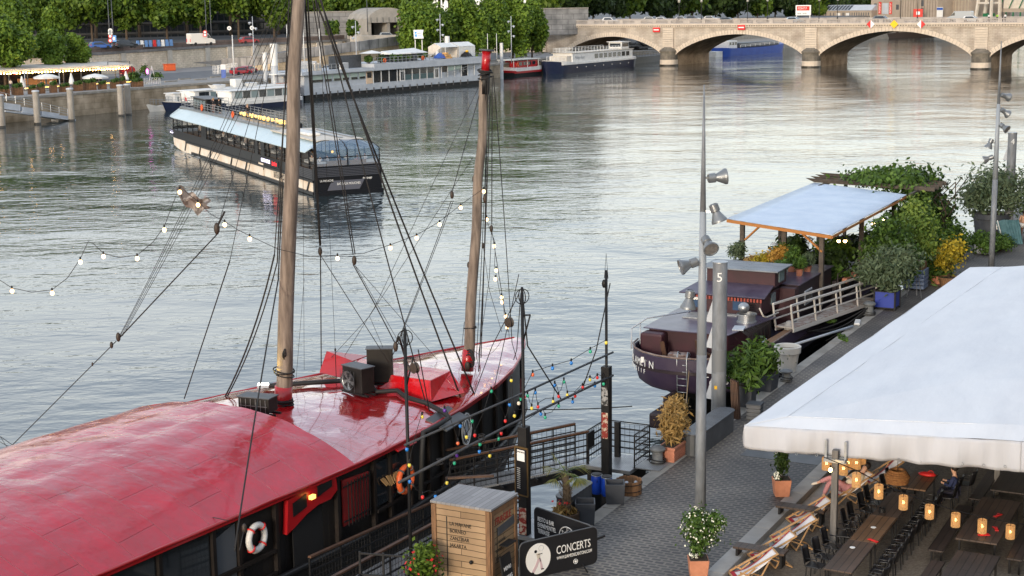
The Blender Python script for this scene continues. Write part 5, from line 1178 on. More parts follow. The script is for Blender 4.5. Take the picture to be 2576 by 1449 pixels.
for i in range(9):
 P = D(348+i*10.5, 118, 312+i*.8); t_ = thing('road_barrier', f'plastic road barrier on the upper road, {ORD[i]} from the left', 'barrier', (P[0], P[1], UZ+.5), TZ, 'blue white and red road barriers')
 MB().plate([(-.35,0,0),(.35,0,0),(.25,0,1.3),(-.25,0,1.3)], (0,.3,0)).build('panel', [M_lblue, M_swhite, M_lblue, M_lblue, M_sred][i % 5], t_); MB().box(-.45,.45,-.1,.4,-.1,.0).build('foot', M_dgrey, t_)
def tallpost(name, lab, u, vb, vt, Y, r_=.1, m_=None, heads=0, zb=None, group=None, cat='lamp post'):
 P = D(u, vb, Y); P2 = D(u-(vb-vt)*(1500-u)/21000*.9, vt, Y); z0 = P[2] if zb is None else zb
 o = thing(name, lab, cat, (P[0], Y, z0), 0, group); h = P2[2]-z0; MB().tube([(0,0,0),(0,0,h)], r_, 7, r_*.6).build('pole', m_ or M_grey, o, True)
 for k in range(heads):
  z = h-1.2-k*1.05; s_ = 1 if k % 2 else -1; q = MB().beam((0,0,z),(s_*.35,0,z),.07).build('bracket', M_grey, o); MB().lathe([(.12,-.2),(.28,.25)], (s_*.5,0,z), 8, ax=(s_,-.4,-.6)).build('floodlight', M_lgrey, o, 40)
 return o
tallpost('lamp_post', 'tall thin lamp post on the upper road carrying the stack of round signs', 278, 122, 0, 302, .12, M_dgrey)
tallpost('lamp_post', 'tall thin lamp post just right of the stack of round signs', 287, 122, 0, 304, .12, M_dgrey)
tallpost('lamp_post', 'tall thin lamp post in front of the white van', 521, 112, 0, 318, .12, M_dgrey)
tallpost('lamp_post', 'second tall thin lamp post at the right end of the white van', 533, 112, 0, 319, .12, M_dgrey)
tallpost('lamp_post', 'tall thin black lamp post left of the tunnel portal', 925, 80, -5, 352, .13, M_dgrey)
GS = 'round road signs on the upper road'
for i, (u, v, c_) in enumerate([(278, 77, M_swhite), (278, 84, M_swhite), (278, 91, M_sred), (278, 102, M_sred), (516, 81, M_sred), (516, 88, M_sred), (577, 71, M_swhite), (634, 70, M_swhite)]):
 Y = 301 if u < 300 else 317; P = D(u, v, Y); o = thing('round_sign', ['topmost round white sign in the stack on the left lamp post', 'second round sign from the top in the stack on the left lamp post', 'third sign, red rimmed, in the stack on the left lamp post', 'lowest sign, dark red, in the stack on the left lamp post', 'upper red sign on the lamp post before the van', 'lower red sign on the lamp post before the van', 'round pale sign between the van and the flagpole', 'round pale sign at the top of the port light mast'][i], 'sign', (P[0], Y-.2, P[2]), 0, GS)
 MB().lathe([(.42,-.02),(.42,.02)], n=14, ax=(0,-1,0)).build('disc', c_, o); MB().lathe([(.25,.021),(.25,.035)], n=12, ax=(0,-1,0)).build('centre', M_swhite if c_ is M_sred else M_grey, o)
P = D(287, 97, 301); o = thing('blue_sign', 'square blue road sign right of the round sign stack', 'sign', P, 0); MB().box(-.45,.45,-.1,-.05,-.6,.6).build('panel', mat('sign_blue', (.08,.3,.7), .5), o); MB().box(-.2,.2,-.13,-.101,-.3,.3).build('symbol', M_swhite, o)
tallpost('light_mast', 'slender port light mast with floodlights left of the mast of the ship', 640, 165, 41, 290, .1, M_lgrey, 3, 3.6)
GM = 'slender floodlight masts on the port'
tallpost('light_mast', 'slender floodlight mast behind the left end of the houseboat roof', 897, 150, 52, 300, .11, M_lgrey, 3, 3.4, GM)
tallpost('light_mast', 'slender floodlight mast rising in front of the first bright plane tree', 1109, 150, 35, 325, .11, M_lgrey, 4, 3.2, GM)
tallpost('light_mast', 'slender floodlight mast in front of the last bright plane trees', 1287, 158, 40, 338, .11, M_lgrey, 4, 3.1, GM)
tallpost('flagpole', 'white flagpole rising from the port near the red cars', 588, 172, 88, 282, .14, M_white, 0, 3.6, None, 'flagpole')
tallpost('flagpole', 'thin white flagpole left of the ship mast near the pontoon', 725, 165, 62, 275, .1, M_white, 0, 3.6, None, 'flagpole')
tallpost('flagpole', 'thin white flagpole right of the ship mast behind the houseboat', 766, 165, 62, 276, .1, M_white, 0, 3.6, None, 'flagpole')
tallpost('flagpole', 'thin white flagpole in front of the stained ramp wall', 806, 165, 72, 278, .1, M_white, 0, 3.6, None, 'flagpole')
tallpost('flagpole', 'left of the two thin white poles behind the ship foremast top', 1227, 140, 84, 330, .09, M_white, 0, 3.1, None, 'flagpole')
tallpost('flagpole', 'right of the two thin white poles behind the ship foremast top', 1250, 155, 84, 330, .09, M_white, 0, 3.1, None, 'flagpole')
def pillar(lab, u, vb, vt, Y, r_): P = D(u, vb, Y); o = thing('mooring_column', lab, 'column', (P[0], Y, 0), 0, 'tall pale mooring columns on the far port'); z1_ = D(u, vt, Y)[2]; MB().lathe([(r_,0),(r_,z1_*.62)], n=14).build('lower_shaft', M_lgrey, o, 50); MB().lathe([(r_*1.02,z1_*.62+.01),(r_*1.02,z1_)], n=14).build('upper_shaft', M_white, o, 50)
pillar('thick white mooring column just left of the ship mainmast', 690, 168, 110, 268, .62); pillar('white mooring column between the sign and the marquee', 1126, 140, 91, 322, .5)
pillar('short grey mooring column left of the white one near the port sign', 1100, 142, 112, 322, .35); pillar('short grey mooring column left of the thick white one', 667, 170, 132, 270, .4); pillar('grey mooring column behind the ship foremast', 1262, 155, 108, 332, .35)
P = G(563, 196, 3.6); o = thing('info_totem', 'blue and white information totem on the port near the red cars', 'sign', P, 0); MB().box(-.4,.4,-.1,.1,0,1.5).build('blue_panel', M_blue, o); MB().box(-.45,.45,-.12,.12,1.51,2.4).build('white_header', M_white, o)
b = MB()
for i in range(5): P = D(536+i*12, 184, 293+i*3); rail(b, [(P[0],P[1],3.6),(P[0]+1,P[1]+.3,3.6)], 1.6, 3, .25, .03)
tag(b.build('port_fence', M_white), 'white barred fence panels between the totem and the red cars', 'fence')
for i, (u, v, c_, k_) in enumerate([(775, 160, (.6,.6,.6), 'van'), (838, 158, (.03,.05,.08), 'suv'), (1130, 154, (.03,.1,.3), 'van')]):
 P = D(u, v, 290 if i < 2 else 330); car(k_, c_, 'parked_car', ['white van parked on the port behind the houseboat air units', 'dark car parked on the port under the stained ramp wall', 'blue van parked between the port sign and the marquee'][i], (P[0], P[1], 3.5), TZ)
for i, (u, kx) in enumerate([(790, 'first'), (803, 'second'), (812, 'third')]):
 x_ = LT(u, 165, P0, e)
 t_ = thing('air_unit', f'cream air conditioning unit on the left end of the houseboat roof, {kx} from the left', 'air conditioner', onboat(x_, 1, 4.85), HRZ, 'air units on the houseboat'); MB().box(0,.75,0,.5,0,1.3).build('casing', M_offw, t_, bevel=.04); MB().lathe([(.25,0),(.25,.02)], (.37,-.01,.7), 12, ax=(0,-1,0)).build('fan', M_grey, t_)
for i, (u, col, k_) in enumerate([(1378, (.2,.02,.02), 'hatch'), (1405, (.05,.06,.08), 'suv'), (1425, (.03,.03,.04), 'hatch'), (1640, (.5,.5,.5), 'suv'), (1668, (.6,.6,.6), 'hatch'), (1718, (.4,.4,.42), 'hatch'), (1745, (.1,.1,.12), 'suv'), (1790, (.5,.5,.5), 'hatch')]):
 Y = 408+i*4; P = D(u, 60, Y); car(k_, col, 'parked_car', f'car on the road behind the left end of the balustrade, {ORD[i]} from the left', (P[0], Y, 10.1), BRZ, 'cars on the road behind the balustrade')
for i, (u, c_) in enumerate([(2487, (.7,.7,.7)), (2508, (.3,.6,.05)), (2528, (.7,.7,.7))]):
 person(['', 'person in a bright yellow-green vest on the bridge', 'person in a white top on the bridge at the right edge'][i] if i else 'person in white walking left of the yellow-green vest on the bridge', BW(BT(u, 1.2), 1.2, DZ+.3), 0, 'stand', c_, (.02,.02,.03))
# old sailing ship turned restaurant
sh = thing('sailing_ship', 'big black wooden sailing ship with a glossy red roof, two masts and rigging', 'ship', W(0, 0, 0), QR)
def gloss_red(name, col, col2, rough):
 m = bpy.data.materials.new(name); m.use_nodes = True; n = m.node_tree; b = n.nodes['Principled BSDF']
 t = n.nodes.new('ShaderNodeTexCoord'); z = n.nodes.new('ShaderNodeTexNoise'); z.inputs['Scale'].default_value = .9; z.inputs['Detail'].default_value = 5
 c = n.nodes.new('ShaderNodeValToRGB'); c.color_ramp.elements[0].position = .35; c.color_ramp.elements[1].position = .7
 c.color_ramp.elements[0].color = (*col, 1); c.color_ramp.elements[1].color = (*col2, 1)
 n.links.new(t.outputs['Object'], z.inputs[0]); n.links.new(z.outputs[0], c.inputs[0]); n.links.new(c.outputs[0], b.inputs['Base Color'])
 br = n.nodes.new('ShaderNodeTexBrick'); br.inputs['Brick Width'].default_value = 2.1; br.inputs['Row Height'].default_value = 1.25; br.inputs['Mortar Size'].default_value = .02; br.inputs['Scale'].default_value = 1
 br.inputs['Mortar Smooth'].default_value = .6; n.links.new(t.outputs['Object'], br.inputs[0])
 n2 = n.nodes.new('ShaderNodeTexNoise'); n2.inputs['Scale'].default_value = 1.1; n2.inputs['Detail'].default_value = 3; n.links.new(t.outputs['Object'], n2.inputs[0])
 n3 = n.nodes.new('ShaderNodeTexNoise'); n3.inputs['Scale'].default_value = 14; n3.inputs['Detail'].default_value = 2; n.links.new(t.outputs['Object'], n3.inputs[0])
 u = n.nodes.new('ShaderNodeBump'); u.inputs['Distance'].default_value = .02; u.invert = True; n.links.new(br.outputs['Fac'], u.inputs['Height'])
 u2 = n.nodes.new('ShaderNodeBump'); u2.inputs['Distance'].default_value = .09; n.links.new(n2.outputs[0], u2.inputs['Height']); n.links.new(u.outputs[0], u2.inputs['Normal'])
 u3 = n.nodes.new('ShaderNodeBump'); u3.inputs['Distance'].default_value = .0012; n.links.new(n3.outputs[0], u3.inputs['Height']); n.links.new(u2.outputs[0], u3.inputs['Normal'])
 n.links.new(u3.outputs[0], b.inputs['Normal']); b.inputs['Roughness'].default_value = rough; b.inputs['Specular IOR Level'].default_value = .9 if rough < .12 else .55
 b.inputs['Coat Weight'].default_value = .9 if rough < .12 else .25; b.inputs['Coat Roughness'].default_value = rough*.55; b.inputs['Coat IOR'].default_value = 2.1 if rough < .12 else 1.6
 return m
M_rdeck = gloss_red('red_gloss_deck', (.42,.004,.008), (.36,.004,.007), .11)
M_rvault = gloss_red('red_gloss_vault', (.46,.005,.028), (.36,.005,.02), .2)
M_redp = mat('red_edge_paint', (.36,.006,.01), .35, coat=.3)
ST_ = [(-32,-6.3,4.45,-14.9,4.4),(-24,-6.1,4.45,-15,4.4),(-17.6,-5.9,4.45,-15,4.4),(-12.1,-5.5,4.45,-14.85,4.42),(-8.2,-5.2,4.45,-14.3,4.42),(-5.2,-5.2,4.45,-13.75,4.43),(-1.7,-5.4,4.47,-12.5,4.45),(1,-5.75,4.48,-11.45,4.48),(3.2,-6.25,4.5,-10.35,4.5),(4.9,-6.85,4.52,-9.55,4.52),(6.2,-7.35,4.56,-8.75,4.56),(7.0,-7.8,4.6,-8.2,4.6)]
def sta(s_):
 for i in range(len(ST_)-1):
  a, c = ST_[i], ST_[i+1]
  if s_ <= c[0] or i == len(ST_)-2:
   k = min(1, max(0, (s_-a[0])/(c[0]-a[0]))); return [a[j]+(c[j]-a[j])*k for j in range(1, 5)]
def camber(s_, k, hh):
 tn, zn, tf, zf = sta(s_); t = tn+(tf-tn)*k; z = zn+(zf-zn)*k+hh*(1-abs(2*k-1)**2.3); z += (.035 if hh > .8 else .018)*(abs(sin(pi*(t+9.6)/1.27))*.7+abs(sin(pi*(s_+(.9 if int((t+30)/1.27) % 2 else 0))/2.1))*.5-.6)*min(1, k*8, (1-k)*8)+.012*sin(s_*2.3+t*1.7)*sin(t*3.1-s_*.8); return (t, s_, z)
svals = lambda a, b, n: [a+(b-a)*i/n for i in range(n+1)]
def surf(b, a, c, n, hf, m=18, tiltfn=None):
 S = svals(a, c, n); base = len(b.v)
 for s_ in S:
  for j in range(m+1):
   q = camber(s_ if tiltfn is None else s_+tiltfn(j/m, (s_-a)/(c-a)), j/m, hf(s_)); b.v.append(q)
 for i in range(n):
  for j in range(m): x = base+i*(m+1)+j; b.f.append((x, x+1, x+m+2, x+m+1)); b.m.append(0)
hd = lambda s_: .55*min(1, max(.03, (7.2-s_)/12))
b = MB(); surf(b, -11.5, 7.0, 110, hd, 56)
fd = b.build('foredeck_roof', M_rdeck, sh, True)
b = MB(); surf(b, -32, -8.15, 150, lambda s_: 1.2, 66)
k0 = len(b.v); top = [camber(-8.15, j/22, 1.2) for j in range(23)]; low = [camber(-8.15, j/22, .3) for j in range(23)]
b.v += top+low
for j in range(22): b.f.append((k0+j, k0+23+j, k0+24+j, k0+j+1)); b.m.append(0)
b.build('vaulted_roof', M_rvault, sh, 40)
b = MB()
SS = svals(-32, 7.0, 60); pn = [Vector((sta(s_)[0], s_, sta(s_)[1])) for s_ in SS]; pf = [Vector((sta(s_)[2], s_, sta(s_)[3])) for s_ in SS]
b.tube(pn, .045, 6); b.tube(pf, .04, 6)
for i in range(60): b.beam(pn[i]+Vector((-.03,0,-.07)), pn[i+1]+Vector((-.03,0,-.07)), .04, .11)
b.build('red_eave', M_redp, sh, 60)
M_plankb = brickmat('tarred_planks', (.006,.006,.006), (.011,.009,.008), (.002,.002,.002), 30, .2, .012, .55, 'yz', .008)
M_plankv = brickmat('tarred_upright_planks', (.006,.005,.005), (.012,.01,.009), (.002,.002,.002), .22, 30, .012, .5, 'yz', .006)
b = MB()
for i in range(len(SS)-1):
 if SS[i] < -31: continue
 a_, c_ = pn[i], pn[i+1]; o_ = .22
 b.add([(a_.x-o_, a_.y, 1.9), (c_.x-o_, c_.y, 1.9), (c_.x-o_, c_.y, c_.z+.02), (a_.x-o_, a_.y, a_.z+.02)], [(0,1,2,3)])
 a_, c_ = pf[i], pf[i+1]
 b.add([(a_.x+o_*.5, a_.y, 1.9), (c_.x+o_*.5, c_.y, 1.9), (c_.x+o_*.5, c_.y, c_.z+.02), (a_.x+o_*.5, a_.y, a_.z+.02)], [(3,2,1,0)])
b.build('deckhouse_wall', M_plankv, sh)
def hullring(z):
 k = max(0, min(1, (2.6-z)/2.8)); out = []
 for s_ in svals(-32, 6.9, 44):
  tn, _, tf, _ = sta(s_); c_ = (tn+tf)/2; hw = (tn-tf)/2+.12
  sh_ = 0 if s_ < -6 else ((s_+6)/12.9)**2*3.1*k; hw *= 1-.1*k
  out.append((c_+hw, s_-sh_, z));
 far = []
 for s_ in svals(-32, 6.9, 44):
  tn, _, tf, _ = sta(s_); c_ = (tn+tf)/2; hw = ((tn-tf)/2+.12)*(1-.1*k); sh_ = 0 if s_ < -6 else ((s_+6)/12.9)**2*3.1*k
  far.append((c_-hw, s_-sh_, z))
 return out+far[::-1]
def band(name, z0, z1, m_):
 zs = [z0+(z1-z0)*i/3 for i in range(4)]; b = MB(); rs = [hullring(z) for z in zs]; n = len(rs[0])
 for r_ in rs: b.v += r_
 for i in range(3):
  for j in range(n): q = (j+1) % n; b.f.append((i*n+j, i*n+q, (i+1)*n+q, (i+1)*n+j)); b.m.append(0)
 return b.build(name, m_, sh, 50)
band('hull', .95, 2.4, M_plankb); band('red_boot_top', -.6, .95, mat('faded_red_boot', (.12,.012,.012), .6, col2=(.04,.008,.008), ns=1.5))
b = MB();
for z in (2.38, 1.62):
 R_ = hullring(z); b.tube(R_[20:45], .09, 6)
b.build('wale', M_black, sh, True)
tip = hullring(2.6)[44]; b = MB(); b.tube([(tip[0]-.35, tip[1]+.15, 3.1), (tip[0]-.35, tip[1]+.05, 2.4), (tip[0]-.35, tip[1]-1.6, .9), (tip[0]-.35, tip[1]-3.1, -.5)], .17, 8, .13); b.build('stem_post', mat('dark_red_stem', (.16,.018,.015), .55), sh, True)
MB().tube([(tip[0]-.35, tip[1]+.12, 2.4), (tip[0]-.35, tip[1]+.12, 4.5)], .14, 6).build('stem_head', M_black, sh, True)
M_rbox = gloss_red('red_gloss_hatch', (.52,.007,.012), (.45,.006,.01), .2)
ht = [(-9.7,-.1),(-9.6,-2.3),(-6.05,-2.75),(-5.75,-1.5)]
b = MB(); b.add([(-9.95,-.5,4.85),(-9.5,-2.1,4.85),(-6.15,-2.5,4.72),(-5.8,-1.0,4.7),(-9.93,-.6,5.32),(-9.5,-2.0,5.32),(-6.34,-2.2,5.3),(-6.41,-.8,5.3)], [(0,1,5,4),(1,2,6,5),(2,3,7,6),(3,0,4,7),(4,5,6,7)])
b.build('hatch_box', M_rbox, sh, bevel=.02)
b = MB(); b.add([(-11.1,-1.2,4.85),(-9.8,-1.6,4.85),(-9.8,-1.2,5.35),(-11,-.9,5.5),(-9.9,-.2,5.3)], [(0,1,2,3),(3,2,4)]); b.build('hatch_flap', M_redp, sh, solid=.04)
M_mast = mat('weathered_mast_wood', (.26,.21,.17), .85, col2=(.115,.09,.072), ns=2.2, det=8, stretch=(3,3,.35), bump=.012, bs=5, lo=.38, hi=.62)
M_rope = mat('dark_rope', (.016,.015,.015), .8); M_rope2 = mat('thin_grey_line', (.09,.09,.09), .8); M_blk = mat('block_wood', (.04,.028,.02), .6)
def loc(P): d = (P[0]-OO[0], P[1]-OO[1]); return Vector((d[0]*PV[0]+d[1]*PV[1], d[0]*QV[0]+d[1]*QV[1], P[2]))
def mast(base, top, r0, r1, zc, name='mast'):
 a_, c_ = loc(base), loc(top); d_ = (c_-a_); n_ = 26
 pts = [a_+d_*(i/n_)+Vector((.03*sin(i*.7), .025*cos(i*.9), 0)) for i in range(n_+1)]
 return MB().tube(pts, r0, 14, r1).build(name, M_mast, sh, True), a_, d_
m1b = G(711, 1030, 4.85); m1t = D(761, -330, m1b[1]-.1)
m1, A1_, D1_ = mast(m1b, m1t, .245, .16, 4)
m2b = G(1176, 925, 4.85); m2t = D(1221, 178, m2b[1]+.55)
m2, A2_, D2_ = mast(m2b, m2t, .185, .14, 4)
f1 = D1_.normalized(); f2 = D2_.normalized()
MB().tube([A1_-f1*.1, A1_+f1*.72], .27, 16, .265).build('red_collar', M_redp, m1, True); MB().tube([A2_-f2*.1, A2_+f2*.62], .205, 16, .2).build('red_collar', M_redp, m2, True)
T2 = A2_+D2_
MB().tube([T2-f2*.75, T2], .165, 12, .165).build('black_doubling', M_black, m2, True)
MB().tube([T2, T2+f2*.62], .135, 12, .15).build('red_masthead', M_redp, m2, True); MB().tube([T2+f2*.62, T2+f2*.68], .25, 12).build('truck_cap', M_dgrey, m2, True)
def coil(parent, c, r_, n, sd, th=.02, name='rope_coil', ax=(0,0,1)):
 rg = random.Random(sd); b = MB()
 for k in range(n): b.torus(Vector(c)+Vector((rg.uniform(-.02,.02), rg.uniform(-.02,.02), rg.uniform(-.12,.12))), r_*rg.uniform(.9,1.1), th, (ax[0]+rg.uniform(-.2,.2), ax[1]+rg.uniform(-.2,.2), ax[2]), 14, 5)
 return b.build(name, M_rope, parent, True)
coil(m1, A1_+f1*.25, .3, 9, 1); coil(m1, A1_+f1*1.15, .29, 3, 2); coil(m1, A1_+Vector((.25,-.1,1.75)), .14, 4, 3, ax=(1,.3,0)); coil(m2, A2_+Vector((.2,-.15,.35)), .2, 7, 4, ax=(.5,1,.2)); coil(m2, T2-f2*.1, .22, 5, 5); coil(m2, A2_+f2*1.35, .2, 2, 6)
MB().sph(A2_+Vector((.12,-.22,.1)), .13, 10, 7, sc=(.8,.5,1.3)).build('block', M_blk, m2, True)
for z in (3.4, 6.2): MB().sph(A2_+f2*z+Vector((-.17,-.05,0)), .07, 8, 6, sc=(.7,.7,1.5)).build('block', M_blk, m2, True)
M_flood = emis('flood_lens', (1,.97,.85), 7, True)
fp_ = A1_+Vector((-.36,-.42,.78)); MB().cb(fp_, (.34,.2,.08), .5).build('floodlight', M_lgrey, m1); MB().cb(fp_+Vector((0,0,.055)), (.3,.17,.03), .5).build('lens', M_flood, m1)
MB().sph(A1_+Vector((-.12,-.34,.42)), .11, 8, 6, sc=(1,1,1.3)).build('junction_box', M_dgrey, m1, True)
sp_ = bpy.data.lights.new('mast_uplight', 'SPOT'); sp_.energy = 40; sp_.color = (1,.72,.1); sp_.spot_size = radians(70); sp_.shadow_soft_size = .08
so_ = bpy.data.objects.new('mast_uplight', sp_); COL.objects.link(so_); so_.parent = m1; so_.location = fp_+Vector((-.0,-.05,.12)); so_.rotation_euler = Vector((-.36,-.3,-1)).to_track_quat('Z', 'Y').to_euler()
hp = [(-11.45,-3.8),(-10.7,-3.4),(-9.4,-2.4),(-8.2,-2.6),(-7.7,-3.1),(-7.35,-2.5),(-6.8,-2.9),(-6.1,-2.85),(-5.4,-3.05),(-5.0,-3.4),(-4.92,-4.2),(-4.9,-4.8),(-4.95,-5.0)]
def rz_(t, s_): tn, zn, tf, zf = sta(s_); k = max(0, min(1, (t-tn)/(tf-tn))); return zn+hd(s_)*(1-abs(2*k-1)**2.3)
b = MB(); pts = [Vector((t, s_, rz_(t, s_)+.12)) for t, s_ in hp]; pts += [Vector((-4.95,-5.1,4.0)), Vector((-5.0,-5.15,2.6))]; b.tube(pts, .075, 8); b.build('black_hose', M_rubber, sh, True)
MB().cb((-5.3,-3.0,4.42), (.75,1.6,.05), .1, ry=.4).build('side_flap', M_dgrey, sh); MB().cb((-5.28,-5.6,4.33), (.35,1.0,.04), 0, ry=.4).build('small_flap', M_redp, sh)
wx = lambda s_: sta(s_)[0]-.22
def wallpt(s_, z, o_=.03): return Vector((wx(s_)+o_, s_, z))
def wplate(pts, name, m_, par=sh, d=.04, o_=.02): return MB().plate([wallpt(s_, z, o_) for s_, z in pts], (d, 0, 0)).build(name, m_, par)
M_shut = mat('shutter_red', (.3,.018,.018), .55, col2=(.2,.014,.014), ns=3)
f = wplate([(-8.55,2.8),(-7.35,2.8),(-7.3,4.0),(-8.55,4.1)], 'red_shutter', M_shut)
b = MB(); [b.beam(wallpt(-8.4+.15*k, 2.78, .12), wallpt(-8.4+.15*k, 4.02, .12), .025) for k in range(8)]; [b.beam(wallpt(-8.6, z, .12), wallpt(-7.3, z, .12), .03) for z in (2.95, 3.92)]; b.build('bar', M_iron, f)
arch = [(-11.0,3.35),(-10.9,4.25),(-9.9,4.4),(-8.95,4.4),(-8.9,3.95),(-9.2,3.78),(-9.7,3.78),(-10.2,3.66),(-10.7,3.45)]
f = wplate(arch, 'red_canopy_trim', M_redp, d=.14);
for (a_, c_, z0_, z1_) in ((-10.75,-10.2,3.75,4.12),(-9.75,-9.15,4.0,4.3)): MB().plate([wallpt(a_, z0_, .17), wallpt(c_, z0_+.12, .17), wallpt(c_, z1_+.1, .17), wallpt(a_, z1_, .17)], (.01,0,0)).build('dark_pane', M_black, f)
MB().cb(wallpt(-10.1, 4.12, .28), (.1,.18,.1)).build('wall_lamp', emis('lamp_amber', (1,.5,.1), 1.6, True), sh)
MB().cb(wallpt(-9.95, 3.0, .03), (.03,1.5,1.35)).build('doorway', mat('dark_void', (.003,.003,.004), .9), sh)
def ringbuoy(par, c, m_, r_=.32):
 f = MB().torus(c, r_, .085, (1,0,0), 22, 8).build('lifebuoy', m_, par, True)
 b = MB(); [b.torus(Vector(c)+Vector((0, r_*cos(a), r_*sin(a))), .095, .025, (0,-sin(a),cos(a)), 10, 5) for a in (.8,2.3,3.9,5.5)]; b.build('band', M_sred if m_ is M_white else M_rope2, f, True); return f
ringbuoy(sh, wallpt(-12.1, 3.62, .12), M_white); ringbuoy(sh, wallpt(-5.6, 3.3, .2), M_orange, .36)
b = MB()
for s_ in (-19,-17.2,-15.4,-13.6,-12.7,-11.3,-8.8,-7.05,-6.2,-5.05,-3.9,-3.0,-2.1,0,1.3,2.6): b.beam(wallpt(s_, 1.9, .06), wallpt(s_, 4.4, .06), .12)
for z in (3.05, 2.45): b.beam(wallpt(-20, z, .1), wallpt(-11.4, z, .1), .09)
b.beam(wallpt(-7.0, 2.75, .12), wallpt(-2.2, 2.75, .12), .08)
b.build('frame', mat('dark_timber', (.008,.006,.005), .6, col2=(.016,.011,.009), ns=4, spec=.3), sh)
b = MB()
for a_, c_ in ((-19,-17.3),(-17.1,-15.5),(-15.3,-13.7),(-13.5,-12.8)): b.plate([wallpt(a_, 3.1), wallpt(c_, 3.1), wallpt(c_, 4.3), wallpt(a_, 4.3)], (.012,0,0))
b.build('window', M_glassd, sh)
MB().plate([wallpt(-13.55,2.5,.05), wallpt(-12.8,2.5,.05), wallpt(-12.8,4.2,.05), wallpt(-13.55,4.0,.05)], (.012,0,0)).build('grey_curtain', mat('grey_curtain', (.07,.08,.095), .8), sh)
MB().plate([wallpt(-6.95,2.85), wallpt(-5.15,2.85), wallpt(-5.15,4.1), wallpt(-6.95,4.1)], (.012,0,0)).build('dark_window', M_glassd, sh)
b = MB(); rg = random.Random(5)
for k in range(14): b.beam(wallpt(-6.75+k*.07, 3.6+rg.uniform(-.03,.03), .1), wallpt(-6.55+k*.05, 3.35+rg.uniform(-.05,.05), .16), .03)
b.build('straw_bundle', mat('straw', (.4,.24,.1), .8), sh)
cpt = lambda y_, z_: wallpt(-1.32+y_, 3.62+z_, .05)
f = MB().plate([cpt(.36*cos(a), .5*sin(a)) for a in np.linspace(0, 2*pi, 25)[:-1]], (.015,0,0)).build('crest', M_black, sh)
b = MB(); [b.tube([cpt(k*.36*cos(a), k*.5*sin(a))+Vector((.02,0,0)) for a in np.linspace(0, 2*pi, 33)], .03, 4) for k in (1., .62)]; b.build('crest_ring', M_swhite, f)
MB().plate([cpt(*q)+Vector((.018,0,0)) for q in [(-.1,-.2),(.12,-.2),(.15,-.1),(.06,.2),(.0,.27),(-.06,.2),(-.14,-.08)]], (.01,0,0)).build('crest_ship', M_lgrey, f)
def arctext(s, par, c, ax, up, rx, ry, a0, a1, size, m_, off_=.03, flip=1):
 ax = Vector(ax); up = Vector(up); nn = ax.cross(up)
 for i, ch in enumerate(s):
  if ch == ' ': continue
  a = a0+(a1-a0)*i/(len(s)-1); P = Vector(c)+ax*(rx*cos(a))+up*(ry*sin(a))+nn*off_
  tg = (ax*(-sin(a)*rx)+up*(cos(a)*ry)).normalized()*(-flip); ou = nn.cross(tg)
  text('lettering', ch, size, m_, par, P-tg*size*.3-ou*size*.35, tg, ou, .003)
arctext('LA DAME', f, cpt(0,0), (0,1,0), (0,0,1), .29, .4, radians(215), radians(60), .16, M_swhite)
arctext('CANTON', f, cpt(0,0), (0,1,0), (0,0,1), .29, .4, radians(250), radians(375), .16, M_swhite, flip=-1)
def at1(v): return loc(D(761+(711-761)*(v+330)/1360, v, m1b[1]))        # point on the mainmast at image row v
def at2(v): return loc(D(1221+(1176-1221)*(v-178)/747, v, m2b[1]+.55*(925-v)/747))
def dk(u, v, z=4.75): return loc(G(u, v, z))
ropes = 0
def rope(a_, c_, r_=.016, sag=0., m_=None, name='rope', n=10, side=(0,0,-1)):
 a_, c_ = Vector(a_), Vector(c_); sd = Vector(side)
 return MB().tube([a_.lerp(c_, i/n)+sd*sag*4*(i/n)*(1-i/n) for i in range(n+1)], r_, 5).build(name, m_ or M_rope, sh, True)
def block(P, r_=.1, name='block', m_=None): return MB().sph(P, r_, 8, 6, sc=(.6,.6,1.25)).build(name, m_ or M_blk, sh, True)
def pt(u, v, Y): return loc(D(u, v, Y))
Y1, Y2 = m1b[1], m2b[1]
E1 = dk(20, 1130, 4.5); E2p = pt(292, 858, 41.5)
rope(E1, E2p, .013); rope(E1+Vector((.1,0,-.35)), E1, .03)
for du, r_ in ((0,.008),(7,.008),(17,.007),(26,.008)): rope(pt(300+du*.3, 845, 41.5), pt(712+du*1.6, -40, Y1), r_, .35, side=(.0,-.2,-1), name='stay_line')
rope(pt(300, 850, 41.5), pt(545, 590, 42.3), .019, -.0); block(pt(545, 575, 42.3), .14); block(pt(297, 848, 41.5), .11); block(pt(280, 868, 41.4), .08); block(pt(232, 916, 41.2), .045)
rope(pt(548, 568, 42.3), pt(700, 60, Y1), .009); rope(pt(565, 532, 42.35), pt(548, 566, 42.3), .03)
rope(dk(463, 1003), pt(578, 655, 42.9), .018, .06, side=(0,-.5,-.8)); rope(pt(578, 655, 42.9), pt(706, 40, Y1), .01); rope(dk(566, 998), pt(690, 640, Y1), .026, .28, side=(.6,-.3,-.5)); rope(dk(572, 996), pt(697, 660, Y1), .02, .26, side=(.6,-.3,-.5)); rope(pt(690, 640, Y1), pt(735, -20, Y1), .016); rope(pt(697, 660, Y1), pt(728, -20, Y1), .02)
rope(at1(700)+Vector((-.25,-.1,0)), dk(590, 1385, 4.4), .022, .1, side=(-.3,-.3,-.6)); rope(at1(450)+Vector((-.22,-.1,0)), at1(700)+Vector((-.26,-.1,0)), .02); block(pt(614, 1330, 33.8), .1); rope(pt(614,1330,33.8), pt(602,1385,33.4), .012)
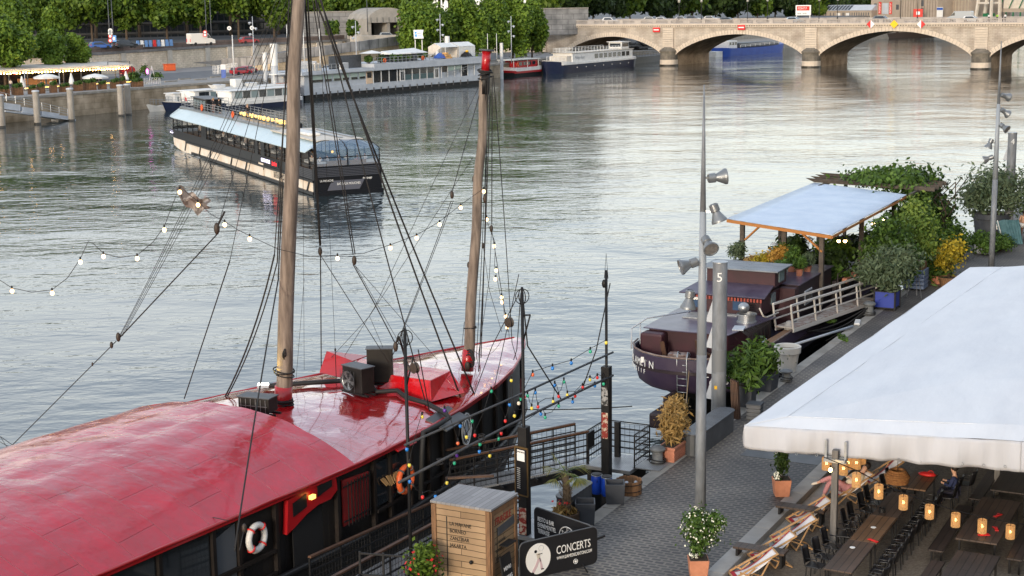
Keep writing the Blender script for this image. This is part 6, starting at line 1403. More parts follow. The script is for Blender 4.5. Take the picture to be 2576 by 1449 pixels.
for (u0, v0, u1, v1, r_, Yt, Yb) in [(766,-20,805,618,.032,Y1,Y1+1.2),(773,-20,806,618,.026,Y1,Y1+1.2),(783,-20,888,640,.016,Y1,Y1+.6),(790,-20,893,640,.016,Y1,Y1+.6)]: rope(pt(u0, v0, Yt), pt(u1, v1, Yb), r_)
rope(pt(806, 640, Y1+1.2), dk(808, 935), .018); block(pt(805, 632, Y1+1.2), .11); block(pt(891, 655, Y1+.6), .12)
rope(pt(888, 665, Y1+.6), pt(993, 862, Y1+1), .017, -.03); rope(pt(893, 668, Y1+.6), dk(1028, 905), .008); block(pt(995, 872, Y1+1), .13);
rope(pt(1002, 845, Y1+1), pt(995, 868, Y1+1), .03); rope(pt(1005, 850, Y1+1), dk(1028, 925, 5.3), .035, .05); MB().plate([pt(1020,908,Y1+1)-Vector((.1,0,0)), pt(1034,930,Y1+1), pt(1018,934,Y1+1)], (.02,.08,0)).build('deadeye', M_blk, sh)
for (u0, v0, u1, v1, r_) in [(786,-20,1193,992,.028),(799,-20,1160,1004,.028),(803,-20,1076,1032,.02)]: rope(pt(u0, v0, Y1), dk(u1, v1, 4.5), r_, .12, side=(-.2,0,-1))
rope(pt(805, 640, Y1+1.2), pt(978, 912, Y1+2), .012); rope(dk(805, 930), pt(928, 797, Y1+2), .008); rope(pt(928, 797, Y1+2), pt(1190, 395, Y2), .008); rope(pt(930,797,Y1+2), dk(979, 910, 5.6), .007)
rope(pt(1001, 858, Y1+2), pt(1135, 505, Y2), .012, .05); rope(pt(1003, 858, Y1+2), pt(1140, 505, Y2), .01, .05); block(pt(1137, 490, Y2), .11); rope(pt(1138, 480, Y2), at2(185), .013); rope(pt(1003, 862, Y1+2), dk(978, 912, 5.6), .012)
rope(at2(200)+Vector((-.1,0,0)), pt(944, 770, Y1+2), .008); rope(pt(944, 770, Y1+2), dk(845, 930), .008); rope(pt(893, 668, Y1+.8), dk(1100, 905), .008)
rope(pt(843, 880, 47), dk(846, 958), .012); rope(pt(800, -20, Y1), pt(843, 880, 47), .006); block(pt(843, 880, 47), .05); rope(pt(762, 420, Y1+.5), dk(765, 930), .006); rope(pt(765, 700, 46), dk(742, 985), .006)
for (u0, v0, u1, v1, r_) in [(1226,190,1210,900,.016),(1229,190,1198,905,.012),(1223,190,1186,905,.01),(1232,240,1204,935,.02)]: rope(pt(u0, v0, Y2+.3), dk(u1, v1, 4.8), r_, .06, side=(.6,0,0))
rope(pt(1238,190,Y2+.3), pt(1237,565,Y2+.3), .016); block(pt(1236,575,Y2+.3), .1); block(pt(1220,500,Y2+.3), .12); block(pt(1215,618,Y2+.3), .08); rope(pt(1241,190,Y2+.3), loc(D(1288, 862, 51)), .014, -.2, side=(0,-.2,-1))
rope(pt(1237,580,Y2+.3), loc(D(1278,835,51)), .012); rope(pt(1236,585,Y2+.3), pt(1231,700,Y2), .01); rope(pt(1231,700,Y2), dk(1200, 915, 4.8), .008); rope(pt(1214,610,Y2), pt(1231,730,Y2), .008); rope(pt(1231,730,Y2), loc(D(1262,835,50)), .008)
rope(dk(1185, 992, 4.5), pt(1172, 960, Y2-.6), .01); rope(pt(1305, 690, 42), dk(1240, 990, 4.5), .012) ; rope(loc(D(1288,862,51)), dk(1300, 905, 4.6), .012)
rope(pt(1168,810,Y2), dk(1162,870), .01); rope(pt(1190,880,Y2), loc(D(1262,855,50)), .007, .35)
rope(dk(0, 1098, 4.6), pt(86, 1158, 38.2), .01); block(pt(90, 1163, 38), .1); rope(pt(95, 1165, 38), pt(163, 1183, 37.4), .012, .04); block(pt(165, 1184, 37.3), .05); rope(pt(168, 1185, 37.3), dk(575, 1310, 4.55), .009, .12); rope(dk(0,1098,4.6), E1, .008); rope(dk(-60,1080,4.6), pt(86,1158,38.2), .009)
rope(loc(G(1302, 1030, 3.0)), loc(G(1590, 1022, 2.2)), .02, .05, name='mooring_line')
def acu(label, P, w_, d_, h_, rz, fan=True, cat='air conditioner'):
 t_ = thing('air_unit', label, cat, P, rz)
 MB().box(-w_/2, w_/2, -d_/2, d_/2, .09, h_).build('casing', mat('unit_black', (.008,.0075,.007), .5, col2=(.016,.014,.013), ns=2, spec=.3) if 'unit_black' not in MT else MT['unit_black'], t_, bevel=.02)
 MB().box(-w_/2-.03, w_/2+.03, -d_/2-.03, d_/2+.03, h_+.003, h_+.035).build('lid', M_dgrey, t_, bevel=.01)
 b = MB(); [b.box(-w_/2-.15, w_/2+.15, y_-.03, y_+.03, 0, .06) for y_ in (-d_*.3, d_*.3)]; b.build('foot_rail', M_iron, t_)
 if fan:
  cx = -w_*.12; f = MB().lathe([(.0,.0),(.27,.0),(.3,.03),(.3,.05)], (cx, -d_/2-.05, h_*.52), 20, ax=(0,-1,0), cap=False).build('fan_housing', M_steel, t_, True)
  b = MB(); [b.plate([Vector((cx,-d_/2-.07,h_*.52))+Vector((cos(a),0,sin(a)))*.05, Vector((cx,-d_/2-.07,h_*.52))+Vector((cos(a),0,sin(a)))*.26, Vector((cx,-d_/2-.06,h_*.52))+Vector((cos(a+.7),0,sin(a+.7)))*.26], (0,.01,0)) for a in np.linspace(0, 2*pi, 6)[:-1]]; b.build('fan_blade', M_black, f)
  b = MB(); [b.torus((cx,-d_/2-.1,h_*.52), q, .006, (0,1,0), 20, 4) for q in (.07,.13,.19,.25,.3)]; [b.beam((cx-.32+.16*k,-d_/2-.1,h_*.52-.32), (cx-.32+.16*k,-d_/2-.1,h_*.52+.32), .01) for k in range(5)]; b.build('guard', M_dgrey, f)
 return t_
def sw(t, s_, z): return W(s_, t, z)
acu('black air conditioning unit with a round fan, nearest the mainmast on the red deck', sw(-8.2,-3.35,4.97), .9, .5, .85, QR-.75+.46)
t_ = acu('taller plain black unit standing behind the one with the fan', sw(-8.2,-2.1,4.97), .8, .4, 1.15, QR+.5, False)
t_ = acu('low black unit with grille lying at the front edge of the vaulted roof', sw(-9.1,-7.2,5.2), 1.0, .5, .5, QR+.1, False); b = MB(); [b.beam((-.4+.16*k,-.27,.1), (-.4+.16*k,-.27,.48), .012) for k in range(6)]; b.beam((-.45,-.27,.28),(.45,-.27,.28),.012); b.build('grille', M_steel, t_)
t_ = thing('pirate_flag', 'crumpled grey flag hanging on the rigging among the warm bulbs', 'flag', D(482, 492, 42), 0)
b = MB(); rg = random.Random(8)
b.grid(lambda a, c: (-.38+.85*a+.05*sin(9*c), .1*sin(a*8+c*5), .27-.42*a-.55*c*(.25+.75*sin(pi*min(1, a*.9+.08)))+.06*sin(a*15+2*c)), 14, 10)
b.build('cloth', mat('grey_flag_cloth', (.12,.1,.09), .85, col2=(.3,.27,.25), ns=5, lo=.5, hi=.58), t_, True)
def festoon(name, label, pts, cab, glow, r_=.05, loop=None, cols=None, cap=.03):
 o = thing(name, label, 'string lights', pts[0], 0); O_ = Vector(pts[0])
 MB().tube([Vector(p)-O_ for p in cab], .009, 5).build('cable', M_rope, o, True)
 for i, p in enumerate(pts):
  q = Vector(p)-O_; MB().lathe([(.022,.0),(.026,.07),(.015,.09)], q, 6).build('socket', M_black, o)
  MB().sph(q+Vector((0,0,-r_*1.05)), r_, 10, 7, sc=(1,1,1.2)).build('bulb', glow if cols is None else cols[i], o, True)
 return o
def glowbulb(name, s=26): return emis(name, (1,.6,.26), s, True)
M_fest = glowbulb('festoon_glow', 3.2)
WB = [(30,727),(131,732),(202,654),(260,640),(345,645),(413,573),(452,478),(498,510),(565,560),(628,596),(849,645),(982,619),(1048,594),(1106,560),(1159,518),(1217,477)]
def wy(u): return 41+max(0, (u-750))/470*(Y2-41)
cab = []
kn = [(-40,700),(0,706),(30,725),(80,736),(131,730),(170,700),(202,652),(222,608),(235,614),(260,638),(300,649),(345,643),(385,610),(413,571),(440,500),(452,470),(475,490),(498,508),(530,540),(565,558),(600,580),(628,594),(700,628),(780,646),(849,643),(915,638),(982,617),(1048,592),(1106,558),(1159,516),(1217,475)]
festoon('festoon', 'string of warm glowing bulbs sagging over the water from the left to the foremast', [D(u, v, wy(u)) for u, v in WB], [D(u, v-1, wy(u)) for u, v in kn], M_fest, .055)
VB = [(1224,548),(1243,615),(1248,676),(1246,698),(1262,744),(1263,756),(1272,792),(1276,820)]
festoon('festoon', 'tangle of warm glowing bulbs hanging down the forestay beside the foremast', [D(u, v, Y2+1+i*.4) for i, (u, v) in enumerate(VB)], [D(u+(3 if i % 2 else -4), v-4, Y2+1+i*.4) for i, (u, v) in enumerate(VB)]+[D(1281, 850, 51)], M_fest, .055)
# near quay: gangways, posts, coloured bulbs
M_brown = mat('brown_handrail', (.1,.045,.022), .6, col2=(.05,.025,.014), ns=4)
M_plate = brickmat('chequer_plate', (.5,.51,.53), (.46,.47,.49), (.3,.31,.32), .09, .05, .012, .35, 'xy', .003); MT['chequer_plate'].node_tree.nodes['Principled BSDF'].inputs['Metallic'].default_value = .5
def W3(s_, t, z): return Vector((t, s_, z))      # (x,y,z) in the turned quay frame
def net(b, a_, c_, h0, h1, st_=.16, w_=.009):
 a_, c_ = Vector(a_), Vector(c_); n = max(2, int((c_-a_).length/st_)); m_ = max(2, int((h1-h0)/st_))
 for i in range(n+1): q = a_.lerp(c_, i/n); b.beam(q+Vector((0,0,h0)), q+Vector((0,0,h1)), w_)
 for j in range(m_+1): z = h0+(h1-h0)*j/m_; b.beam(a_+Vector((0,0,z)), c_+Vector((0,0,z)), w_)
g1 = thing('boarding_gangway', 'black railed gangway with netting leading from the quay platform to the ship bow', 'gangway', W(0,0,0), QR)
A_ = W3(-.1, -2.0, 2.62); B_ = W3(-3.6, -4.9, 2.3); dv = (B_-A_).normalized(); nv = Vector((-dv.y, dv.x, 0)); wd_ = .95
if nv.y < 0: nv = -nv
b = MB(); b.add([A_, B_, B_+nv*wd_, A_+nv*wd_, A_-Vector((0,0,.06)), B_-Vector((0,0,.06)), B_+nv*wd_-Vector((0,0,.06)), A_+nv*wd_-Vector((0,0,.06))], [(0,1,2,3),(7,6,5,4),(0,4,5,1),(1,5,6,2),(2,6,7,3),(3,7,4,0)]); b.build('walkway', M_plate, g1)
b = MB(); b.beam(A_-Vector((0,0,.2)), B_-Vector((0,0,.2)), .08, .24); b.beam(A_+nv*wd_-Vector((0,0,.2)), B_+nv*wd_-Vector((0,0,.2)), .08, .24)
[b.beam(A_.lerp(B_, k)-Vector((0,0,.1)), A_.lerp(B_, k)-nv*.25-Vector((0,0,.1)), .05, .1) for k in (.15,.4,.65,.9)]; b.build('girder', M_black, g1)
b = MB(); bn = MB(); bh = MB()
for o_ in (Vector((0,0,0)), nv*wd_):
 a_, c_ = A_+o_, B_+o_
 rail(b, [a_, c_], 1.0, 5, .8, .016); net(bn, a_, c_, .05, 1.0); bh.beam(a_+Vector((0,0,1.05)), c_+Vector((0,0,1.05)), .09, .05)
b.build('railing', M_iron, g1); bn.build('netting', M_rope, g1); bh.build('handrail', M_brown, g1)
g2 = thing('quay_platform', 'small fenced chequer plate landing platform on the quay edge beside the tall poster post', 'platform', W(0,0,0), QR)
b = MB(); b.box(-2.05, -.55, -.25, 1.3, 2.5, 2.62); b.build('deck', M_plate, g2, bevel=.01); MB().box(-.62, .25, .1, .95, 2.61, 2.64).build('ramp_plate', M_plate, g2)
b = MB(); MB().box(-2.0,-1.85,-.2,1.25,0,2.5).box(-.8,-.65,-.2,1.25,0,2.5).build('pile', M_black, g2)
b = MB(); bn = MB()
for a_, c_ in ((W3(1.3,-2.05,2.62), W3(1.3,-.55,2.62)), (W3(.1,-.55,2.62), W3(1.3,-.55,2.62)), (W3(-.1,-2.05,2.62), W3(1.3,-2.05,2.62))): rail(b, [a_, c_], 1.05, 5, 1.4, .016); net(bn, a_, c_, .05, 1.0)
b.build('railing', M_iron, g2); bn.build('netting', M_rope, g2)
MB().cb((-1.95, -.05, 3.4), (.05,.5,.5)).build('black_panel', M_black, g2); MB().beam((-1.5,1.0,2.6),(-1.5,1.0,3.75),.16).build('black_post', M_black, g2)
g3 = thing('boarding_gangway', 'long low gangway with netting and brown handrails lying along the ship by the crate', 'gangway', W(0,0,0), QR)
b = MB(); b.add([W3(-12.5,-4.4,2.0), W3(-5.2,-4.4,1.75), W3(-5.2,-3.3,1.75), W3(-12.5,-3.3,2.0)], [(0,1,2,3)]); b.build('walkway', M_plate, g3, solid=.05)
MB().add([W3(-12.5,-3.3,2.0), W3(-9,-3.3,1.9), W3(-9,-1.5,1.9), W3(-12.5,-1.5,2.0)], [(0,1,2,3)]).build('landing', M_plate, g3, solid=.05)
b = MB(); bn = MB(); bh = MB()
for a_, c_ in ((W3(-11.5,-4.45,2.05), W3(-4.4,-4.55,1.5)), (W3(-12.4,-3.25,2.0), W3(-5.6,-3.2,1.78))): rail(b, [a_, c_], 1.0, 3, 1.5, .02); net(bn, a_, c_, .0, .98, .14); bh.beam(a_+Vector((0,0,1.04)), c_+Vector((0,0,1.04)), .1, .05)
b.build('railing', M_iron, g3); bn.build('netting', M_rope, g3); bh.build('handrail', M_brown, g3)
b = MB();
for k in range(5): b.box(-3.1+k*.32, -2.8+k*.32, -6.6, -5.6, 1.55+k*.2, 1.62+k*.2)
b.box(-1.5, .1, -6.7, -5.3, 2.5, 2.6); b.build('stair_landing', M_plate, g3)
b = MB(); b.beam(W3(-5.4,-3.6,3.3), W3(-6.6,-1.0,3.62), .1, .06); b.beam(W3(-4.9,-4.3,3.25), W3(-4.4,-3.0,3.35), .1, .06); b.build('handrail', M_brown, g3); b = MB(); rail(b, [W3(-6.9,-1.6,2.6), W3(-5.9,-1.3,2.6)], .95, 4, .5, .016); net(b, W3(-7.2,-1.9,1.6), W3(-6.6,-1.0,1.6), 0, 1.9); b.build('side_net', M_iron, g3)
MB().cb((-3.3,-5.6,3.05), (.02,.34,.16), .9).build('exit_sign', mat('exit_green', (.02,.3,.1), .5), g3)
GPO = 'black posts carrying the coloured bulbs'
def post(label, s_, t, zt, thick_top, thick, poster=True):
 o = thing('lantern_post', label, 'post', W(s_, t, 0), QR, GPO)
 MB().tube([(0,0,.5 if s_ > -9 else 1.5),(0,0,zt)], .045, 8).build('pole', M_iron, o, True)
 if thick: MB().box(-.13,.13,-.13,.13,.4,thick_top).build('timber', M_black, o, bevel=.02)
 return o
po1 = post('thin black post left of the wooden crate with a pulley wheel on top', -10.1, -2.35, 8.7, 0, 0)
po2 = post('square black post with a menu board between the crate and the palm', -6.5, -.95, 9.2, 5.6, 1)
po3 = post('square black post with torn posters on the quay platform', -.75, -1.1, 8.85, 5.95, 1)
for o, z in ((po1, 8.75), (po2, 9.25)):
 b = MB(); b.torus((0,0,z-.15), .2, .015, (.6,.8,0), 18, 5); b.torus((0,0,z-.15), .2, .012, (.8,-.6,0), 18, 5); b.beam((0,0,z-.5),(0,0,z+.1),.05); b.beam((0,0,z-.65),(.28,-.1,z-.6),.04); b.beam((0,0,z-1.4),(.28,-.1,z-.6),.03); b.build('cage_wheel', M_iron, o, True)
 MB().lathe([(.04,-.06),(.14,-.05),(.1,0),(.14,.05),(.04,.06)], (.32 if o is po1 else -.34,-.1,z-.85), 12, ax=(.4,1,0)).build('pulley', M_blk, o, 40)
b = MB(); b.tube([(-.06,0,8.6),(0,0,9.35),(.06,0,8.6)], .01, 4); b.sph((-.05,-.05,8.45), .1, 8, 6, sc=(.7,.7,1.3)); b.build('spike', M_iron, po3)
f = MB().cb((-.0,-.17,4.4), (.46,.04,1.35), -.25).build('menu_frame', mat('dark_brass', (.1,.06,.02), .5), po2); MB().cb((0.01,-.2,4.4), (.38,.02,1.25), -.25).build('menu_board', M_black, f)
q = MB().cb((.01,-.215,4.85), (.26,.01,.3), -.25).build('menu_sheet', M_swhite, f); text('lettering', 'CONCERTS', .055, M_black, f, (-.14,-.19,4.93), (cos(-.25),sin(-.25),0), (0,0,1), .003)
b = MB(); [b.cb((-.07+.16*(k % 2)+.01,-.217,4.5-.055*(k//2)), (.11,.008,.02), -.25) for k in range(22)]; b.build('menu_lettering', mat('chalk', (.4,.4,.38), .8), f)
M_poster = mat('torn_poster', (.5,.4,.3), .8, col2=(.25,.03,.02), ns=9, lo=.48, hi=.52, world=False)
MB().cb((.0,-.14,3.0), (.22,.012,.75), -.06).build('poster', M_poster, po2); MB().cb((.0,-.14,4.15), (.2,.012,.8), 0).build('poster', M_poster, po3); MB().cb((.0,-.14,5.05), (.2,.012,.55), 0).build('poster', mat('old_paper', (.3,.3,.3), .8, col2=(.03,.03,.03), ns=9, lo=.48, hi=.52), po3)
MB().tube([(-.13,-.1,5.9),(.1,-.2,5.5),(.14,-.16,5.0)], .012, 5).build('cable', M_rope, po3, True)
def yy(u): return 36.7+(u-1040)/495*7.6
yd = thing('yard_pole', 'upper of the two long grey poles slung between the black posts', 'pole', (0,0,0)); MB().tube([D(1018,1120,yy(1018)), D(1280,1005,yy(1280)), D(1542,886,yy(1542))], .032, 8).build('shaft', mat('pole_grey', (.03,.035,.04), .6, col2=(.06,.06,.065), ns=6), yd, True)
yd = thing('yard_pole', 'lower of the two long grey poles slung between the black posts', 'pole', (0,0,0)); MB().tube([D(1003,1214,yy(1003)), D(1280,1070,yy(1280)), D(1542,944,yy(1542))], .036, 8).build('shaft', MT['pole_grey'], yd, True)
coil(yd, D(1212, 1103, yy(1212)), .08, 4, 11, .012, 'lashing'); coil(yd, D(1108, 1160, yy(1108)), .08, 4, 12, .012, 'lashing')
CB = dict(b=mat('bulb_blue', (.02,.2,.6), .2, emit=.04), r=mat('bulb_red', (.65,.03,.03), .2, emit=.04), y=mat('bulb_yellow', (.75,.6,.08), .2, emit=.04), g=mat('bulb_green', (.03,.4,.22), .2, emit=.04), o=mat('bulb_orange', (.7,.14,.05), .2, emit=.04), w=mat('bulb_white', (.7,.62,.5), .2, emit=.05), p=mat('bulb_purple', (.12,.03,.3), .2, emit=.03))
def colfest(label, L_):
 pts = [D(817.6+x*.34896, 943.4+y*.34896-6, yy(817.6+x*.34896)) for x, y, c in L_]
 cab = []
 for i, p in enumerate(pts):
  cab.append(Vector(p)+Vector((0,0,.06)))
  if i < len(pts)-1: m_ = (Vector(p)+Vector(pts[i+1]))/2; cab.append(m_+Vector((0,0,.12 if i % 2 else -.05)))
 festoon('coloured_festoon', label, pts, cab, None, .045, cols=[CB[c] for x, y, c in L_])
colfest('string of coloured bulbs zigzagging under the upper pole near the ship crest', [(590,540,'b'),(608,655,'y'),(700,305,'y'),(862,260,'p'),(958,497,'o'),(975,373,'b'),(1020,452,'y'),(1060,338,'g'),(1080,440,'r'),(1198,122,'g'),(1300,337,'r'),(1330,220,'b'),(1343,45,'y'),(1366,300,'y')])
colfest('string of coloured bulbs looping between the poles in front of the water', [(1408,180,'g'),(1437,165,'r'),(1460,155,'g'),(1490,245,'y'),(1516,132,'b'),(1535,235,'r'),(1645,197,'y'),(1656,80,'b'),(1684,160,'r'),(1722,55,'g'),(1747,150,'y'),(1857,95,'r'),(1910,40,'y'),(1963,25,'r'),(2008,70,'g')])
colfest('string of coloured bulbs hanging below the lower pole over the gangway', [(610,772,'b'),(703,885,'r'),(796,880,'b'),(878,782,'y'),(932,640,'g'),(950,585,'p'),(1113,557,'b'),(1117,505,'g'),(1188,588,'y'),(1250,465,'g'),(1270,427,'r'),(1556,287,'b'),(1587,312,'g'),(1685,230,'g'),(1785,200,'b'),(1803,158,'r'),(1945,85,'b')])
cc = [(1305,1010,'w'),(1340,938,'o'),(1390,922,'b'),(1437,909,'b'),(1485,880,'g'),(1525,858,'y')]
festoon('coloured_festoon', 'thin high string of few coloured bulbs running from the bow to the platform post', [D(u, v, yy(u)) for u, v, c in cc], [D(u, v-3, yy(u)) for u, v, c in cc], None, .05, cols=[CB[c] for u, v, c in cc])
gl = thing('guy_rope', 'dark rope from the platform post top slanting down to the poles', 'rope', (0,0,0)); MB().tube([D(1535,712,44.2), D(1500,880,43.8), D(1466,975,43.3)], .018, 5).build('line', M_rope, gl, True)
gl = thing('guy_rope', 'dark rope running from the menu post top down right to the lower pole', 'rope', (0,0,0)); MB().tube([D(1315,745,39.2), D(1327,870,40), D(1412,1005,42.6)], .02, 5).build('line', M_rope, gl, True)
gl = thing('guy_rope', 'pair of dark lines from the pulley of the thin post to the bow roof', 'rope', (0,0,0)); MB().tube([D(1052,880,36.9), D(1080,1035,38)], .015, 5).tube([D(1305,740,39.3), D(1238,870,44), D(1192,995,45)], .013, 5).tube([D(1310,740,39.3), D(1300,880,44), D(1292,905,46)], .013, 5).build('line', M_rope, gl, True)
M_cr = brickmat('crate_planks', (.56,.4,.24), (.4,.28,.16), (.07,.045,.025), 1.7, .155, .007, .75, 'xz', .006, dirt=(.42,.38,.36), warp=.03, wn=2.5)
M_cr2 = brickmat('crate_planks_side', (.5,.34,.18), (.34,.23,.13), (.05,.035,.02), 1.7, .155, .007, .75, 'yz', .006, dirt=(.36,.34,.33), warp=.03, wn=2.5)
M_crt = brickmat('crate_grey_top', (.36,.36,.37), (.27,.27,.28), (.14,.14,.14), 3, .13, .005, .8, 'yx', .002, dirt=(.65,.65,.65))
M_beamw = mat('brown_batten', (.25,.13,.06), .75, col2=(.13,.07,.035), ns=3, stretch=(4,4,.6))
M_ink = mat('stencil_ink', (.02,.018,.016), .9)
cr_ = thing('wooden_crate', 'tall weathered plank crate stencilled with port names and FRAGILE beside the gangway', 'crate', W(-10.45, -.3, QZ), QR)
cw, cd, chh = 1.55, 1.3, 2.28
MB().box(-cw/2, cw/2, -cd/2, cd/2, .04, chh).build('planked_box', M_cr, cr_)
MB().box(cw/2+.002, cw/2+.02, -cd/2+.02, cd/2-.02, .04, chh).build('side_planks', M_cr2, cr_)
MB().box(-cw/2-.05, cw/2+.06, -cd/2-.05, cd/2+.05, chh+.002, chh+.06).build('top', M_crt, cr_, bevel=.008)
for x_ in (-cw/2+.03, cw/2-.05): MB().box(x_-.06, x_+.06, -cd/2-.035, -cd/2-.003, .02, chh-.02).build('batten', M_beamw, cr_)
for y_ in (-cd/2+.05, cd/2-.05): MB().box(cw/2+.022, cw/2+.05, y_-.06, y_+.06, .02, chh-.02).build('batten', M_beamw, cr_)
b = MB(); b.box(cw/2+.022, cw/2+.045, -cd/2+.12, cd/2-.12, chh-.15, chh-.02); b.build('batten', M_beamw, cr_)
MB().box(-cw/2+.36, -cw/2+.385, -cd/2-.008, -cd/2-.001, .3, chh-.3).box(cw/2+.021, cw/2+.028, -.36, -.34, .9, chh-.5).build('door_gap', M_ink, cr_)
for i, s_ in enumerate(['LA HAVANE', 'BORNEO', 'ZANZIBAR', 'JAKARTA']): text('stencil', s_, .13, M_ink, cr_, (-cw/2+.45, -cd/2-.012, chh-.5-.18*i), (1,0,0), (0,0,1), .003, sx=.85)
text('stencil', 'FRAGILE', .26, mat('faded_red_ink', (.3,.03,.02), .9), cr_, (cw/2+.03, -cd/2+.2, chh-.42), (0,1,0), (0,0,1), .003, sx=.85)
for i, s_ in enumerate(['LA HAVANE', 'BORNEO', 'YORK']): text('stencil', s_, .11, M_ink, cr_, (cw/2+.022, -cd/2+.22, chh-.92-.2*i), (0,1,0), (0,0,1), .003, sx=.85)
MB().cb((cw/2+.03, .1, chh-.58), (.02,.85,.2), rx=.08).build('grey_board', M_dgrey, cr_); MB().sph((-cw/2+1.05, -cd/2-.06, .95), .05, 8, 6).build('knob', M_iron, cr_, True)
MB().cb((cw/2+.12, .0, 1.3), (.22,.5,.03), rx=.0).build('shelf', M_black, cr_)
o = thing('chalkboard', 'black chalkboard with white writing leaning on the crate side', 'chalkboard', W(-10.7, .72, QZ), QR)
MB().cb((0,0,.55), (.04,.5,1.1), ry=-.15).build('board', M_black, o);
for i, s_ in enumerate(['MENU', 'TAPAS', 'BAR']): text('chalk_writing', s_, .13, M_swhite, o, (.04+.03*(i-1), -.2, .75-.22*i), (0,1,0), (-.15,0,1), .003)
def banner(name, label, P0_, P1_, z0, z1, th=.05):
 a_, c_ = Vector(P0_), Vector(P1_); d = (c_-a_); L_ = d.length; o = thing(name, label, 'banner', (a_.x, a_.y, z0), atan2(d.y, d.x), 'black banner barriers by the crate')
 h = z1-z0; rr = .14; pts = []
 for cx, cz, a0 in ((L_-rr, rr, -90), (L_-rr, h-rr, 0), (rr, h-rr, 90), (rr, rr, 180)):
  for k in range(5): a = radians(a0+k*22.5); pts.append((cx+rr*cos(a), -th/2, cz+rr*sin(a)))
 MB().plate(pts, (0,th,0)).build('panel', mat('banner_black', (.012,.012,.014), .45, bump=.004, bs=3) if 'banner_black' not in MT else MT['banner_black'], o)
 MB().tube([(p[0], 0, p[2]) for p in pts]+[(pts[0][0], 0, pts[0][2])], .025, 6).build('piping', M_dgrey, o, True)
 return o, L_, h
bb1, L_, h_ = banner('banner', 'black CONCERTS banner with a round white drawing in front of the crate', W(-9.85, .6)[:2], W(-7.9, 1.78)[:2], QZ+.12, QZ+1.08)
r_ = .36; cx = .52; cz = h_*.5
f = MB().plate([(cx+r_*cos(a), -.034, cz+r_*1.1*sin(a)) for a in np.linspace(0, 2*pi, 33)[:-1]], (0,.006,0)).build('white_disc', M_swhite, bb1)
fp2 = lambda P: [(cx+x_, -.04, cz+z_) for x_, z_ in P]
MB().plate(fp2([(-.06,.14),(.05,.14),(.04,0),(-.02,-.02)]), (0,-.002,0)).build('figure_shirt', M_offw, f)
MB().plate(fp2([(-.02,0),(.05,0),(-.03,-.2),(-.13,-.34),(-.19,-.3),(-.09,-.15)]), (0,-.002,0)).plate(fp2([(.0,0),(.06,0),(.11,-.18),(.13,-.27),(.06,-.27),(.05,-.14)]), (0,-.003,0)).build('figure_trousers', mat('pale_pink', (.6,.45,.48), .8), f)
b = MB(); b.plate(fp2([(-.08+.04*cos(a), .2+.04*sin(a)) for a in np.linspace(0,6.28,11)[:-1]]), (0,-.004,0)); b.plate(fp2([(-.2,-.31),(-.13,-.34),(-.13,-.37),(-.19,-.37)]), (0,-.003,0)); b.plate(fp2([(.07,-.27),(.14,-.27),(.17,-.3),(.08,-.3)]), (0,-.003,0)); b.beam((cx-.02,-.043,cz+.11),(cx+.11,-.043,cz+.12),.012); b.beam((cx+.03,-.043,cz+.02),(cx+.06,-.043,cz-.08),.015); b.build('figure_ink', M_black, f)
MB().torus((cx+.08,-.04,cz+.26), .07, .004, (0,1,0), 18, 4).build('speech_ring', M_lgrey, f)
text('lettering', 'CONCERTS', .3, M_swhite, bb1, (1.05, -.034, .48), (1,0,0), (0,0,1), .003, sx=.66); text('lettering', 'WWW.DAMEDECANTON.COM', .12, M_swhite, bb1, (1.06, -.034, .33), (1,0,0), (0,0,1), .003, sx=.62)
MB().torus((1.62,-.036,.18), .06, .008, (0,1,0), 16, 4).plate([(1.62+.035*cos(a),-.036,.18+.035*sin(a)) for a in np.linspace(0,6.28,11)[:-1]], (0,-.003,0)).build('small_emblem', M_swhite, bb1)
b = MB(); b.beam((L_*.8,0,.1),(L_*.8+.05,-.2,-.12),.03); b.beam((L_*.8,0,.1),(L_*.8+.05,.25,-.12),.03); b.beam((L_*.15,0,.1),(L_*.15,-.25,-.12),.03); b.beam((L_,0,.62),(L_+.25,0,.66),.05); b.build('foot', M_iron, bb1)
bb2, L2_, h2_ = banner('banner', 'black banner reading RESTO & BAR partly hidden behind the CONCERTS one', W(-7.2, -.3)[:2], W(-7.95, 1.7)[:2], QZ+.12, QZ+1.08)
for i, s_ in enumerate(['RESTO & BAR', 'EVENEMENTIEL', 'TERRASSE']): text('lettering', s_, .17, M_swhite, bb2, (.14, -.034, .62-.16*i), (1,0,0), (0,0,1), .003, sx=.6)
cx, cz = 1.25, .42
b = MB(); b.torus((cx,-.034,cz), .3, .012, (0,1,0), 30, 4); b.torus((cx,-.034,cz), .17, .01, (0,1,0), 24, 4); b.build('emblem_ring', M_swhite, bb2)
MB().plate([(cx+.16*cos(a),-.03,cz+.16*sin(a)) for a in np.linspace(0,6.28,20)[:-1]], (0,-.01,0)).build('emblem_disc', M_swhite, bb2)
arctext('LA DAME', bb2, (cx,-.03,cz), (1,0,0), (0,0,1), .235, .235, radians(165), radians(15), .1, M_swhite, .006)
M_pot = mat('slate_planter', (.035,.04,.05), .6, col2=(.05,.055,.065), ns=2)
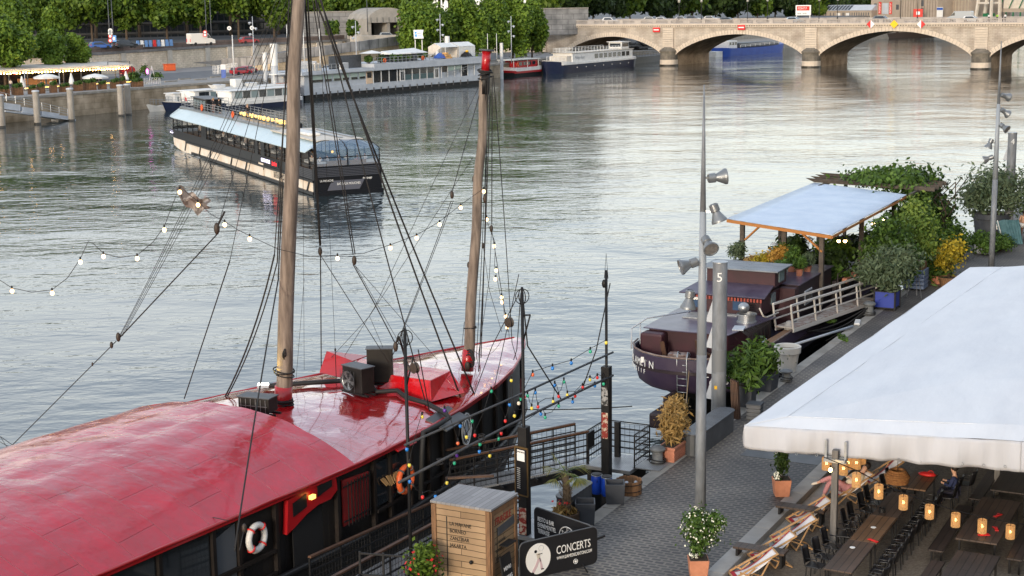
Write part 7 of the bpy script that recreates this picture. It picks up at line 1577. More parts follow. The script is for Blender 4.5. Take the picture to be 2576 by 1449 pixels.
def boxpot(label, P, rz, w_, h, group='dark square planters', m_=None, cat='planter', empty=True, l_=None):
 o = thing('square_planter', label, cat, P, rz, group); l_ = l_ or w_
 b = MB(); a, c, t_ = w_/2, l_/2, .035
 b.add([(-a*.88,-c*.88,0),(a*.88,-c*.88,0),(a*.88,c*.88,0),(-a*.88,c*.88,0),(-a,-c,h),(a,-c,h),(a,c,h),(-a,c,h),(-a+t_,-c+t_,h),(a-t_,-c+t_,h),(a-t_,c-t_,h),(-a+t_,c-t_,h),(-a*.88+t_,-c*.88+t_,h*.35 if empty else h-.08),(a*.88-t_,-c*.88+t_,h*.35 if empty else h-.08),(a*.88-t_,c*.88-t_,h*.35 if empty else h-.08),(-a*.88+t_,c*.88-t_,h*.35 if empty else h-.08)],
    [(3,2,1,0),(0,1,5,4),(1,2,6,5),(2,3,7,6),(3,0,4,7),(4,5,9,8),(5,6,10,9),(6,7,11,10),(7,4,8,11),(8,9,13,12),(9,10,14,13),(10,11,15,14),(11,8,12,15)])
 b.build('tub', m_ or M_pot, o, bevel=.008); MB().add([(-a*.86+t_,-c*.86+t_,h*.36 if empty else h-.07),(a*.86-t_,-c*.86+t_,h*.36 if empty else h-.07),(a*.86-t_,c*.86-t_,h*.36 if empty else h-.07),(-a*.86+t_,c*.86-t_,h*.36 if empty else h-.07)], [(0,1,2,3)]).build('soil', M_soil, o); return o
boxpot('empty dark square planter beside the palm barrel', W(-4.98,.12,QZ), QR+.45, .56, .62)
boxpot('empty dark square planter between the blue barrels and the wooden tub', W(-3.05,.17,QZ), QR+.45, .56, .6)
def counter(label, P, rz, L_, w_, h, group='dark boat-shaped counters'):
 o = thing('boat_counter', label, 'counter', P, rz, group); pts = []
 n = 8; R_ = w_/2
 for k in range(n+1): a = pi*k/n; pts.append((R_*cos(a), L_/2-R_+R_*sin(a)))
 for k in range(n+1): a = pi+pi*k/n; pts.append((R_*cos(a), -L_/2+R_+R_*sin(a)))
 MB().prism([(p[0]*.93, p[1]*.97) for p in pts], 0, h-.05).build('body', M_dgrey, o, bevel=.01); MB().prism(pts, h-.048, h).build('top', brickmat('counter_planks', (.09,.1,.115), (.07,.078,.09), (.02,.02,.025), .5, .1, .008, .45, 'xy', .004) if 'counter_planks' not in MT else MT['counter_planks'], o, bevel=.008)
 return o
counter('dark boat-shaped counter standing behind the palm tree', W(-4.5,-.42,QZ), QR, 1.75, .5, .75)
counter('long dark boat-shaped counter beside the big grey column marked 5', W(3.75,.52,QZ), QR, 3.6, .66, .72)
M_bb = mat('blue_barrel', (.01,.06,.42), .35)
for i, (s_, t) in enumerate([(-2.55,-.62),(-2.62,-.27)]):
 o = thing('plastic_barrel', ['blue plastic barrel with black lid, the left one nearer the water', 'blue plastic barrel with black lid, the right one beside the square planter'][i], 'barrel', W(s_, t, QZ), 0, 'blue plastic barrels')
 MB().lathe([(.13,0),(.16,.06),(.165,.3),(.16,.5),(.14,.56)], n=18).build('drum', M_bb, o, 50); MB().lathe([(.15,.561),(.15,.6),(.05,.605)], n=18).build('lid', M_black, o, 40); MB().torus((0,0,.565), .155, .012, n=18, k=5).build('clamp_ring', M_steel, o, True); MB().torus((.0,-.165,.42), .04, .01, (1,0,0), 10, 4).build('handle', M_black, o, True)
o = thing('wooden_tub', 'low round wooden tub filled with odds and ends on the quay edge', 'tub', W(-2.1,.2,QZ), 0)
b = MB(); [b.cb((.36*cos(a),.36*sin(a),.2+.012*sin(a*7)), (.02,.115,.42), a) for a in np.linspace(0,2*pi,21)[:-1]]; b.build('staves', M_beamw, o, bevel=.006); MB().torus((0,0,.12), .385, .012, n=24, k=5).torus((0,0,.32), .39, .012, n=24, k=5).build('hoop', M_iron, o, True); MB().lathe([(.33,.0),(.33,.2)], n=18).build('filling', M_soil, o)
b = MB(); rg = random.Random(2); [b.sph((rg.uniform(-.22,.22), rg.uniform(-.22,.22), .24), rg.uniform(.04,.08), 7, 5) for k in range(9)]; b.build('pebbles', M_lgrey, o, True)
o = thing('palm_tree', 'small fan palm with shaggy trunk growing in a wooden half barrel', 'palm', W(-5.5,-.2,QZ), 0)
MB().lathe([(.3,0),(.36,.2),(.36,.42),(.32,.42),(.31,.36),(.02,.35)], n=20, cap=False).build('half_barrel', mat('dark_barrel', (.05,.028,.015), .7, col2=(.09,.05,.028), ns=4), o, 40)
MB().tube([(0,0,.3),(.02,0,.9),(-.02,0,1.55)], .14, 10, .09).build('trunk', mat('palm_fibre', (.22,.16,.1), .95, col2=(.1,.07,.045), ns=10, bump=.04, bs=16), o, True)
b = MB(); rg = random.Random(4); [b.beam((.12*cos(a), .12*sin(a), z), (.2*cos(a), .2*sin(a), z+.09), .03, .012) for a, z in [(rg.uniform(0,6.3), .4+k*.018) for k in range(60)]]; b.build('leaf_stubs', MT['palm_fibre'], o)
rg = random.Random(9); b = MB(); bs_ = MB()
for k in range(13):
 a = rg.uniform(0, 2*pi); el = rg.uniform(-.3, 1.1); ln = rg.uniform(.35,.5); c = Vector((0,0,1.55)); d = Vector((cos(a)*cos(el), sin(a)*cos(el), sin(el))); h_ = c+d*ln; bs_.tube([c, h_], .01, 4)
 sdv = d.cross(Vector((0,0,1))).normalized(); upv = sdv.cross(d)
 for j in range(13):
  fa = (j-6)/6*1.25; dd_ = (d*cos(fa)+sdv*sin(fa)).normalized(); tipp = h_+dd_*.36-Vector((0,0,.1*abs(fa)+.05)); sd_ = dd_.cross(upv).normalized()*.016; mid = h_.lerp(tipp, .5)+Vector((0,0,.03))
  b.add([h_, mid+sd_, tipp, mid-sd_], [(0,1,2,3)])
b.build('fronds', leafmat('palm_leaf', (.08,.11,.02), (.33,.3,.08)), o); bs_.build('frond_stalks', L_small, o)
leaves('undergrowth', L_dry, o, [((-.15,-.1,.5),(.22,.22,.16)),((.1,.05,.45),(.2,.2,.1))], 260, .06, 12, 3); leaves('blossom', mat('flower_red', (.6,.03,.03), .6), o, [((-.15,-.1,.62),(.25,.2,.2))], 16, .06, 13)
def stems(b, n, rad, h, sd, lean=.25, r_=.006, z0=.3):
 rg = random.Random(sd); out = []
 for k in range(n):
  a = rg.uniform(0, 2*pi); q = rg.random()**.5; x_, y_ = rad[0]*q*cos(a), rad[1]*q*sin(a); hh = h*rg.uniform(.65,1); tx, ty = x_*(1+lean*3)+rg.uniform(-lean, lean)*.5, y_*(1+lean*2)+rg.uniform(-lean, lean)*.5
  b.tube([(x_, y_, z0), (x_*1.1+(tx-x_)*.4, y_*1.1+(ty-y_)*.4, z0+hh*.55), (tx, ty, z0+hh)], r_, 4, r_*.4); out.append((tx, ty, z0+hh))
 return out
o = thing('bamboo_trough', 'terracotta trough with tall dry yellow bamboo beside the bollard', 'planter', W(1.75,.08,QZ), QR)
b = MB(); b.box(-.26,.26,-.62,.62,0,.46); b.build('trough', M_terra, o, bevel=.02); b = MB(); [b.box(-.275,.275,-.635,.635,z,z+.02) for z in (.08,.14,.2,.26)]; b.box(-.29,.29,-.65,.65,.4,.47); b.build('ribs', M_terra, o, bevel=.006); MB().box(-.22,.22,-.58,.58,.472,.478).build('soil', M_soil, o)
b = MB(); tp = stems(b, 60, (.2,.5), 1.35, 3, .25, .007, .46); b.build('canes', mat('dry_cane', (.4,.28,.1), .7), o, True); leaves('dry_leaves', L_dry, o, [((0,0,1.15),(.42,.72,.65)),((0,.1,1.6),(.3,.5,.35))], 2600, .05, 15, 4.5, shell=.1)
def bollard(label, P, r_=.2, h=.5):
 o = thing('mooring_bollard', label, 'bollard', P, 0, 'grey iron bollards on the quay edge'); MB().lathe([(r_*1.1,0),(r_*1.05,.05),(r_*.8,.14),(r_*.78,h*.72),(r_*1.15,h*.8),(r_*1.2,h*.9),(r_*.9,h),(r_*.2,h+.02)], n=20).build('casting', mat('bollard_grey', (.16,.17,.175), .7, col2=(.09,.095,.1), ns=6) if 'bollard_grey' not in MT else MT['bollard_grey'], o, 50)
 coil(o, (0,0,.06), r_*1.3, 4, 7, .018, 'rope_coil'); return o
bollard('grey iron bollard next to the terracotta bamboo trough', W(.85,-.1,QZ), .21, .55); bollard('low bollard wound with dark rope beside the big white pot', W(12.5,.35,QZ), .2, .42); bollard('bollard wrapped with mooring ropes by the foot of the white gangway', W(25.6,.1,QZ), .24, .6)
tag(MB().tube([Vector(W(.95,-.1,QZ+.3)), Vector(W(6,-1.2,2.4)), Vector(W(12.5,-3.5,2.6))], .02, 5).build('mooring_rope', MT['straw'], None, True), 'pale mooring rope from the bollard beside the bamboo trough to the purple barge', 'rope')
def floodhead(o, z, sd, yaw, drop, ball=False):
 a = Vector((cos(yaw), sin(yaw), 0)); q = MB().beam((0,0,z), tuple(a*.3+Vector((0,0,z))), .06).build('bracket', M_steel, o)
 dr = (a*cos(drop)-Vector((0,0,1))*sin(drop)); c = a*.34+Vector((0,0,z))
 f = MB().lathe([(.09,-.22),(.125,-.2),(.13,-.02),(.1,.0),(.11,.03),(.19,.2),(.215,.24),(.215,.29),(.19,.29),(.12,.1)], c, 20, ax=dr, cap=False).lathe([(.1,-.2),(.02,-.22)], c, 20, ax=dr).build('floodlight', mat('cast_aluminium', (.2,.215,.23), .4, metal=.5) if 'cast_aluminium' not in MT else MT['cast_aluminium'], o, 40)
 MB().lathe([(.185,.265),(.18,.27)], c, 20, ax=dr).build('lens', mat('lens_glass', (.2,.19,.18), .15, col2=(.12,.12,.12), ns=14) if 'lens_glass' not in MT else MT['lens_glass'], f); return f
def bigpost(label, P, heads, h=11.85, lean=None):
 o = thing('lamp_post', label, 'lamp post', P, QR, 'tall grey lamp posts with floodlights on the quay')
 MB().tube([(0,0,0),(0,0,4.6)], .155, 18, .135).build('lower_pole', M_post, o, True); MB().tube([(0,0,4.6),(0,0,8.5)], .135, 18, .085).build('upper_pole', mat('pale_post', (.27,.3,.335), .5) if 'pale_post' not in MT else MT['pale_post'], o, True); MB().tube([(0,0,8.5),(0,0,h)], .08, 12, .02).build('spire', M_post, o, True)
 for z, yaw, dr in heads: floodhead(o, z-P[2], 0, yaw-QR, dr)
 return o
bigpost('tall grey lamp post with five floodlights standing on the cobbles beside the column marked 5', W(-3.2,2.8,QZ), [(12.0,.1,-.1),(11.1,-.2,1.2),(10.3,-1.3,.5),(9.7,3.3,.3),(8.75,3.0,1.45),(7.9,3.6,.2)][:5], 11.85)
bigpost('tall grey lamp post with floodlights at the far end of the white tent', W(40.4,2.75,QZ), [(11.5,.3,.3),(10.7,.2,.6),(9.95,-.9,.5),(9.1,3.1,1.2),(8.3,2.8,.4)], 11.7)
def column(label, P, h, num, fins):
 o = thing('mooring_column', label, 'column', P, QR, 'big numbered steel columns')
 MB().lathe([(.255,-4),(.25,h*.28)], n=28).build('lower_shaft', mat('column_grey', (.22,.235,.25), .5, col2=(.13,.135,.14), ns=2, det=8, stretch=(1.5,1.5,.5)) if 'column_grey' not in MT else MT['column_grey'], o, 50); MB().lathe([(.252,h*.28),(.248,h)], n=28).build('shaft', M_post, o, 50); MB().lathe([(.27,h),(.27,h+.03),(.02,h+.04)], n=28).build('cap', M_steel, o, 40)
 MB().lathe([(.253,1.55),(.253,2.3)], n=28, cap=False).build('grey_band', mat('faded_band', (.15,.16,.17), .6), o, 50); MB().cb((-.02,-.252,1.0), (.1,.006,.12)).build('sticker', M_yellow, o)
 b = MB()
 for z in fins: b.plate([(-.25,0,z),(-.25,0,z+.8),(-.5,-.0,z+.02)], (0,.02,0))
 b.build('fin', M_lgrey, o)
 rx = Vector((cos(-QR), sin(-QR), 0)); text('number', num, .44, M_swhite, o, tuple(-rx*.16+Vector((rx.y, -rx.x, 0))*.255+Vector((0,0,h-.62))), rx, (0,0,1), .004); return o
column('big grey steel column marked 5 rising at the quay edge', W(7.05,-.35,QZ), 5.3, '5', (3.2,2.3,1.4,.5)); column('big grey steel column marked 4 behind the far lamp post', W(50.0,1.95,QZ), 6.2, '4', (4.6,3.6,2.6))
def plant(name, label, P, potfn, blobs_, lm, n, ls, sd, asp=2.2, st_=(8,(.1,.1),.8,.01,.3), cat='plant', group=None, rz=0, shell=.3):
 o = thing(name, label, cat, P, rz, group); potfn(o)
 if st_: b = MB(); stems(b, st_[0], st_[1], st_[2], sd, .3, st_[3], st_[4]); b.build('stems', M_bark, o, True)
 leaves('foliage', lm, o, blobs_, n, ls*.85, sd, asp, shell=shell, fuzz=.33); return o
def sq(w_, h, m_):
 def f(o): MB().add([(-w_/2*.88,-w_/2*.88,0),(w_/2*.88,-w_/2*.88,0),(w_/2*.88,w_/2*.88,0),(-w_/2*.88,w_/2*.88,0),(-w_/2,-w_/2,h),(w_/2,-w_/2,h),(w_/2,w_/2,h),(-w_/2,w_/2,h)], [(3,2,1,0),(4,5,6,7),(0,1,5,4),(1,2,6,5),(2,3,7,6),(3,0,4,7)]).build('pot', m_, o, bevel=.015); MB().box(-w_*.43,w_*.43,-w_*.43,w_*.43,h+.002,h+.012).build('soil', M_soil, o)
 return f
def rd(r_, h, m_):
 def f(o): MB().lathe([(r_*.75,0),(r_*.92,h*.8),(r_,h*.82),(r_*1.02,h),(r_*.9,h),(r_*.88,h-.06),(.01,h-.05)], n=24, cap=False).build('pot', m_, o, 40); MB().lathe([(r_*.88,h-.05),(.01,h-.04)], n=18).build('soil', M_soil, o)
 return f
plant('oleander', 'large oleander with long green leaves in a dark pot behind the column marked 5', W(8.5,.15,QZ), sq(.6,.75,M_pot), [((0,0,1.5),(.75,.8,.6)),((-.5,-.2,1.3),(.5,.45,.45)),((.3,.4,1.9),(.5,.5,.4)),((.3,-.5,1.15),(.4,.4,.4))], L_small, 1700, .1, 21, 3.6, (14,(.2,.2),1.1,.014,.7), rz=QR)
plant('laurel_bush', 'dark green laurel bush in a low dark planter right of the oleander', W(11.0,-.05,QZ), sq(.95,.6,M_pot), [((0,0,1.0),(.6,.65,.42)),((.2,-.2,1.25),(.4,.4,.3))], L_plane, 1500, .09, 22, 1.8, (8,(.3,.3),.6,.012,.5), rz=QR)
o = thing('stacked_crates', 'small dark slatted crate stack next to the long boat-shaped counter', 'crate', W(7.05,.95,QZ), QR+.1); b = MB(); [b.box(-.24,.24,-.24,.24,z,z+.1) for z in (.02,.15,.28,.41)]; b.box(-.2,.2,-.2,.2,0,.5); b.build('slats', M_dgrey, o); MB().box(-.26,.26,-.26,.26,.511,.55).build('lid', M_pot, o)
o = thing('wooden_boards', 'bundle of thin brown boards leaning upright against the column marked 5', 'boards', W(6.7,.3,QZ), QR); b = MB(); [b.beam((.05*k,.02*k,0), (-.12+.05*k,.15,1.35-.02*k), .035, .2) for k in range(5)]; b.build('board', M_brown, o)
o = thing('white_plant_pot', 'very large empty white plant pot standing on the quay edge', 'pot', W(13.9,-.05,QZ), 0)
MB().lathe([(.34,0),(.44,.72),(.45,.74),(.5,.76),(.52,1.0),(.49,1.02),(.46,1.0),(.44,.86)], n=32, cap=False).build('tub', mat('white_plastic', (.62,.6,.56), .5), o, 40); MB().lathe([(.44,.86),(.01,.88)], n=24).build('soil', mat('pale_soil', (.35,.3,.24), .9, col2=(.2,.17,.13), ns=6), o)
GQ = 'potted plants along the far quay edge'
def framed(o):
 MB().box(-.46,.46,-.46,.46,.08,.85).build('blue_box', mat('deep_blue_box', (.015,.04,.3), .5), o); b = MB(); [b.beam((x_,y_,0),(x_,y_,.95),.07) for x_ in (-.47,.47) for y_ in (-.47,.47)]; [b.beam((x_,-.47,z),(x_,.47,z),.05) for x_ in (-.47,.47) for z in (.1,.86)]; [b.beam((-.47,y_,z),(.47,y_,z),.05) for y_ in (-.47,.47) for z in (.1,.86)]; b.build('black_frame', M_black, o); MB().box(-.42,.42,-.42,.42,.852,.87).build('soil', M_soil, o)
plant('olive_bush', 'silvery green olive bush in a blue box with black frame', W(27.4,.45,QZ), framed, [((0,0,1.9),(1.1,1.1,.8)),((-.7,-.3,1.7),(.7,.7,.6)),((.5,.3,2.3),(.8,.7,.6)),((.2,-.5,1.4),(.6,.6,.5))], L_olive, 4200, .1, 31, 3., (16,(.2,.2),1.6,.016,.8), group=GQ, rz=QR)
plant('leafy_vine', 'bright green leafy shrub rising above the olive bush in a teal pot', W(29.2,.15,QZ), sq(.6,.9,mat('teal_pot', (.01,.16,.2), .5)), [((0,.3,2.6),(.9,.9,.9)),((-.3,0,3.4),(.7,.7,.7)),((.7,.6,1.8),(.5,.6,.8)),((-1.0,.5,2.2),(.6,.6,.8))], L_small, 3600, .16, 32, 1.5, (8,(.2,.2),2.4,.02,.8), group=GQ, rz=QR)
def slatbox(o): b = MB(); [b.box(-.5,.5,-.5,.5,z,z+.16) for z in (.08,.27,.46,.65,.84)]; b.build('slatted_box', mat('blue_grey_slats', (.16,.21,.32), .6), o, bevel=.01); MB().box(-.42,.42,-.42,.42,1.01,1.35).build('inner_crate', M_beamw, o)
plant('young_tree', 'thin young tree in a blue grey slatted planter', W(32.7,.55,QZ), slatbox, [((0,0,3.1),(1.0,1.0,1.1)),((.4,0,2.2),(.6,.6,.6)),((-.3,.2,4.0),(.5,.5,.5))], leafmat('fresh_leaf', (.06,.12,.02), (.2,.27,.05)), 1900, .12, 33, 1.8, (5,(.06,.06),2.6,.025,1.2), group=GQ, rz=QR)
plant('yellow_shrub', 'yellow leaved shrub in a round wooden basket beside the tent edge', W(33.8,1.9,QZ), rd(.5,.5,M_beamw), [((0,0,1.65),(.75,.75,.65)),((.3,.1,2.0),(.5,.5,.4)),((-.3,-.1,1.3),(.45,.45,.4))], L_yel, 1300, .13, 34, 1.5, (5,(.05,.05),1.2,.025,.45), group=GQ)
plant('grass_pot', 'dense low grassy plant in front of the slatted planter tree', W(34.6,1.2,QZ), rd(.4,.4,M_terra), [((0,0,.9),(.8,.8,.6))], L_small, 1200, .1, 35, 4, None, group=GQ)
for i, (s_, t, r_, z, lm, lab) in enumerate([(37.5,.3,.95,1.2,L_small,'bushy green plant group behind the yellow shrub, the nearest clump'),(40.3,-.3,1.0,1.4,L_port,'bushy green plant right of the nearest clump beyond the yellow shrub'),(43.2,.3,.85,1.0,L_small,'low green bush left of the far lamp post foot'),(44.8,1.5,.75,.6,L_small,'low yellow green plant in a pale trough just left of the far lamp post'),(46.2,1.9,.9,.5,L_small,'spreading low plant right of the far lamp post')]):
 plant('bushy_plant', lab, W(s_, t, QZ), sq(.9,.5,[M_dgrey,M_terra,M_pot,M_lgrey,M_brown][i]), [((0,0,z),(r_,r_,z*.75)),((.4,-.5,z*.7),(r_*.6,r_*.6,z*.5)),((-.3,.6,z*1.2),(r_*.6,r_*.6,z*.5))], lm, 2400, .13, 40+i, 1.7, (8,(.3,.3),z,.015,.3), group=GQ, rz=QR)
plant('oleander', 'grey green oleander in a giant dark pot behind the far lamp post', W(49.8,1.0,QZ), rd(1.1,1.55,M_pot), [((0,0,2.9),(1.6,1.5,1.3)),((-.9,-.3,2.4),(.9,.9,.9)),((.6,.3,3.4),(1.,1.,.8)),((1.0,-.2,2.4),(.8,.8,.7))], L_olive, 5200, .13, 51, 2.6, (14,(.5,.5),1.8,.02,1.4), group=GQ, rz=QR)
text('lettering', 'BAR', .45, M_swhite, [x for x in bpy.data.objects if x.get('label') == 'grey green oleander in a giant dark pot behind the far lamp post'][0], (.45,-1.03,.75), (.92,.38,0), (0,0,1), .01)
plant('bushy_plant', 'bright green bush behind the woman at the right edge', W(52.5,2.9,QZ), rd(.5,.6,M_pot), [((0,0,2.0),(1.,1.,1.6)),((.3,.2,3.4),(.8,.8,.9))], L_small, 2600, .15, 52, 1.7, (8,(.2,.2),2.4,.02,.5), group=GQ)
o = thing('trestle_boards', 'stack of folded blue green boards leaning beside the giant dark pot', 'boards', W(48.3,2.55,QZ), QR+.3); b = MB(); [b.beam((-.35+.13*k,0,0),(-.75+.16*k,.2,1.35),.04,.5) for k in range(6)]; b.build('board', mat('teal_board', (.05,.13,.15), .5, col2=(.1,.2,.22), ns=3), o); MB().beam((-.55,-.28,0),(-.95,-.1,1.4),.05).build('edge_strip', M_white, o)
o = person('woman with white shorts and a beige top seen from behind at the right edge', W(50.3,2.75,QZ), QR-.2, 'stand', (.5,.3,.2), (.7,.7,.68), skin=1, hair=0, skirt=True)
o = thing('trellis_frame', 'white metal arch frame standing behind the woman at the right edge', 'frame', W(52,2.1,QZ), QR); b = MB(); b.tube([(-.7,0,0),(-.7,0,3.2),(-.4,0,3.6),(.3,0,3.6),(.6,0,3.2),(.6,0,0)], .03, 6); [b.beam((-.7,0,z),(.6,0,z),.03) for z in (1.2,2.2)]; b.build('tube_frame', M_lgrey, o, True)
o = thing('bicycle_rack', 'thin grey folding easel stand by the slatted planter', 'stand', W(30.6,1.0,QZ), QR); b = MB(); [b.beam((0,0,1.9),(x_,y_,0),.03) for x_, y_ in ((-.35,-.2),(.35,-.2),(0,.4))]; b.beam((0,0,1.9),(0,0,1.0),.03); b.build('leg', M_steel, o)
o = thing('pontoon_railing', 'grey footbridge railing over the water behind the far plants', 'railing', (0,0,0)); b = MB(); a_ = Vector(W(47,-3.2,3.3)); c_ = Vector(W(56,-3.0,3.3)); rail(b, [a_, c_], 1.1, 4, 1.6, .035); b.beam(a_, c_, 1.0, .12); b.tube([Vector(W(44,-4,4.9)), Vector(W(50,-3.4,5.15)), Vector(W(56,-3,5.6))], .02, 4); b.build('rail', M_lgrey, o)
o = thing('table_frame', 'upturned black metal table frame leaning left of the crate', 'table', W(-11.7,-2.0,2.3), QR+.25); b = MB()
for x_ in (-.9,-.3,.3,.9): b.beam((x_,-.5,.55),(x_,.5,.55),.05); b.beam((x_,.5,.55),(x_,.5,1.15),.05);
b.beam((-.9,-.5,.55),(.9,-.5,.55),.05); b.beam((-.9,.5,.55),(.9,.5,.55),.05); b.beam((-.9,.5,1.1),(.9,.5,1.1),.04); [b.beam((x_,-.5,0),(x_,-.5,.55),.05) for x_ in (-.9,.9)]; b.build('frame', M_iron, o); MB().box(-.85,.85,-.45,.45,.5,.52).build('glass_top', M_lgrey, o)
def kegpot(o): MB().lathe([(.24,0),(.26,.1),(.26,.3),(.24,.36),(.22,.36),(.21,.3)], n=20, cap=False).build('keg', M_steel, o, 40)
o = plant('flowering_plant', 'bushy plant with red flowers standing on a steel keg left of the crate', W(-11.9,-.95,QZ+.25), kegpot, [((0,0,.75),(.4,.4,.42)),((.1,.1,1.05),(.25,.25,.2))], L_plane, 1100, .075, 61, 1.8, (7,(.1,.1),.5,.01,.3)); leaves('blossom', MT['flower_red'], o, [((0,0,.75),(.44,.44,.42))], 40, .085, 62, 1.2, shell=.9)
o = thing('steel_keg', 'bright steel keg at the foot of the crate corner', 'keg', W(-11.75,-.35,QZ), 0); MB().lathe([(.2,0),(.22,.03),(.21,.1),(.23,.14),(.23,.4),(.21,.45),(.22,.52),(.2,.55),(.17,.55),(.16,.48),(.02,.47)], n=24, cap=False).build('shell', M_steel, o, 40)
o = thing('palm_frond_plant', 'tips of a pale spiky plant at the bottom edge below the white lifebuoy', 'plant', W(-13.9,-4.1,1.9), 0); b = MB(); [b.add([(0,0,0),(.03*sin(a),-.03*cos(a),.45),(.5*cos(a)*k,.5*sin(a)*k,.95),(-.03*sin(a),.03*cos(a),.45)], [(0,1,2,3)]) for a in np.linspace(0,6.3,13) for k in (.4,.8)]; b.build('leaf_blades', MT['palm_leaf'], o); rd(.2,.3,M_pot)(o)
# purple barge
pb = thing('purple_barge', 'old dark purple barge with stepped deckhouses and a corrugated canopy moored at the quay', 'boat', W(0,0,0), QR)
M_pur = mat('purple_hull', (.03,.018,.045), .5, col2=(.05,.034,.06), ns=1.2); M_plum = mat('plum_wall', (.045,.009,.016), .5, col2=(.03,.007,.012), ns=1.5)
M_pdeck = mat('purple_deck', (.045,.035,.065), .3, col2=(.1,.085,.125), ns=1.1, det=6, bump=.01, bs=2); M_dk = mat('dark_plum', (.012,.005,.009), .55, col2=(.02,.009,.013), ns=2)
def outline(k, s0=13.0, n=10, tl=-6.75, tr=-1.5, s1=46):
 c_ = (tl+tr)/2; hw = (tr-tl)/2*k; P = []
 for i in range(n+1): a = pi+pi*i/n; P.append((c_+hw*cos(a), s0+2.2+2.6*sin(a)*k*(1 if True else 0)))
 P += [(c_+hw, s1), (c_-hw, s1)]; return P
def shell(name, zk, m_, cap=False):
 b = MB(); n = len(outline(1));
 for z, k in zk: b.v += [(x, y, z) for x, y in outline(k)]
 for i in range(len(zk)-1):
  for j in range(n): q = (j+1) % n; b.f.append((i*n+j, i*n+q, (i+1)*n+q, (i+1)*n+j)); b.m.append(0)
 if cap: b.f.append(tuple((len(zk)-1)*n+j for j in range(n))); b.m.append(0)
 return b.build(name, m_, pb, 60)
shell('counter_stern', [(1.55,.84),(1.75,.93),(2.3,.985),(2.42,1.0)], M_pur); shell('lower_hull', [(-.5,.12),(.9,.3),(1.35,.6),(1.58,.83)], M_black)  # lower hull coloured black to stand for the shadow under the counter
shell('bulwark', [(2.42,1.0),(2.95,1.0),(2.95,.97),(2.45,.97)], M_pur); shell('rubbing_band', [(2.36,1.015),(2.48,1.015),(2.48,.97)], M_dk); shell('deck', [(2.4,.98),(2.45,.97)], M_pdeck, True)
b = MB(); b.tube([(x, y, 3.02) for x, y in outline(1.0)[:12]], .04, 6); b.build('cap_rail', mat('worn_brown_rail', (.13,.07,.05), .7, col2=(.25,.2,.18), ns=3), pb, True)
for s_, sg in (('EL ALAMEIN', 1), ('P012511F', 1)): pass
def sterntext(s, a0, a1, z, size):
 c_ = -4.125; hw = 2.625
 for i, ch in enumerate(s):
  if ch == ' ': continue
  a = a0+(a1-a0)*i/(len(s)-1); x = c_+hw*cos(a); y = 15.2+2.6*sin(a); tg = Vector((-hw*sin(a), 2.6*cos(a), 0)).normalized(); ou = Vector((tg.y, -tg.x, 0)); text('name_letter', ch, size, M_swhite, pb, Vector((x, y, z))+ou*.03-tg*size*.3, tg, (0,0,1), .004, sx=.9)
sterntext('EL ALAMEIN', radians(192), radians(246), 2.46, .42); sterntext('P012511F', radians(204), radians(238), 2.18, .26); sterntext('EL ALAMEIN', radians(292), radians(345), 2.3, .36); sterntext('P012511F', radians(296), radians(330), 2.0, .26)
MB().box(-4.4,-3.9,10.6,13.4,.7,1.3).build('rudder_head', M_dk, pb, bevel=.1); MB().box(-4.2,-4.05,11.6,13.6,-.5,1.7).build('rudder', M_dk, pb)
b = MB(); [b.tube([(x_,12.72,1.2),(x_,12.62,3.0),(x_,12.75,3.25),(x_,13.0,3.1)], .025, 6) for x_ in (-4.05,-3.65)]; [b.beam((-4.05,12.66,1.4+.27*k),(-3.65,12.66,1.4+.27*k),.03) for k in range(6)]; b.build('ladder', M_steel, pb, True)
MB().torus((-3.1,12.72,2.25), .14, .04, (0,1,0), 16, 6).build('hawse_ring', M_dk, pb, True); MB().torus((-5.4,13.0,2.7), .05, .02, (0,1,0), 8, 4).build('fairlead', M_white, pb)
for x_ in (-5.6,-4.6,-4.35,-3.0): MB().cb((x_, 12.72+abs(x_+4.1)*.12, 2.75), (.12,.02,.22), .3).build('white_mark', M_swhite, pb)
def dh(name, x0, x1, y0, y1, z0, z1, m_, roofm=None, ov=.12, z1b=None):
 z1b = z1 if z1b is None else z1b
 o = MB().prism([(x0,y0),(x1,y0),(x1,y1),(x0,y1)], z0, [z1,z1,z1b,z1b]).build(name, m_, pb, bevel=.03)
 if roofm: MB().prism([(x0-ov,y0-ov),(x1+ov,y0-ov),(x1+ov,y1+ov),(x0-ov,y1+ov)], [z1+.003,z1+.003,z1b+.003,z1b+.003], [z1+.05,z1+.05,z1b+.05,z1b+.05]).build('roof', roofm, o, bevel=.015)
 return o
a = MB(); a.prism([(-6.2,15.0),(-2.85,15.0),(-2.3,18.9),(-6.3,18.9)], 2.45, 3.55); a.build('aft_cabin', M_plum, pb, bevel=.06); a = MB(); a.prism([(-6.4,14.9),(-5.2,14.75),(-2.75,14.85),(-2.1,19.0),(-6.5,19.2)], 3.553, 3.6); a.build('aft_roof', M_pdeck, pb, bevel=.02)
MB().box(-6.3,-5.35,14.3,15.0,2.45,3.5).build('locker', M_plum, pb, bevel=.1)
b = MB(); [b.box(-5.6,-4.4,17.2+.13*k,17.27+.13*k,3.61,3.66) for k in range(9)]; [b.box(-5.3,-3.6,18.3+.1*k,18.34+.1*k,3.61,3.64) for k in range(4)]; b.build('roof_grating', M_steel, pb)
w_ = dh('wheelhouse', -6.0, -2.75, 18.95, 22.0, 3.55, 4.35, M_plum)
MB().prism([(-6.3,18.6),(-2.5,18.6),(-2.6,20.1),(-5.9,20.1)], [4.36,4.36,4.62,4.62], [4.42,4.42,4.7,4.7]).build('sloping_roof', M_pdeck, w_, bevel=.02)
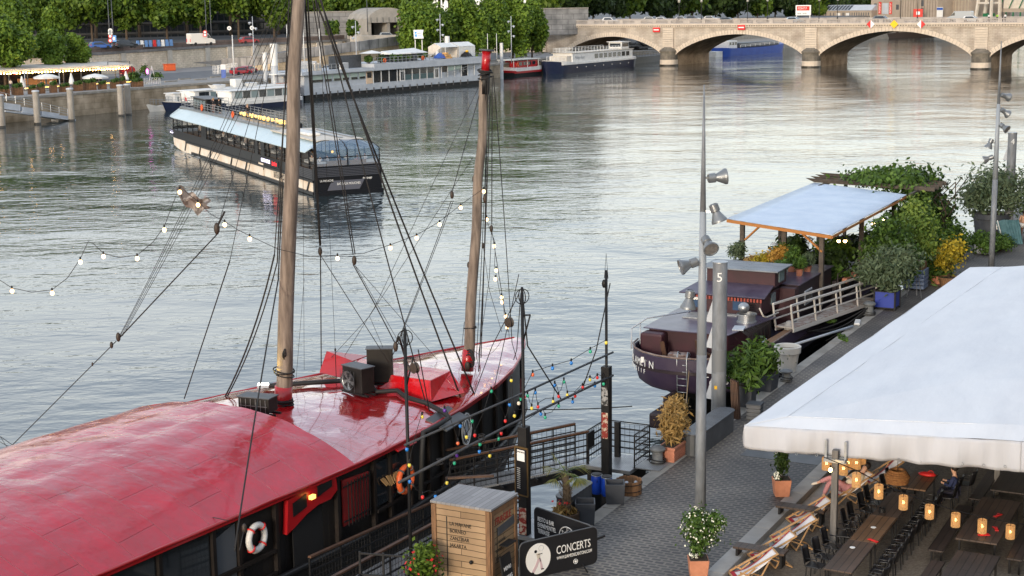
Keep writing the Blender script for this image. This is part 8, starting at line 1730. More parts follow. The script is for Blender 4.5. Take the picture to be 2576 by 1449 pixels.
b = MB(); [b.cb((-5.9+.14*k,18.62,4.27), (.08,.04,.14)) for k in range(24)]; b.build('red_valance', mat('brick_red_trim', (.3,.05,.03), .6), w_)
b = MB(); [b.box(x_,x_+.6,18.91,18.96,3.75,4.15) for x_ in (-5.8,-4.9,-4.0)]; b.build('window', mat('blue_reflecting_glass', (.04,.08,.16), .1), w_); b = MB(); [b.box(-3.5,-2.85,18.9,18.95,3.72+.09*k,3.77+.09*k) for k in range(5)]; b.build('louvre', M_dk, w_)
u_ = dh('upper_wheelhouse', -5.6, -2.55, 20.1, 21.7, 4.6, 5.28, M_plum); MB().prism([(-5.85,19.8),(-2.35,19.8),(-2.35,21.9),(-5.85,21.9)], 5.285, 5.34).build('plank_roof', brickmat('grey_roof_planks', (.25,.28,.31), (.19,.21,.24), (.06,.07,.08), 4, .17, .02, .5, 'xy', .008), u_, bevel=.01)
MB().box(-2.55,-2.52,20.6,21.3,4.75,5.2).build('window', M_glassg, u_); MB().box(-2.75,-2.71,20.2,20.75,3.85,4.3).build('window', M_glassg, w_)
hs = dh('side_house', -5.7, -2.1, 22.0, 27.2, 2.45, 4.4, M_dk, M_pdeck, .08); f = MB().box(-2.11,-2.06,22.9,24.0,3.35,4.0).build('window_frame', M_lgrey, hs, bevel=.05); MB().box(-2.07,-2.045,23.0,23.9,3.43,3.93).build('pane', M_glassd, f)
MB().box(-2.9,-2.08,21.4,22.0,2.45,4.35).build('plum_door', M_plum, hs)
b = MB(); b.box(-5.8,-2.0,27.2,46,2.45,2.9); b.build('midship_deck', M_dk, pb); b = MB(); b.box(-2.1,-1.9,27.3,45,2.9,3.7); [b.box(-1.89,-1.85,27.5+.9*k,27.6+.9*k,2.9,3.7) for k in range(19)]; b.build('midship_rail_wall', M_dk, pb)
b = MB(); rail(b, [W3(27,-1.75,3.3), W3(38,-1.75,3.3)], .8, 3, 2, .02); b.build('side_railing', M_dk, pb)
MB().lathe([(.42,0),(.42,.05),(.36,.06),(.36,.3),(.42,.31),(.42,.36)], (-2.9,17.5,3.6), 16, cap=False).build('vent_basket', M_steel, pb, 40); MB().sph((-3.1,17.7,4.15), .24, 12, 8, sc=(1,1,.9)).build('searchlight', M_steel, pb, True); MB().tube([(-2.4,17.6,4.2),(-2.2,17.5,3.9),(-2.3,18.2,3.7),(-2.0,18.9,3.8)], .035, 6).build('hose', M_offw, pb, True)
MB().cb((-2.75,16.1,3.63), (.45,.8,.04), .2).build('white_hatch', M_lgrey, pb);
rg = random.Random(6); b = MB(); [b.tube([(-2.5+rg.uniform(-.04,.1), 15.6+k*.17, 3.6),(-2.2,15.62+k*.17,3.45),(-2.2+rg.uniform(-.05,.05),15.6+k*.17,2.7)], .02, 5) for k in range(18)]; b.build('hanging_rope', M_rope, pb, True)
b = MB(); b.tube([(-6.4,13.7,2.95),(-6.45,13.8,3.75),(-6.2,14.8,4.0),(-5.0,16.6,4.05)], .035, 6); b.tube([(-6.4,14.6,2.95),(-6.4,14.6,3.9)], .03, 6); b.build('handrail', M_lgrey, pb, True)
MB().tube([(-1.9,15.5,2.9),(-2.0,17.3,3.0)], .04, 6).build('boathook', M_lgrey, pb, True); MB().sph((-1.75,19.6,3.05), .28, 8, 6, sc=(.8,1,1.1)).build('tarpaulin_bundle', mat('pale_tarp', (.35,.34,.33), .8, bump=.05, bs=6), pb, True)
MB().sph((-1.9,20.6,2.95), .45, 10, 6, sc=(.6,1.4,.4)).build('rope_heap', M_rope2, pb, True)
MB().cb((-1.75,17.8,2.96), (.35,3.2,.05), -.03).build('brown_plank', mat('worn_plank', (.2,.11,.06), .8), pb)
o = thing('wooden_chair', 'brown wooden chair on the aft deck beside the rusty box', 'chair', W(14.2,-3.55,2.46), QR+2.5, None); MB().box(-.22,.22,-.22,.22,.42,.47).build('seat', M_brown, o); MB().cb((0,.22,.75), (.42,.035,.5), rx=-.15).build('backrest', M_brown, o); [MB().beam((x_,y_,0),(x_*.9,y_*.9,.42),.04).build('leg', M_brown, o) for x_ in (-.19,.19) for y_ in (-.19,.19)]
o = thing('deck_box', 'rusty brown metal box with a leaning board on the aft deck', 'box', W(14.0,-4.5,2.46), QR+.15); MB().box(-.4,.4,-.25,.25,0,.42).build('casing', mat('rusty_box', (.14,.05,.03), .7, col2=(.3,.27,.25), ns=5), o, bevel=.02); MB().beam((-.55,.1,0),(-.75,.25,.8),.05,.22).build('leaning_board', M_brown, o)
M_corr = brickmat('corrugated_sheet', (.42,.5,.6), (.39,.47,.57), (.3,.37,.46), 60, .16, .05, .35, 'xy', .03)
Cn = [Vector((-7.2,27.2,6.35)), Vector((-1.35,24.4,6.3)), Vector((-1.5,39.2,6.32)), Vector((-7.2,41.6,6.45))]
cn = thing('corrugated_canopy', 'large pale blue corrugated roof on timber posts over the barge deck', 'canopy', W(0,0,0), QR)
def cgrid(a, c):
 P = Cn[0].lerp(Cn[1], a); Q = Cn[3].lerp(Cn[2], a); p = P.lerp(Q, c); p.z += .045*abs(sin(c*pi*64)); return p
MB().grid(cgrid, 6, 520).build('sheet', mat('corrugated_blue', (.45,.54,.66), .22, col2=(.38,.47,.6), ns=.8, metal=.15), cn, True, solid=.015)
M_org = mat('orange_timber', (.4,.16,.04), .7); b = MB(); b.beam(Cn[0]-Vector((0,0,.09)), Cn[1]-Vector((0,0,.09)), .08, .14); b.beam(Cn[1]-Vector((0,0,.09)), Cn[2]-Vector((0,0,.09)), .06, .1); b.beam(Cn[3]-Vector((0,0,.09)), Cn[2]-Vector((0,0,.09)), .06, .1); b.beam(Cn[0]-Vector((0,0,.09)), Cn[3]-Vector((0,0,.09)), .06, .1); b.beam((-3.2,25.7,6.2),(-2.0,25.2,5.4),.08); b.beam((-6.3,27.2,5.4),(-5.4,26.8,6.2),.08); b.build('eave_beam', M_org, cn)
M_gtim = mat('grey_timber', (.1,.08,.065), .85, col2=(.06,.05,.042), ns=4)
for x_, y_ in ((-2.05,25.3),(-6.5,27.4),(-4.2,26.6),(-2.0,32),(-2.0,38.5),(-6.7,34),(-6.7,41)): MB().beam((x_,y_,2.9),(x_,y_,6.25),.2).build('post', M_gtim, cn)
pg = thing('timber_pergola', 'weathered timber pergola beams sticking out beyond the corrugated roof', 'pergola', W(0,0,0), QR)
for k in range(4):
 y0 = 39.6+k*.95+2; MB().plate([(-7.7,y0,6.72),(-7.2,y0,6.5),(-.2,y0-1.8,6.5),(-.2,y0-1.8,6.72)], (0,.09,0)).build('rafter', M_gtim, pg)
MB().beam((-6.6,40.5,6.42),(-6.6,46.5,6.42),.14).beam((-1.2,38.5,6.42),(-1.2,46,6.42),.14).build('purlin', M_gtim, pg); [MB().beam((x_,y_,2.9),(x_,y_,6.35),.18).build('post', M_gtim, pg) for x_, y_ in ((-6.6,46),(-1.2,45.6))]
vn = thing('climbing_vine', 'mass of climbing vine spilling over the pergola at the right of the canopy', 'vine', W(0,0,0), QR)
leaves('foliage', L_small, vn, [((-3.6,42.5,6.85),(1.9,2.4,.45)),((-2.2,42.5,6.7),(1.6,2.6,.8)),((-1.5,43.5,5.4),(1.0,2.6,1.5)),((-1.3,40.6,5.2),(.9,2.2,1.2)),((-1.2,43.5,3.6),(.9,2.2,1.2)),((-1.6,38.6,5.0),(.6,1.6,.9)),((-1,46,4.4),(.8,1.4,1.1))], 9500, .16, 71, 1.6, shell=.3, fuzz=.32); b = MB(); rg = random.Random(1); [b.tube([(rg.uniform(-1.5,.3),rg.uniform(41,47),3),(rg.uniform(-1.5,.3),rg.uniform(41,47),5),(rg.uniform(-2.5,.3),rg.uniform(41,47),6.6)], .03, 5) for k in range(12)]; b.build('stems', M_bark, vn, True)
GD = 'potted plants on the barge deck'
for i, (s_, t, z, r_, h, lm, pm) in enumerate([(26.6,-6.5,4.2,.45,.75,L_olive,M_pot),(26.0,-5.6,4.1,.35,.4,L_dry,M_pot),(25.6,-4.9,4.1,.5,.6,L_yel,M_pot),(26.4,-4.3,4.2,.55,.8,L_plane,M_pot),(25.2,-4.0,4.4,.5,.7,L_orange,M_pot),(25.0,-3.3,4.4,.4,.75,L_small,M_terra),(25.3,-2.7,4.4,.35,.5,L_olive,M_terra),(23.4,-3.3,4.45,.3,.4,L_small,M_terra),(24.1,-2.7,4.45,.28,.45,L_small,M_terra),(22.5,-3.2,4.45,.28,.38,L_small,M_black),(28.5,-5.5,4.0,.7,1.1,L_dark,M_pot),(30,-3,3.6,.9,1.2,L_dark,M_pot),(32.5,-3.5,3.4,1.,1.4,L_plane,M_pot),(35,-2.6,3.2,1.,1.4,L_dark,M_pot),(37.5,-2.4,3.2,.9,1.3,L_plane,M_pot),(28.6,-2.6,3.4,.6,.8,L_small,M_pot),(33,-5.8,3.4,.9,1.3,L_dark,M_pot)]):
 o = thing('deck_plant', f'potted plant on the purple barge below the canopy, {ORD[i]} in order from the stern planters', 'plant', W(s_, t, z), QR, GD); o['label'] = ['silvery bush in a dark pot at the far left corner under the canopy','low dry plant beside the silvery corner bush','yellow flowered plant in the deck trough','dense green plant behind the yellow flowered one','orange tinted shrub in the deck trough','upright green plant in terracotta right of the orange shrub','small grey green plant at the right end of the deck trough','spiky green plant in terracotta left of a pair on the house roof','spiky green plant in terracotta right of a pair on the house roof','small grassy plant in a black pot at the roof corner','dark shrub under the middle of the canopy','broad dark shrub beside the right canopy post','tall green shrub under the right half of the canopy','dark shrub near the far right canopy post','leafy shrub where the canopy meets the vine','small green plant over the purple rail','dark shrub under the far left part of the canopy'][i]
 if i > 9: o.location.z = 2.95;
 MB().lathe([(r_*.45,0),(r_*.6,.3),(r_*.55,.3)], n=14).build('pot', pm, o, 40); leaves('foliage', lm, o, [((0,0,h*.6+.3),(r_,r_,h*.55)),((r_*.4,-r_*.3,h*.9+.3),(r_*.6,r_*.6,h*.4))], int(500+1400*r_), .07 if i < 10 else .14, 500+i, 3.5 if i in (7,8,9) else 2, shell=.2, up=.6)
b = MB(); b.box(-6.4,-2.6,25.2,26.6,3.6,4.1); o = tag(b.build('deck_trough', M_dgrey, None, loc=W(0,0,0), rz=QR, bevel=.03), 'long dark planting trough at the stern edge of the barge terrace', 'planter')
for i, (s_, t, z, lab) in enumerate([(26.2,-1.65,3.55,'terracotta window box with a plant hung on the purple rail'),(27.4,-1.62,3.6,'small terracotta pot right of the window box on the rail')]):
 o = thing('hanging_pot', lab, 'pot', W(s_+2,t,z), QR); MB().box(-.12,.12,-.4 if not i else -.14,.4 if not i else .14,0,.22).build('pot', M_terra, o, bevel=.02); leaves('foliage', L_small, o, [((0,0,.38),(.15,.38 if not i else .14,.18))], 160, .06, 600+i)
for i, (u, v, lab) in enumerate([(2110,606,'left warm lamp glowing under the canopy beside the post'),(2126,606,'right warm lamp glowing under the canopy beside the post'),(2197,563,'warm lamp in the vine shade, the left of two'),(2225,553,'warm lamp in the vine shade, the right of two')]):
 P = D(u, v, 70 if i < 2 else 74); o = thing('terrace_lamp', lab, 'lamp', P, 0, 'warm lamps under the barge canopy'); MB().sph((0,0,0), .085, 8, 6).build('bulb', emis('canopy_lamp_glow', (1,.62,.28), 10, True) if 'canopy_lamp_glow' not in MT else MT['canopy_lamp_glow'], o, True); MB().lathe([(.16,.06),(.02,.16)], n=12).build('shade', M_black, o); MB().tube([(0,0,.1),(0,0,.5)], .01, 4).build('cord', M_black, o)
for i, (u, v) in enumerate([(1947,615),(2035,600)]):
 P = D(u, v, 70); o = thing('solar_lantern', ['garden lantern on a stick among the trough plants', 'second garden lantern deeper under the canopy'][i], 'lantern', P, 0); MB().tube([(0,0,-1.2),(0,0,0)], .015, 5).build('stick', M_dgrey, o); MB().lathe([(.2,0),(.04,.1)], n=10).build('hat', M_lgrey, o)
gp = thing('white_gangplank', 'white railed gangplank sloping from the quay up to the purple barge', 'gangway', W(0,0,0), QR)
a_, c_ = Vector((-1.45,19.2,3.12)), Vector((-.35,28.8,2.72)); nv = Vector((-.99,.12,0))
b = MB(); b.add([a_, c_, c_+nv*.8, a_+nv*.8], [(0,1,2,3)]); b.build('walkway', mat('worn_walkway', (.42,.39,.36), .8, col2=(.3,.22,.19), ns=3, lo=.45, hi=.55), gp, solid=.06)
b = MB()
for o_ in (Vector((0,0,0)), nv*.8):
 p_, q_ = a_+o_, c_+o_; [b.beam(p_+Vector((0,-.35*h*1.,h)), q_+Vector((0,-.35*h,h)), .05) for h in (.35,.68)]; b.beam(p_+Vector((0,-.38,1.02)), q_+Vector((0,-.38,1.02)), .08); [b.beam(p_.lerp(q_, k), p_.lerp(q_, k)+Vector((0,-.38,1.02)), .07) for k in (0,.25,.5,.75,1)]; b.beam(p_-Vector((0,0,.1)), q_-Vector((0,0,.1)), .06, .16)
b.build('railing', mat('cream_rail', (.6,.57,.53), .5), gp)
for i, (p_, q_, s_) in enumerate([((-1.7,20.8,2.6),(.0,25.6,2.95),.25),((-1.6,21.2,2.7),(.1,25.5,3.0),.5),((-1.4,24,1.6),(.1,25.7,2.9),.1)]):
 o = thing('mooring_rope', ['upper dark mooring rope sagging from the barge to the wrapped bollard','lower slack mooring rope from the barge to the wrapped bollard','short mooring rope at the wrapped bollard'][i], 'rope', W(0,0,0), QR, 'mooring ropes of the purple barge'); p_, q_ = Vector(p_), Vector(q_); MB().tube([p_.lerp(q_, k/10)-Vector((0,0,s_*4*(k/10)*(1-k/10))) for k in range(11)], .03, 5).build('line', M_rope, o, True)
o = thing('spar', 'grey metal tube lying across the gap between barge and quay', 'tube', W(0,0,0), QR); MB().tube([(-1.35,17.4,2.65),(.2,22.4,2.72)], .06, 8).build('shaft', M_lgrey, o, True)
tag(MB().cb(Vector(W(23.6,.1,QZ+.06)), (.25,.9,.1), QR+.2).build('white_fender', M_white, bevel=.04), 'white fender lying on the cobbles near the wrapped bollard', 'fender')
o = thing('weed_tuft', 'small green weeds growing between the quay edge stones', 'weeds', W(20.3,.35,QZ), 0); o['kind'] = 'stuff'; leaves('foliage', L_small, o, [((0,0,.05),(.15,.6,.08)),((.2,3.6,.05),(.25,.4,.1))], 260, .06, 77, 2.5)
# white tent and terrace
tn = thing('white_marquee', 'huge white canvas tent roof with a hanging front valance over the terrace', 'tent', W(0,0,0), QR)
M_can = mat('white_canvas', (.7,.72,.75), .8, col2=(.64,.66,.695), ns=.8, bump=.08, bs=1.1, stretch=(1,.3,1)); M_val = mat('valance_canvas', (.5,.51,.55), .8, col2=(.455,.465,.5), ns=.9, bump=.03, bs=1.6, stretch=(2.2,2.2,.25))
E0 = Vector((4.2,-3.7,5.5)); E1 = Vector((4.88,23.1,5.5)); F1 = Vector((11.05,-2.2,5.5)); F2 = Vector((26,1.2,5.5)); B1 = Vector((7.2,23.1,5.72)); B2 = Vector((26,23.1,7.2))
def LP(a, c, k): return a.lerp(c, k)
b = MB(); NU, NV = 40, 40
I0 = E0+Vector((.95,.75,.16)); I1 = E1+Vector((1.3,-.0,.12)); I2 = F1+Vector((.1,.85,.2)); I3 = F2+Vector((0,.85,.2))
def quad(A_, B_, C_, D_, nu, nv, amp=0, f=6):
 def fn(a, c):
  p = LP(LP(A_, B_, a), LP(D_, C_, a), c); p.z += .016*sin(p.x*1.1+p.y*.45)*sin(p.y*.8-p.x*.6)+.008*sin(p.x*2.9-p.y*1.7); return p
 b.grid(fn, nu, nv)
quad(E0, E1, I1, I0, 40, 3, .008, 9); quad(E0, I0, I2, F1, 3, 14, .01, 5)
quad(F1, I2, I3, F2, 3, 14, .01, 5)
R0 = Vector((13.5,6.5,6.75)); R1 = Vector((26,7.5,7.1)); R2 = Vector((16,23.1,6.9))
def V3(x, y): return Vector((x, y, 5.66+.068*(x-5.15)+.05*min(1, max(0, (y-1)/3))))
quad(I0, I1, V3(9,23.1), V3(9,2.2), 40, 14, .022, 7); quad(V3(9,2.2), V3(9,23.1), V3(16,23.1), V3(13.5,6.5), 40, 14, .025, 6)
quad(I0, V3(9,2.2), V3(11.2,2.6), I2, 16, 10, .012, 5); quad(V3(9,2.2), V3(13.5,6.5), V3(15.5,5.5), V3(11.2,2.6), 8, 8, .01)
quad(I2, V3(11.2,2.6), V3(26,6), I3, 10, 20, .015, 5); quad(V3(11.2,2.6), V3(15.5,5.5), V3(26,7.5), V3(26,6), 8, 8, .01); quad(V3(15.5,5.5), V3(13.5,6.5), V3(16,23.1), V3(26,7.5), 6, 6, 0)
b.build('canvas_roof', M_can, tn, True, weld=True)
seam = MB()
for A_, B_ in ((I0, I1), (I0, I2), (I2, I3), (E0, I0), (F1, I2)): seam.tube([A_+Vector((0,0,.012)), B_+Vector((0,0,.004))], .008, 4)
seam.build('seam', mat('seam_grey', (.66,.68,.71), .7), tn)
b = MB()
def val(A_, B_, h0, h1, n, sw=.085, f=9.):
 out = (B_-A_).cross(Vector((0,0,1))).normalized(); rg = random.Random(int(f*7)); ph = [rg.uniform(0, 6.28) for _ in range(4)]
 def fn(a, c):
  p = LP(A_, B_, a); L_ = (B_-A_).length; y = a*L_; fold = (.6*sin(y*3.1+ph[0]+c*2)+.35*sin(y*7.3+ph[1]-c*1.5)+.2*sin(y*13+ph[2]))*sw*(.35+.65*c)
  return p+out*(fold+.04*sin(c*3.1))+Vector((0,0,-(h0+(h1-h0)*a)*c-.035*c*abs(sin(y*pi/1.0))))
 b.grid(fn, n, 8)
out_h = .62
val(E0, F1, .62, .78, 150); val(F1, F2, .78, .8, 120, .09, 7); val(E1, E0, .35, .55, 160, .03, 5)
b.build('valance', M_val, tn, True, solid=.006)
b = MB();
for A_, B_ in ((E0, F1), (F1, F2), (E0, E1)): b.tube([A_+Vector((.1,.12,-.66)), B_+Vector((.1,.12,-.72))], .035, 6)
for k in range(13): P = LP(E0, F1, .12+k*.075); b.torus(P+Vector((.02,-.03,-.68)), .035, .008, (.2,1,0), 8, 4)
b.build('tension_tube', M_steel, tn, True)
M_ptim = mat('grey_post_timber', (.16,.15,.14), .8, col2=(.1,.095,.09), ns=4, stretch=(3,3,.4))
for i, (x_, y_) in enumerate([(6.6,-4.4+1.0),(9.6,3.3),(6.3,12),(6.3,20),(14,-1),(16,6),(11,12),(16,14)]):
 f = MB().box(x_-.08, x_+.08, y_-.08, y_+.08, FZ, 5.05).build('post', M_ptim, tn, bevel=.008)
 if i == 0: b = MB(); b.beam((x_-.28,y_-.1,4.78),(x_+.28,y_-.1,4.78),.09); b.beam((x_-.28,y_+.12,4.78),(x_+.28,y_+.12,4.78),.09); b.beam((x_-.26,y_,4.7),(x_-.26,y_,5.3),.06); b.beam((x_+.26,y_,4.7),(x_+.26,y_,5.3),.06); b.build('bracket', M_steel, f)
MB().box(5.2,5.3,4,23,FZ,4.6).build('side_sheet', M_black, tn) if False else None
M_wick = mat('wicker', (.5,.3,.12), .7, col2=(.32,.17,.06), ns=30, det=2, emit=.1, ecol=(1,.5,.18), stretch=(1,1,2.5)); M_lglow = emis('lantern_bulb_glow', (1,.6,.2), 9, True)
GLn = 'wicker lanterns strung under the tent'
lan = thing('wicker_lantern', '', 'lantern', (0,0,0), 0, GLn)
b = MB(); rr = .108; hh_ = .34
for k in range(18): a = 2*pi*k/18; b.beam((rr*cos(a),rr*sin(a),-hh_),(rr*cos(a),rr*sin(a),0),.012,.012)
for k in range(13): b.torus((0,0,-hh_*k/12), rr, .0105, n=18, k=4)
b.build('wicker_shade', M_wick, lan); MB().sph((0,0,-.17), .035, 8, 6, sc=(1,1,1.4)).build('bulb', M_lglow, lan, True); MB().tube([(0,0,-.13),(0,0,.1)], .008, 4).build('cord', M_black, lan)
row = [(8.73,37.5,4.52),(9.31,37.5,4.2),(9.95,37.5,3.9),(10.63,37.5,3.64),(11.31,37.5,3.41),(12.0,37.5,3.23),(12.73,37.5,3.07)]
for i, P in enumerate(row):
 P = (P[0], P[1], P[2]+.18); lab = f'glowing wicker lantern on the front string, {ORD[i]} from the left'
 if i == 0: lan.location = P; lan['label'] = lab
 else: dup(lan, P, label=lab)
for i, P in enumerate([(8.91,42.0,3.62),(9.14,42.3,3.58),(9.35,41.8,3.53),(9.55,42.1,3.6),(9.74,41.9,3.66),(9.95,42.2,3.72)]): dup(lan, (P[0], P[1], P[2]+.12), label=f'wicker lantern in the bunch behind the tent post, {ORD[i]} from the left', sc=(1.15,1.15,1.0))
o = thing('lantern_cable', 'dark cable carrying the front row of wicker lanterns', 'cable', (0,0,0)); MB().tube([D(2073,1150,37.2)]+[(P[0], P[1], P[2]+.26) for P in row]+[(13.6,37.5,3.2)], .014, 5).build('line', M_black, o, True)
o = thing('bare_bulb', 'bare glowing bulb just right of the tent post', 'light bulb', D(2089,1182,38), 0); MB().sph((0,0,0), .05, 8, 6, sc=(1,1,1.3)).build('bulb', M_lglow, o, True); MB().lathe([(.02,.05),(.02,.12)], n=6).build('socket', M_black, o)
o = thing('straw_lampshade', 'big layered straw lampshade hanging at the tent edge', 'lampshade', D(2258,1185,40.5), 0); b = MB(); [b.torus((0,0,-.05*k), .2+.035*k if k < 4 else .34-.012*k, .045, n=20, k=6) for k in range(7)]; b.build('shade', mat('straw_shade', (.35,.16,.05), .8, col2=(.22,.09,.03), ns=20), o, True); MB().tube([(0,0,0),(0,0,.6)], .01, 4).build('cord', M_black, o)
M_tbl = brickmat('table_planks', (.095,.06,.042), (.065,.042,.03), (.015,.01,.008), 4, .175, .01, .55, 'yx', .004); M_tbl2 = brickmat('amber_table_planks', (.2,.11,.055), (.15,.08,.04), (.02,.012,.008), 4, .175, .01, .5, 'yx', .004); M_tbd = brickmat('dark_table_planks', (.045,.03,.024), (.035,.023,.018), (.006,.004,.003), 4, .175, .01, .5, 'yx', .004)
def table(label, t0, t1, s0, s1, m_, h=.75, name='long_table', group='plank tables on the terrace', z=FZ):
 o = thing(name, label, 'table', W((s0+s1)/2, (t0+t1)/2, z), QR, group); w_, l_ = (t1-t0)/2, (s1-s0)/2
 MB().box(-w_, w_, -l_, l_, h-.04, h).build('table_top', m_, o, bevel=.006)
 for x_ in (-w_+.08, w_-.08):
  for y_ in (-l_+.15, l_-.15): MB().beam((x_,y_,0),(x_,y_,h-.042),.05).build('leg', M_black, o)
 return o
def bench(label, t0, t1, s0, s1, m_): return table(label, t0, t1, s0, s1, m_, .45, 'bench', 'benches on the terrace')
table('first plank table of the long row, nearest the bottom edge', 7.23, 7.95, -6.6, -4.35, M_tbl); table('middle amber plank table of the long row under the lanterns', 7.25, 7.98, -4.34, -2.2, M_tbl2); table('third plank table of the long row with a candle holder', 7.28, 8.0, -2.19, -.02, M_tbl)
table('small brown table behind the long row where a guest sits', 7.45, 8.15, .45, 2.1, M_tbl2)
table('dark wide table with orange lamp light and red napkins', 9.68, 10.72, -3.1, .55, M_tbl); table('very dark table at the bottom right corner', 9.9, 10.95, -6.6, -3.95, M_tbd); table('dark table at the back under the valance', 9.75, 10.75, 1.3, 4.2, M_tbd)
bench('long dark bench left of the lit wide table', 9.05, 9.45, -3.4, .5, M_tbd); bench('dark bench right of the lit wide table', 10.95, 11.35, -3.2, .6, M_tbd); bench('dark bench at the bottom right beside the very dark table', 9.3, 9.65, -6.6, -4.1, M_tbd); bench('short dark bench in front of the back table', 9.2, 9.55, 1.2, 4.0, M_tbd); bench('dark bench right of the very dark table', 11.2, 11.55, -6, -4.4, M_tbd)
for i, (s_, t, z, k) in enumerate([(-2.6,10.3,.75,'n'),(-.9,10.35,.75,'n'),(-2.0,10.5,.75,'n'),(-4.2,7.85,.75,'n'),(-4.9,7.5,.75,'a'),(-3.2,7.6,.75,'a'),(-1.9,7.5,.75,'c')]):
 P = W(s_, t, FZ+z+.003); lab = ['red folded napkin lower left on the lit wide table','red folded napkin at the far end of the lit wide table','red folded napkin at the right of the lit wide table','red napkin on the near plank table','round white coaster on the near plank table','round white coaster on the amber table','small black candle holder on the third table'][i]
 if k == 'n': o = thing('napkin', lab, 'napkin', P, .7*i); MB().cb((0,0,.012), (.3,.09,.02)).cb((.04,.03,.026), (.2,.05,.012), .4).build('cloth', M_sred, o, bevel=.004)
 elif k == 'a': tag(MB().lathe([(.07,0),(.07,.008)], n=16).build('coaster', M_swhite, None, loc=P), lab, 'coaster')
 else: tag(MB().lathe([(.09,0),(.09,.12),(.07,.12),(.07,.03)], n=16, cap=False).build('candle_holder', M_black, None, 40, loc=P), lab, 'candle holder')
ch = thing('plastic_chair', '', 'chair', (0,0,0), 0, 'black chairs at the long table')
M_chb = mat('black_plastic', (.012,.012,.014), .35)
MB().prism([(-.21,-.2),(.21,-.2),(.2,.22),(-.2,.22)], .43, .46).build('seat', M_chb, ch, bevel=.015)
MB().grid(lambda a, c: (-.21+.42*a, .21+.07*sin(pi*a)+.1*c, .46+.42*c), 8, 4).build('backrest', M_chb, ch, True, solid=.02)
for x_ in (-.18,.18):
 for y_ in (-.17,.18): MB().tube([(x_,y_,.43),(x_*1.12,y_*1.15,0)], .018, 6, .014).build('leg', M_chb, ch)
 MB().tube([(x_*1.1,.2,.66),(x_*1.15,-.05,.66),(x_*1.1,-.15,.45)], .015, 5).build('armrest', M_chb, ch, True)
cl = [(6.95,-.3),(6.95,-1.0),(6.9,-1.9),(6.9,-2.5),(6.85,-3.2),(6.85,-4.2),(6.85,-5.0),(6.8,-5.7),(8.3,.2),(8.3,-.6),(8.32,-1.4),(8.3,-2.2),(8.3,-3.0),(8.3,-3.8),(8.3,-4.6),(8.3,-5.4),(8.35,-6.1),(7.1,.9),(7.1,1.6),(8.55,1.1),(8.55,1.8),(8.8,2.5)]
nl = 0; nr = 0
for i, (t, s_) in enumerate(cl):
 left = t < 7.6; rz_c = QR+(pi/2 if left else -pi/2)+.12*sin(i*5)
 if left: lab = f'black chair on the water side of the long tables, {ORD[nl]} of that line'; nl += 1
 else: lab = f'black chair on the inland side of the long tables, {ORD[nr]} of that line'; nr += 1
 if i == 0: ch.location = W(s_, t, FZ); ch.rotation_euler.z = rz_c; ch['label'] = lab
 else: dup(ch, W(s_, t, FZ), rz_c, lab)
M_lw = mat('light_wood', (.5,.3,.14), .6, col2=(.4,.23,.1), ns=5); M_sling = mat('white_sling', (.7,.68,.68), .8); M_slr = mat('red_sling_band', (.4,.015,.03), .8)
dc = thing('deck_chair', '', 'deck chair', (0,0,0), 0, 'wooden deck chairs with white and red slings')
for x_ in (-.28,.28):
 MB().beam((x_,-.55,.32),(x_,.75,.98),.045).build('side_rail', M_lw, dc); MB().beam((x_*.9,.62,.03),(x_*.9,-.35,.48),.04).build('leg', M_lw, dc); MB().beam((x_*1.08,.1,.03),(x_*1.08,.5,.78),.035).build('strut', M_lw, dc)
 MB().beam((x_,-.6,.02),(x_*.95,.1,.58),.04).build('leg', M_lw, dc)
b = MB(); [b.beam((-.3,y_,z_),(.3,y_,z_),.04) for y_, z_ in ((-.55,.32),(.75,.98),(.62,.03),(.1,.05),(-.58,.03))]; b.build('crossbar', M_lw, dc)
sl_ = lambda a, c: (-.25+.5*a, -.55+1.3*c, .32+.66*c-.2*sin(pi*c)*(1-.25*c))
f = MB().grid(sl_, 4, 18).build('sling', M_sling, dc, True, solid=.006); MB().grid(lambda a, c: tuple(Vector(sl_(.0, c)).lerp(Vector(sl_(.1, c)), a)+Vector((0,0,.008))), 2, 18).build('red_band', M_slr, f, True); MB().grid(lambda a, c: tuple(Vector(sl_(a, .02+.1*c))+Vector((0,0,.009))), 4, 2).build('red_hem', M_slr, f)
for i, (s_, t, r_) in enumerate([(-6.55,5.35,0),(-5.15,5.4,.05),(-3.65,5.5,0),(-2.05,5.45,.05),(.75,5.9,.1),(2.3,6.4,.15)]):
 lab = ['nearest striped deck chair at the bottom edge','second deck chair from the bottom edge','deck chair level with the foot of the tent post','deck chair just before the one with the reclining person','deck chair holding the reclining person in pink trousers','farthest deck chair beyond the reclining person'][i]
 if i == 0: dc.location = W(s_, t, FZ); dc.rotation_euler.z = QR-.95; dc.scale = (.86,)*3; dc['label'] = lab
 else: dup(dc, W(s_, t, FZ), QR-.95+r_, lab, .86)
for i, (s0, s1, lab) in enumerate([(-5.75,-5.3,'low rustic bench across the stone step nearest the bottom edge'),(-2.2,-1.75,'low rustic bench across the stone step by the middle deck chairs')]):
 o = thing('rustic_bench', lab, 'bench', W((s0+s1)/2, 5.3, QZ-.15), QR, 'rustic benches on the stone steps'); MB().box(-.68,.68,-.2,.2,.36,.42).build('seat', M_tbl, o, bevel=.008); [MB().box(x_-.03,x_+.03,-.17,.17,0,.36).build('leg', M_black, o) for x_ in (-.58,.58)]
tag(MB().cb(Vector(W(-2.0,5.4,QZ-.1)), (.35,.3,.08), QR+.3).build('red_cushion', M_sred, bevel=.03), 'red cushion lying on the step under the rustic bench', 'cushion')
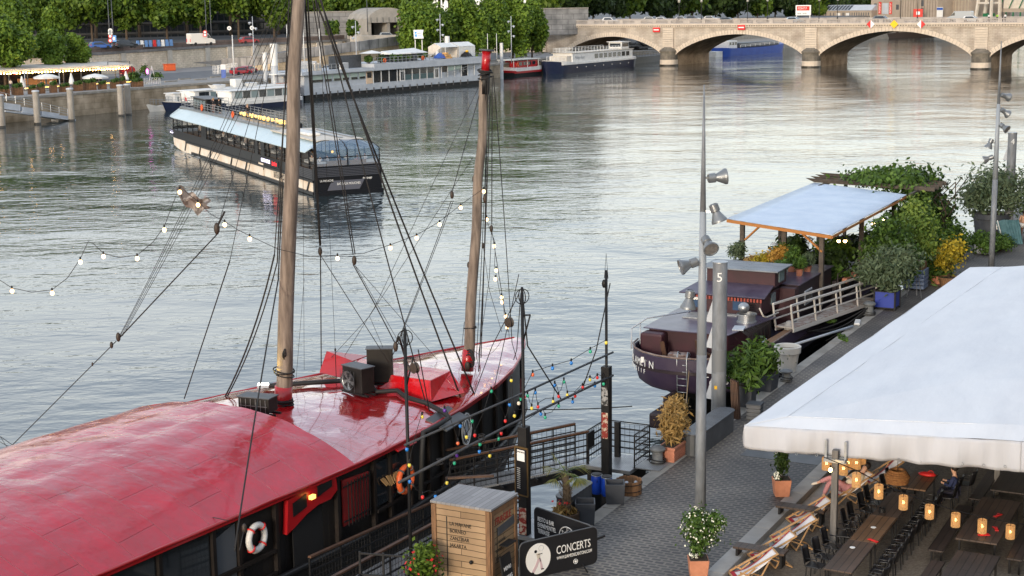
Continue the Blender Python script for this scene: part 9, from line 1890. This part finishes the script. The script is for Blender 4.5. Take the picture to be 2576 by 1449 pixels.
def recliner():
 P = W(.85, 5.8, FZ); o = thing('person', 'person in pink trousers and cream jacket reclining in a deck chair with crossed legs', 'person', P, QR-.75)
 J = dict(pel=(0,-.05,.42), ch=(0,.3,.62), nk=(0,.52,.8), hd=(0,.6,.92), ht=(0,.66,1.0))
 hips = [(-.09,-.08,.42),(.09,-.08,.42)]; kn = [(-.1,-.5,.62),(.02,-.52,.78)]; an = [(-.12,-.72,.16),(-.3,-.78,.55)]; toe = [(-.14,-.88,.08),(-.38,-.9,.5)]
 shd = [(-.18,.44,.74),(.18,.44,.74)]; el = [(-.27,.2,.58),(.27,.2,.58)]; wr = [(-.1,.05,.72),(.1,.05,.72)]; ha = [(-.04,-.01,.76),(.05,-.01,.76)]
 V = [J['pel'], J['ch'], J['nk'], J['hd'], J['ht']]; Ed = [(0,1),(1,2),(2,3),(3,4)]; rd_ = [(.12,.1),(.13,.1),.055,.09,.07]
 for k in (0, 1):
  n = len(V); V += [hips[k], kn[k], an[k], toe[k]]; Ed += [(0,n),(n,n+1),(n+1,n+2),(n+2,n+3)]; rd_ += [.08,.06,.04,.035]
  n = len(V); V += [shd[k], el[k], wr[k], ha[k]]; Ed += [(1,n),(n,n+1),(n+1,n+2),(n+2,n+3)]; rd_ += [.055,.042,.03,.035]
 skinmesh('body', V, Ed, rd_, SKINS[0], o)
 for k in (0, 1):      # fingers
  for j in range(4): h_ = Vector(ha[k]); d_ = Vector((-.012+.022*(j-1.5)*(1 if k else -1), -.06+.006*abs(j-1.5), .02)); skinmesh('finger', [h_, h_+d_*.6, h_+d_+Vector((0,0,-.015))], [(0,1),(1,2)], [.009,.008,.007], SKINS[0], o, 0)
 mp_ = mat('pink_cotton', (.5,.24,.25), .85, col2=(.42,.19,.2), ns=8); mj = mat('cream_cloth', (.6,.52,.38), .9)
 V = [J['pel']]; Ed = []; rd_ = [(.15,.13)]
 for k in (0, 1): n = len(V); V += [hips[k], kn[k], tuple(Vector(kn[k]).lerp(Vector(an[k]), .85))]; Ed += [(0,n),(n,n+1),(n+1,n+2)]; rd_ += [.11,.085,.065]
 skinmesh('trousers', V, Ed, rd_, mp_, o)
 V = [(0,.0,.45), J['ch'], tuple(Vector(J['ch']).lerp(Vector(J['nk']), .7))]; Ed = [(0,1),(1,2)]; rd_ = [(.15,.13),(.18,.14),.09]
 for k in (0, 1): n = len(V); V += [shd[k], el[k], tuple(Vector(el[k]).lerp(Vector(wr[k]), .85))]; Ed += [(1,n),(n,n+1),(n+1,n+2)]; rd_ += [.075,.06,.05]
 skinmesh('jacket', V, Ed, rd_, mj, o)
 for k in (0, 1): a_, c_ = Vector(an[k]), Vector(toe[k]); skinmesh('shoe', [a_+Vector((0,.03,0)), a_.lerp(c_, .6), c_+(c_-a_)*.35], [(0,1),(1,2)], [(.055,.05),(.05,.045),(.035,.03)], M_offw, o)
 MB().sph((0,.68,.98), .11, 10, 7, sc=(.95,1,1.05)).build('hair', HAIR[0], o, True); MB().cb((0,-.04,.82), (.08,.015,.15), rx=.6).build('phone', M_black, o)
recliner()
person('guest in dark clothes with a red bag seated under the tent edge', W(1.5, 8.75, FZ), QR+pi/2, 'sit', (.02,.03,.09), (.02,.02,.04), hair=0)
o = thing('red_bag', 'red cloth bag lying on the small brown table', 'bag', W(1.75,7.9,FZ+.76), QR); MB().sph((0,0,.06), .2, 10, 7, sc=(1.3,.7,.35)).build('bag_body', M_sred, o, True); MB().torus((.1,0,.1), .08, .012, (0,1,0), 10, 4).build('strap', M_sred, o, True)
def cpot(o): MB().add([(-.2,-.2,0),(.2,-.2,0),(.2,.2,0),(-.2,.2,0),(-.25,-.25,.5),(.25,-.25,.5),(.25,.25,.5),(-.25,.25,.5)], [(3,2,1,0),(4,5,6,7),(0,1,5,4),(1,2,6,5),(2,3,7,6),(3,0,4,7)]).build('pot', mat('peach_terracotta', (.55,.23,.13), .8, col2=(.45,.18,.1), ns=4) if 'peach_terracotta' not in MT else MT['peach_terracotta'], o, bevel=.015); MB().box(-.22,.22,-.22,.22,.502,.512).build('soil', M_soil, o)
o = plant('jasmine_bush', 'round jasmine bush full of white flowers in a terracotta pot at the bottom edge', W(-7.45,4.33,QZ), cpot, [((.1,.1,1.22),(.42,.42,.42)),((.42,.2,1.38),(.24,.24,.18)),((0,0,.8),(.2,.2,.22)),((0,.15,1.48),(.26,.26,.18))], L_small, 3000, .07, 81, 1.8, (6,(.05,.05),.9,.014,.45), shell=.45); M_wf = mat('white_flower', (.8,.8,.68), .6)
leaves('blossom', M_wf, o, [((.1,.1,1.22),(.44,.44,.44)),((.42,.2,1.38),(.26,.26,.2)),((0,.15,1.48),(.27,.27,.2))], 420, .045, 82, 1., shell=.92); leaves('blossom', M_wf, o, [((-.12,-.1,.6),(.12,.1,.08))], 40, .04, 83)
o = plant('mandevilla', 'tall slim climbing plant with red flowers in a terracotta pot on the kerb', W(-.45,4.25,QZ), cpot, [((0,0,1.2),(.2,.2,.7)),((0,0,1.8),(.24,.24,.3))], L_dark, 1500, .08, 84, 2, (4,(.05,.05),1.5,.012,.45), shell=.2); leaves('blossom', mat('flower_pink', (.6,.04,.1), .6), o, [((-.1,0,1.75),(.28,.2,.3))], 12, .09, 85, 1.); leaves('blossom', M_wf, o, [((-.14,-.05,.6),(.12,.12,.1))], 60, .04, 86)
tag(MB().cb(Vector(W(3.2,3.2,QZ+.006)), (2.6,.9,.006), QR).build('drain_cover', M_dgrey), 'dark metal drain cover set in the cobbles near the tent corner', 'drain cover')
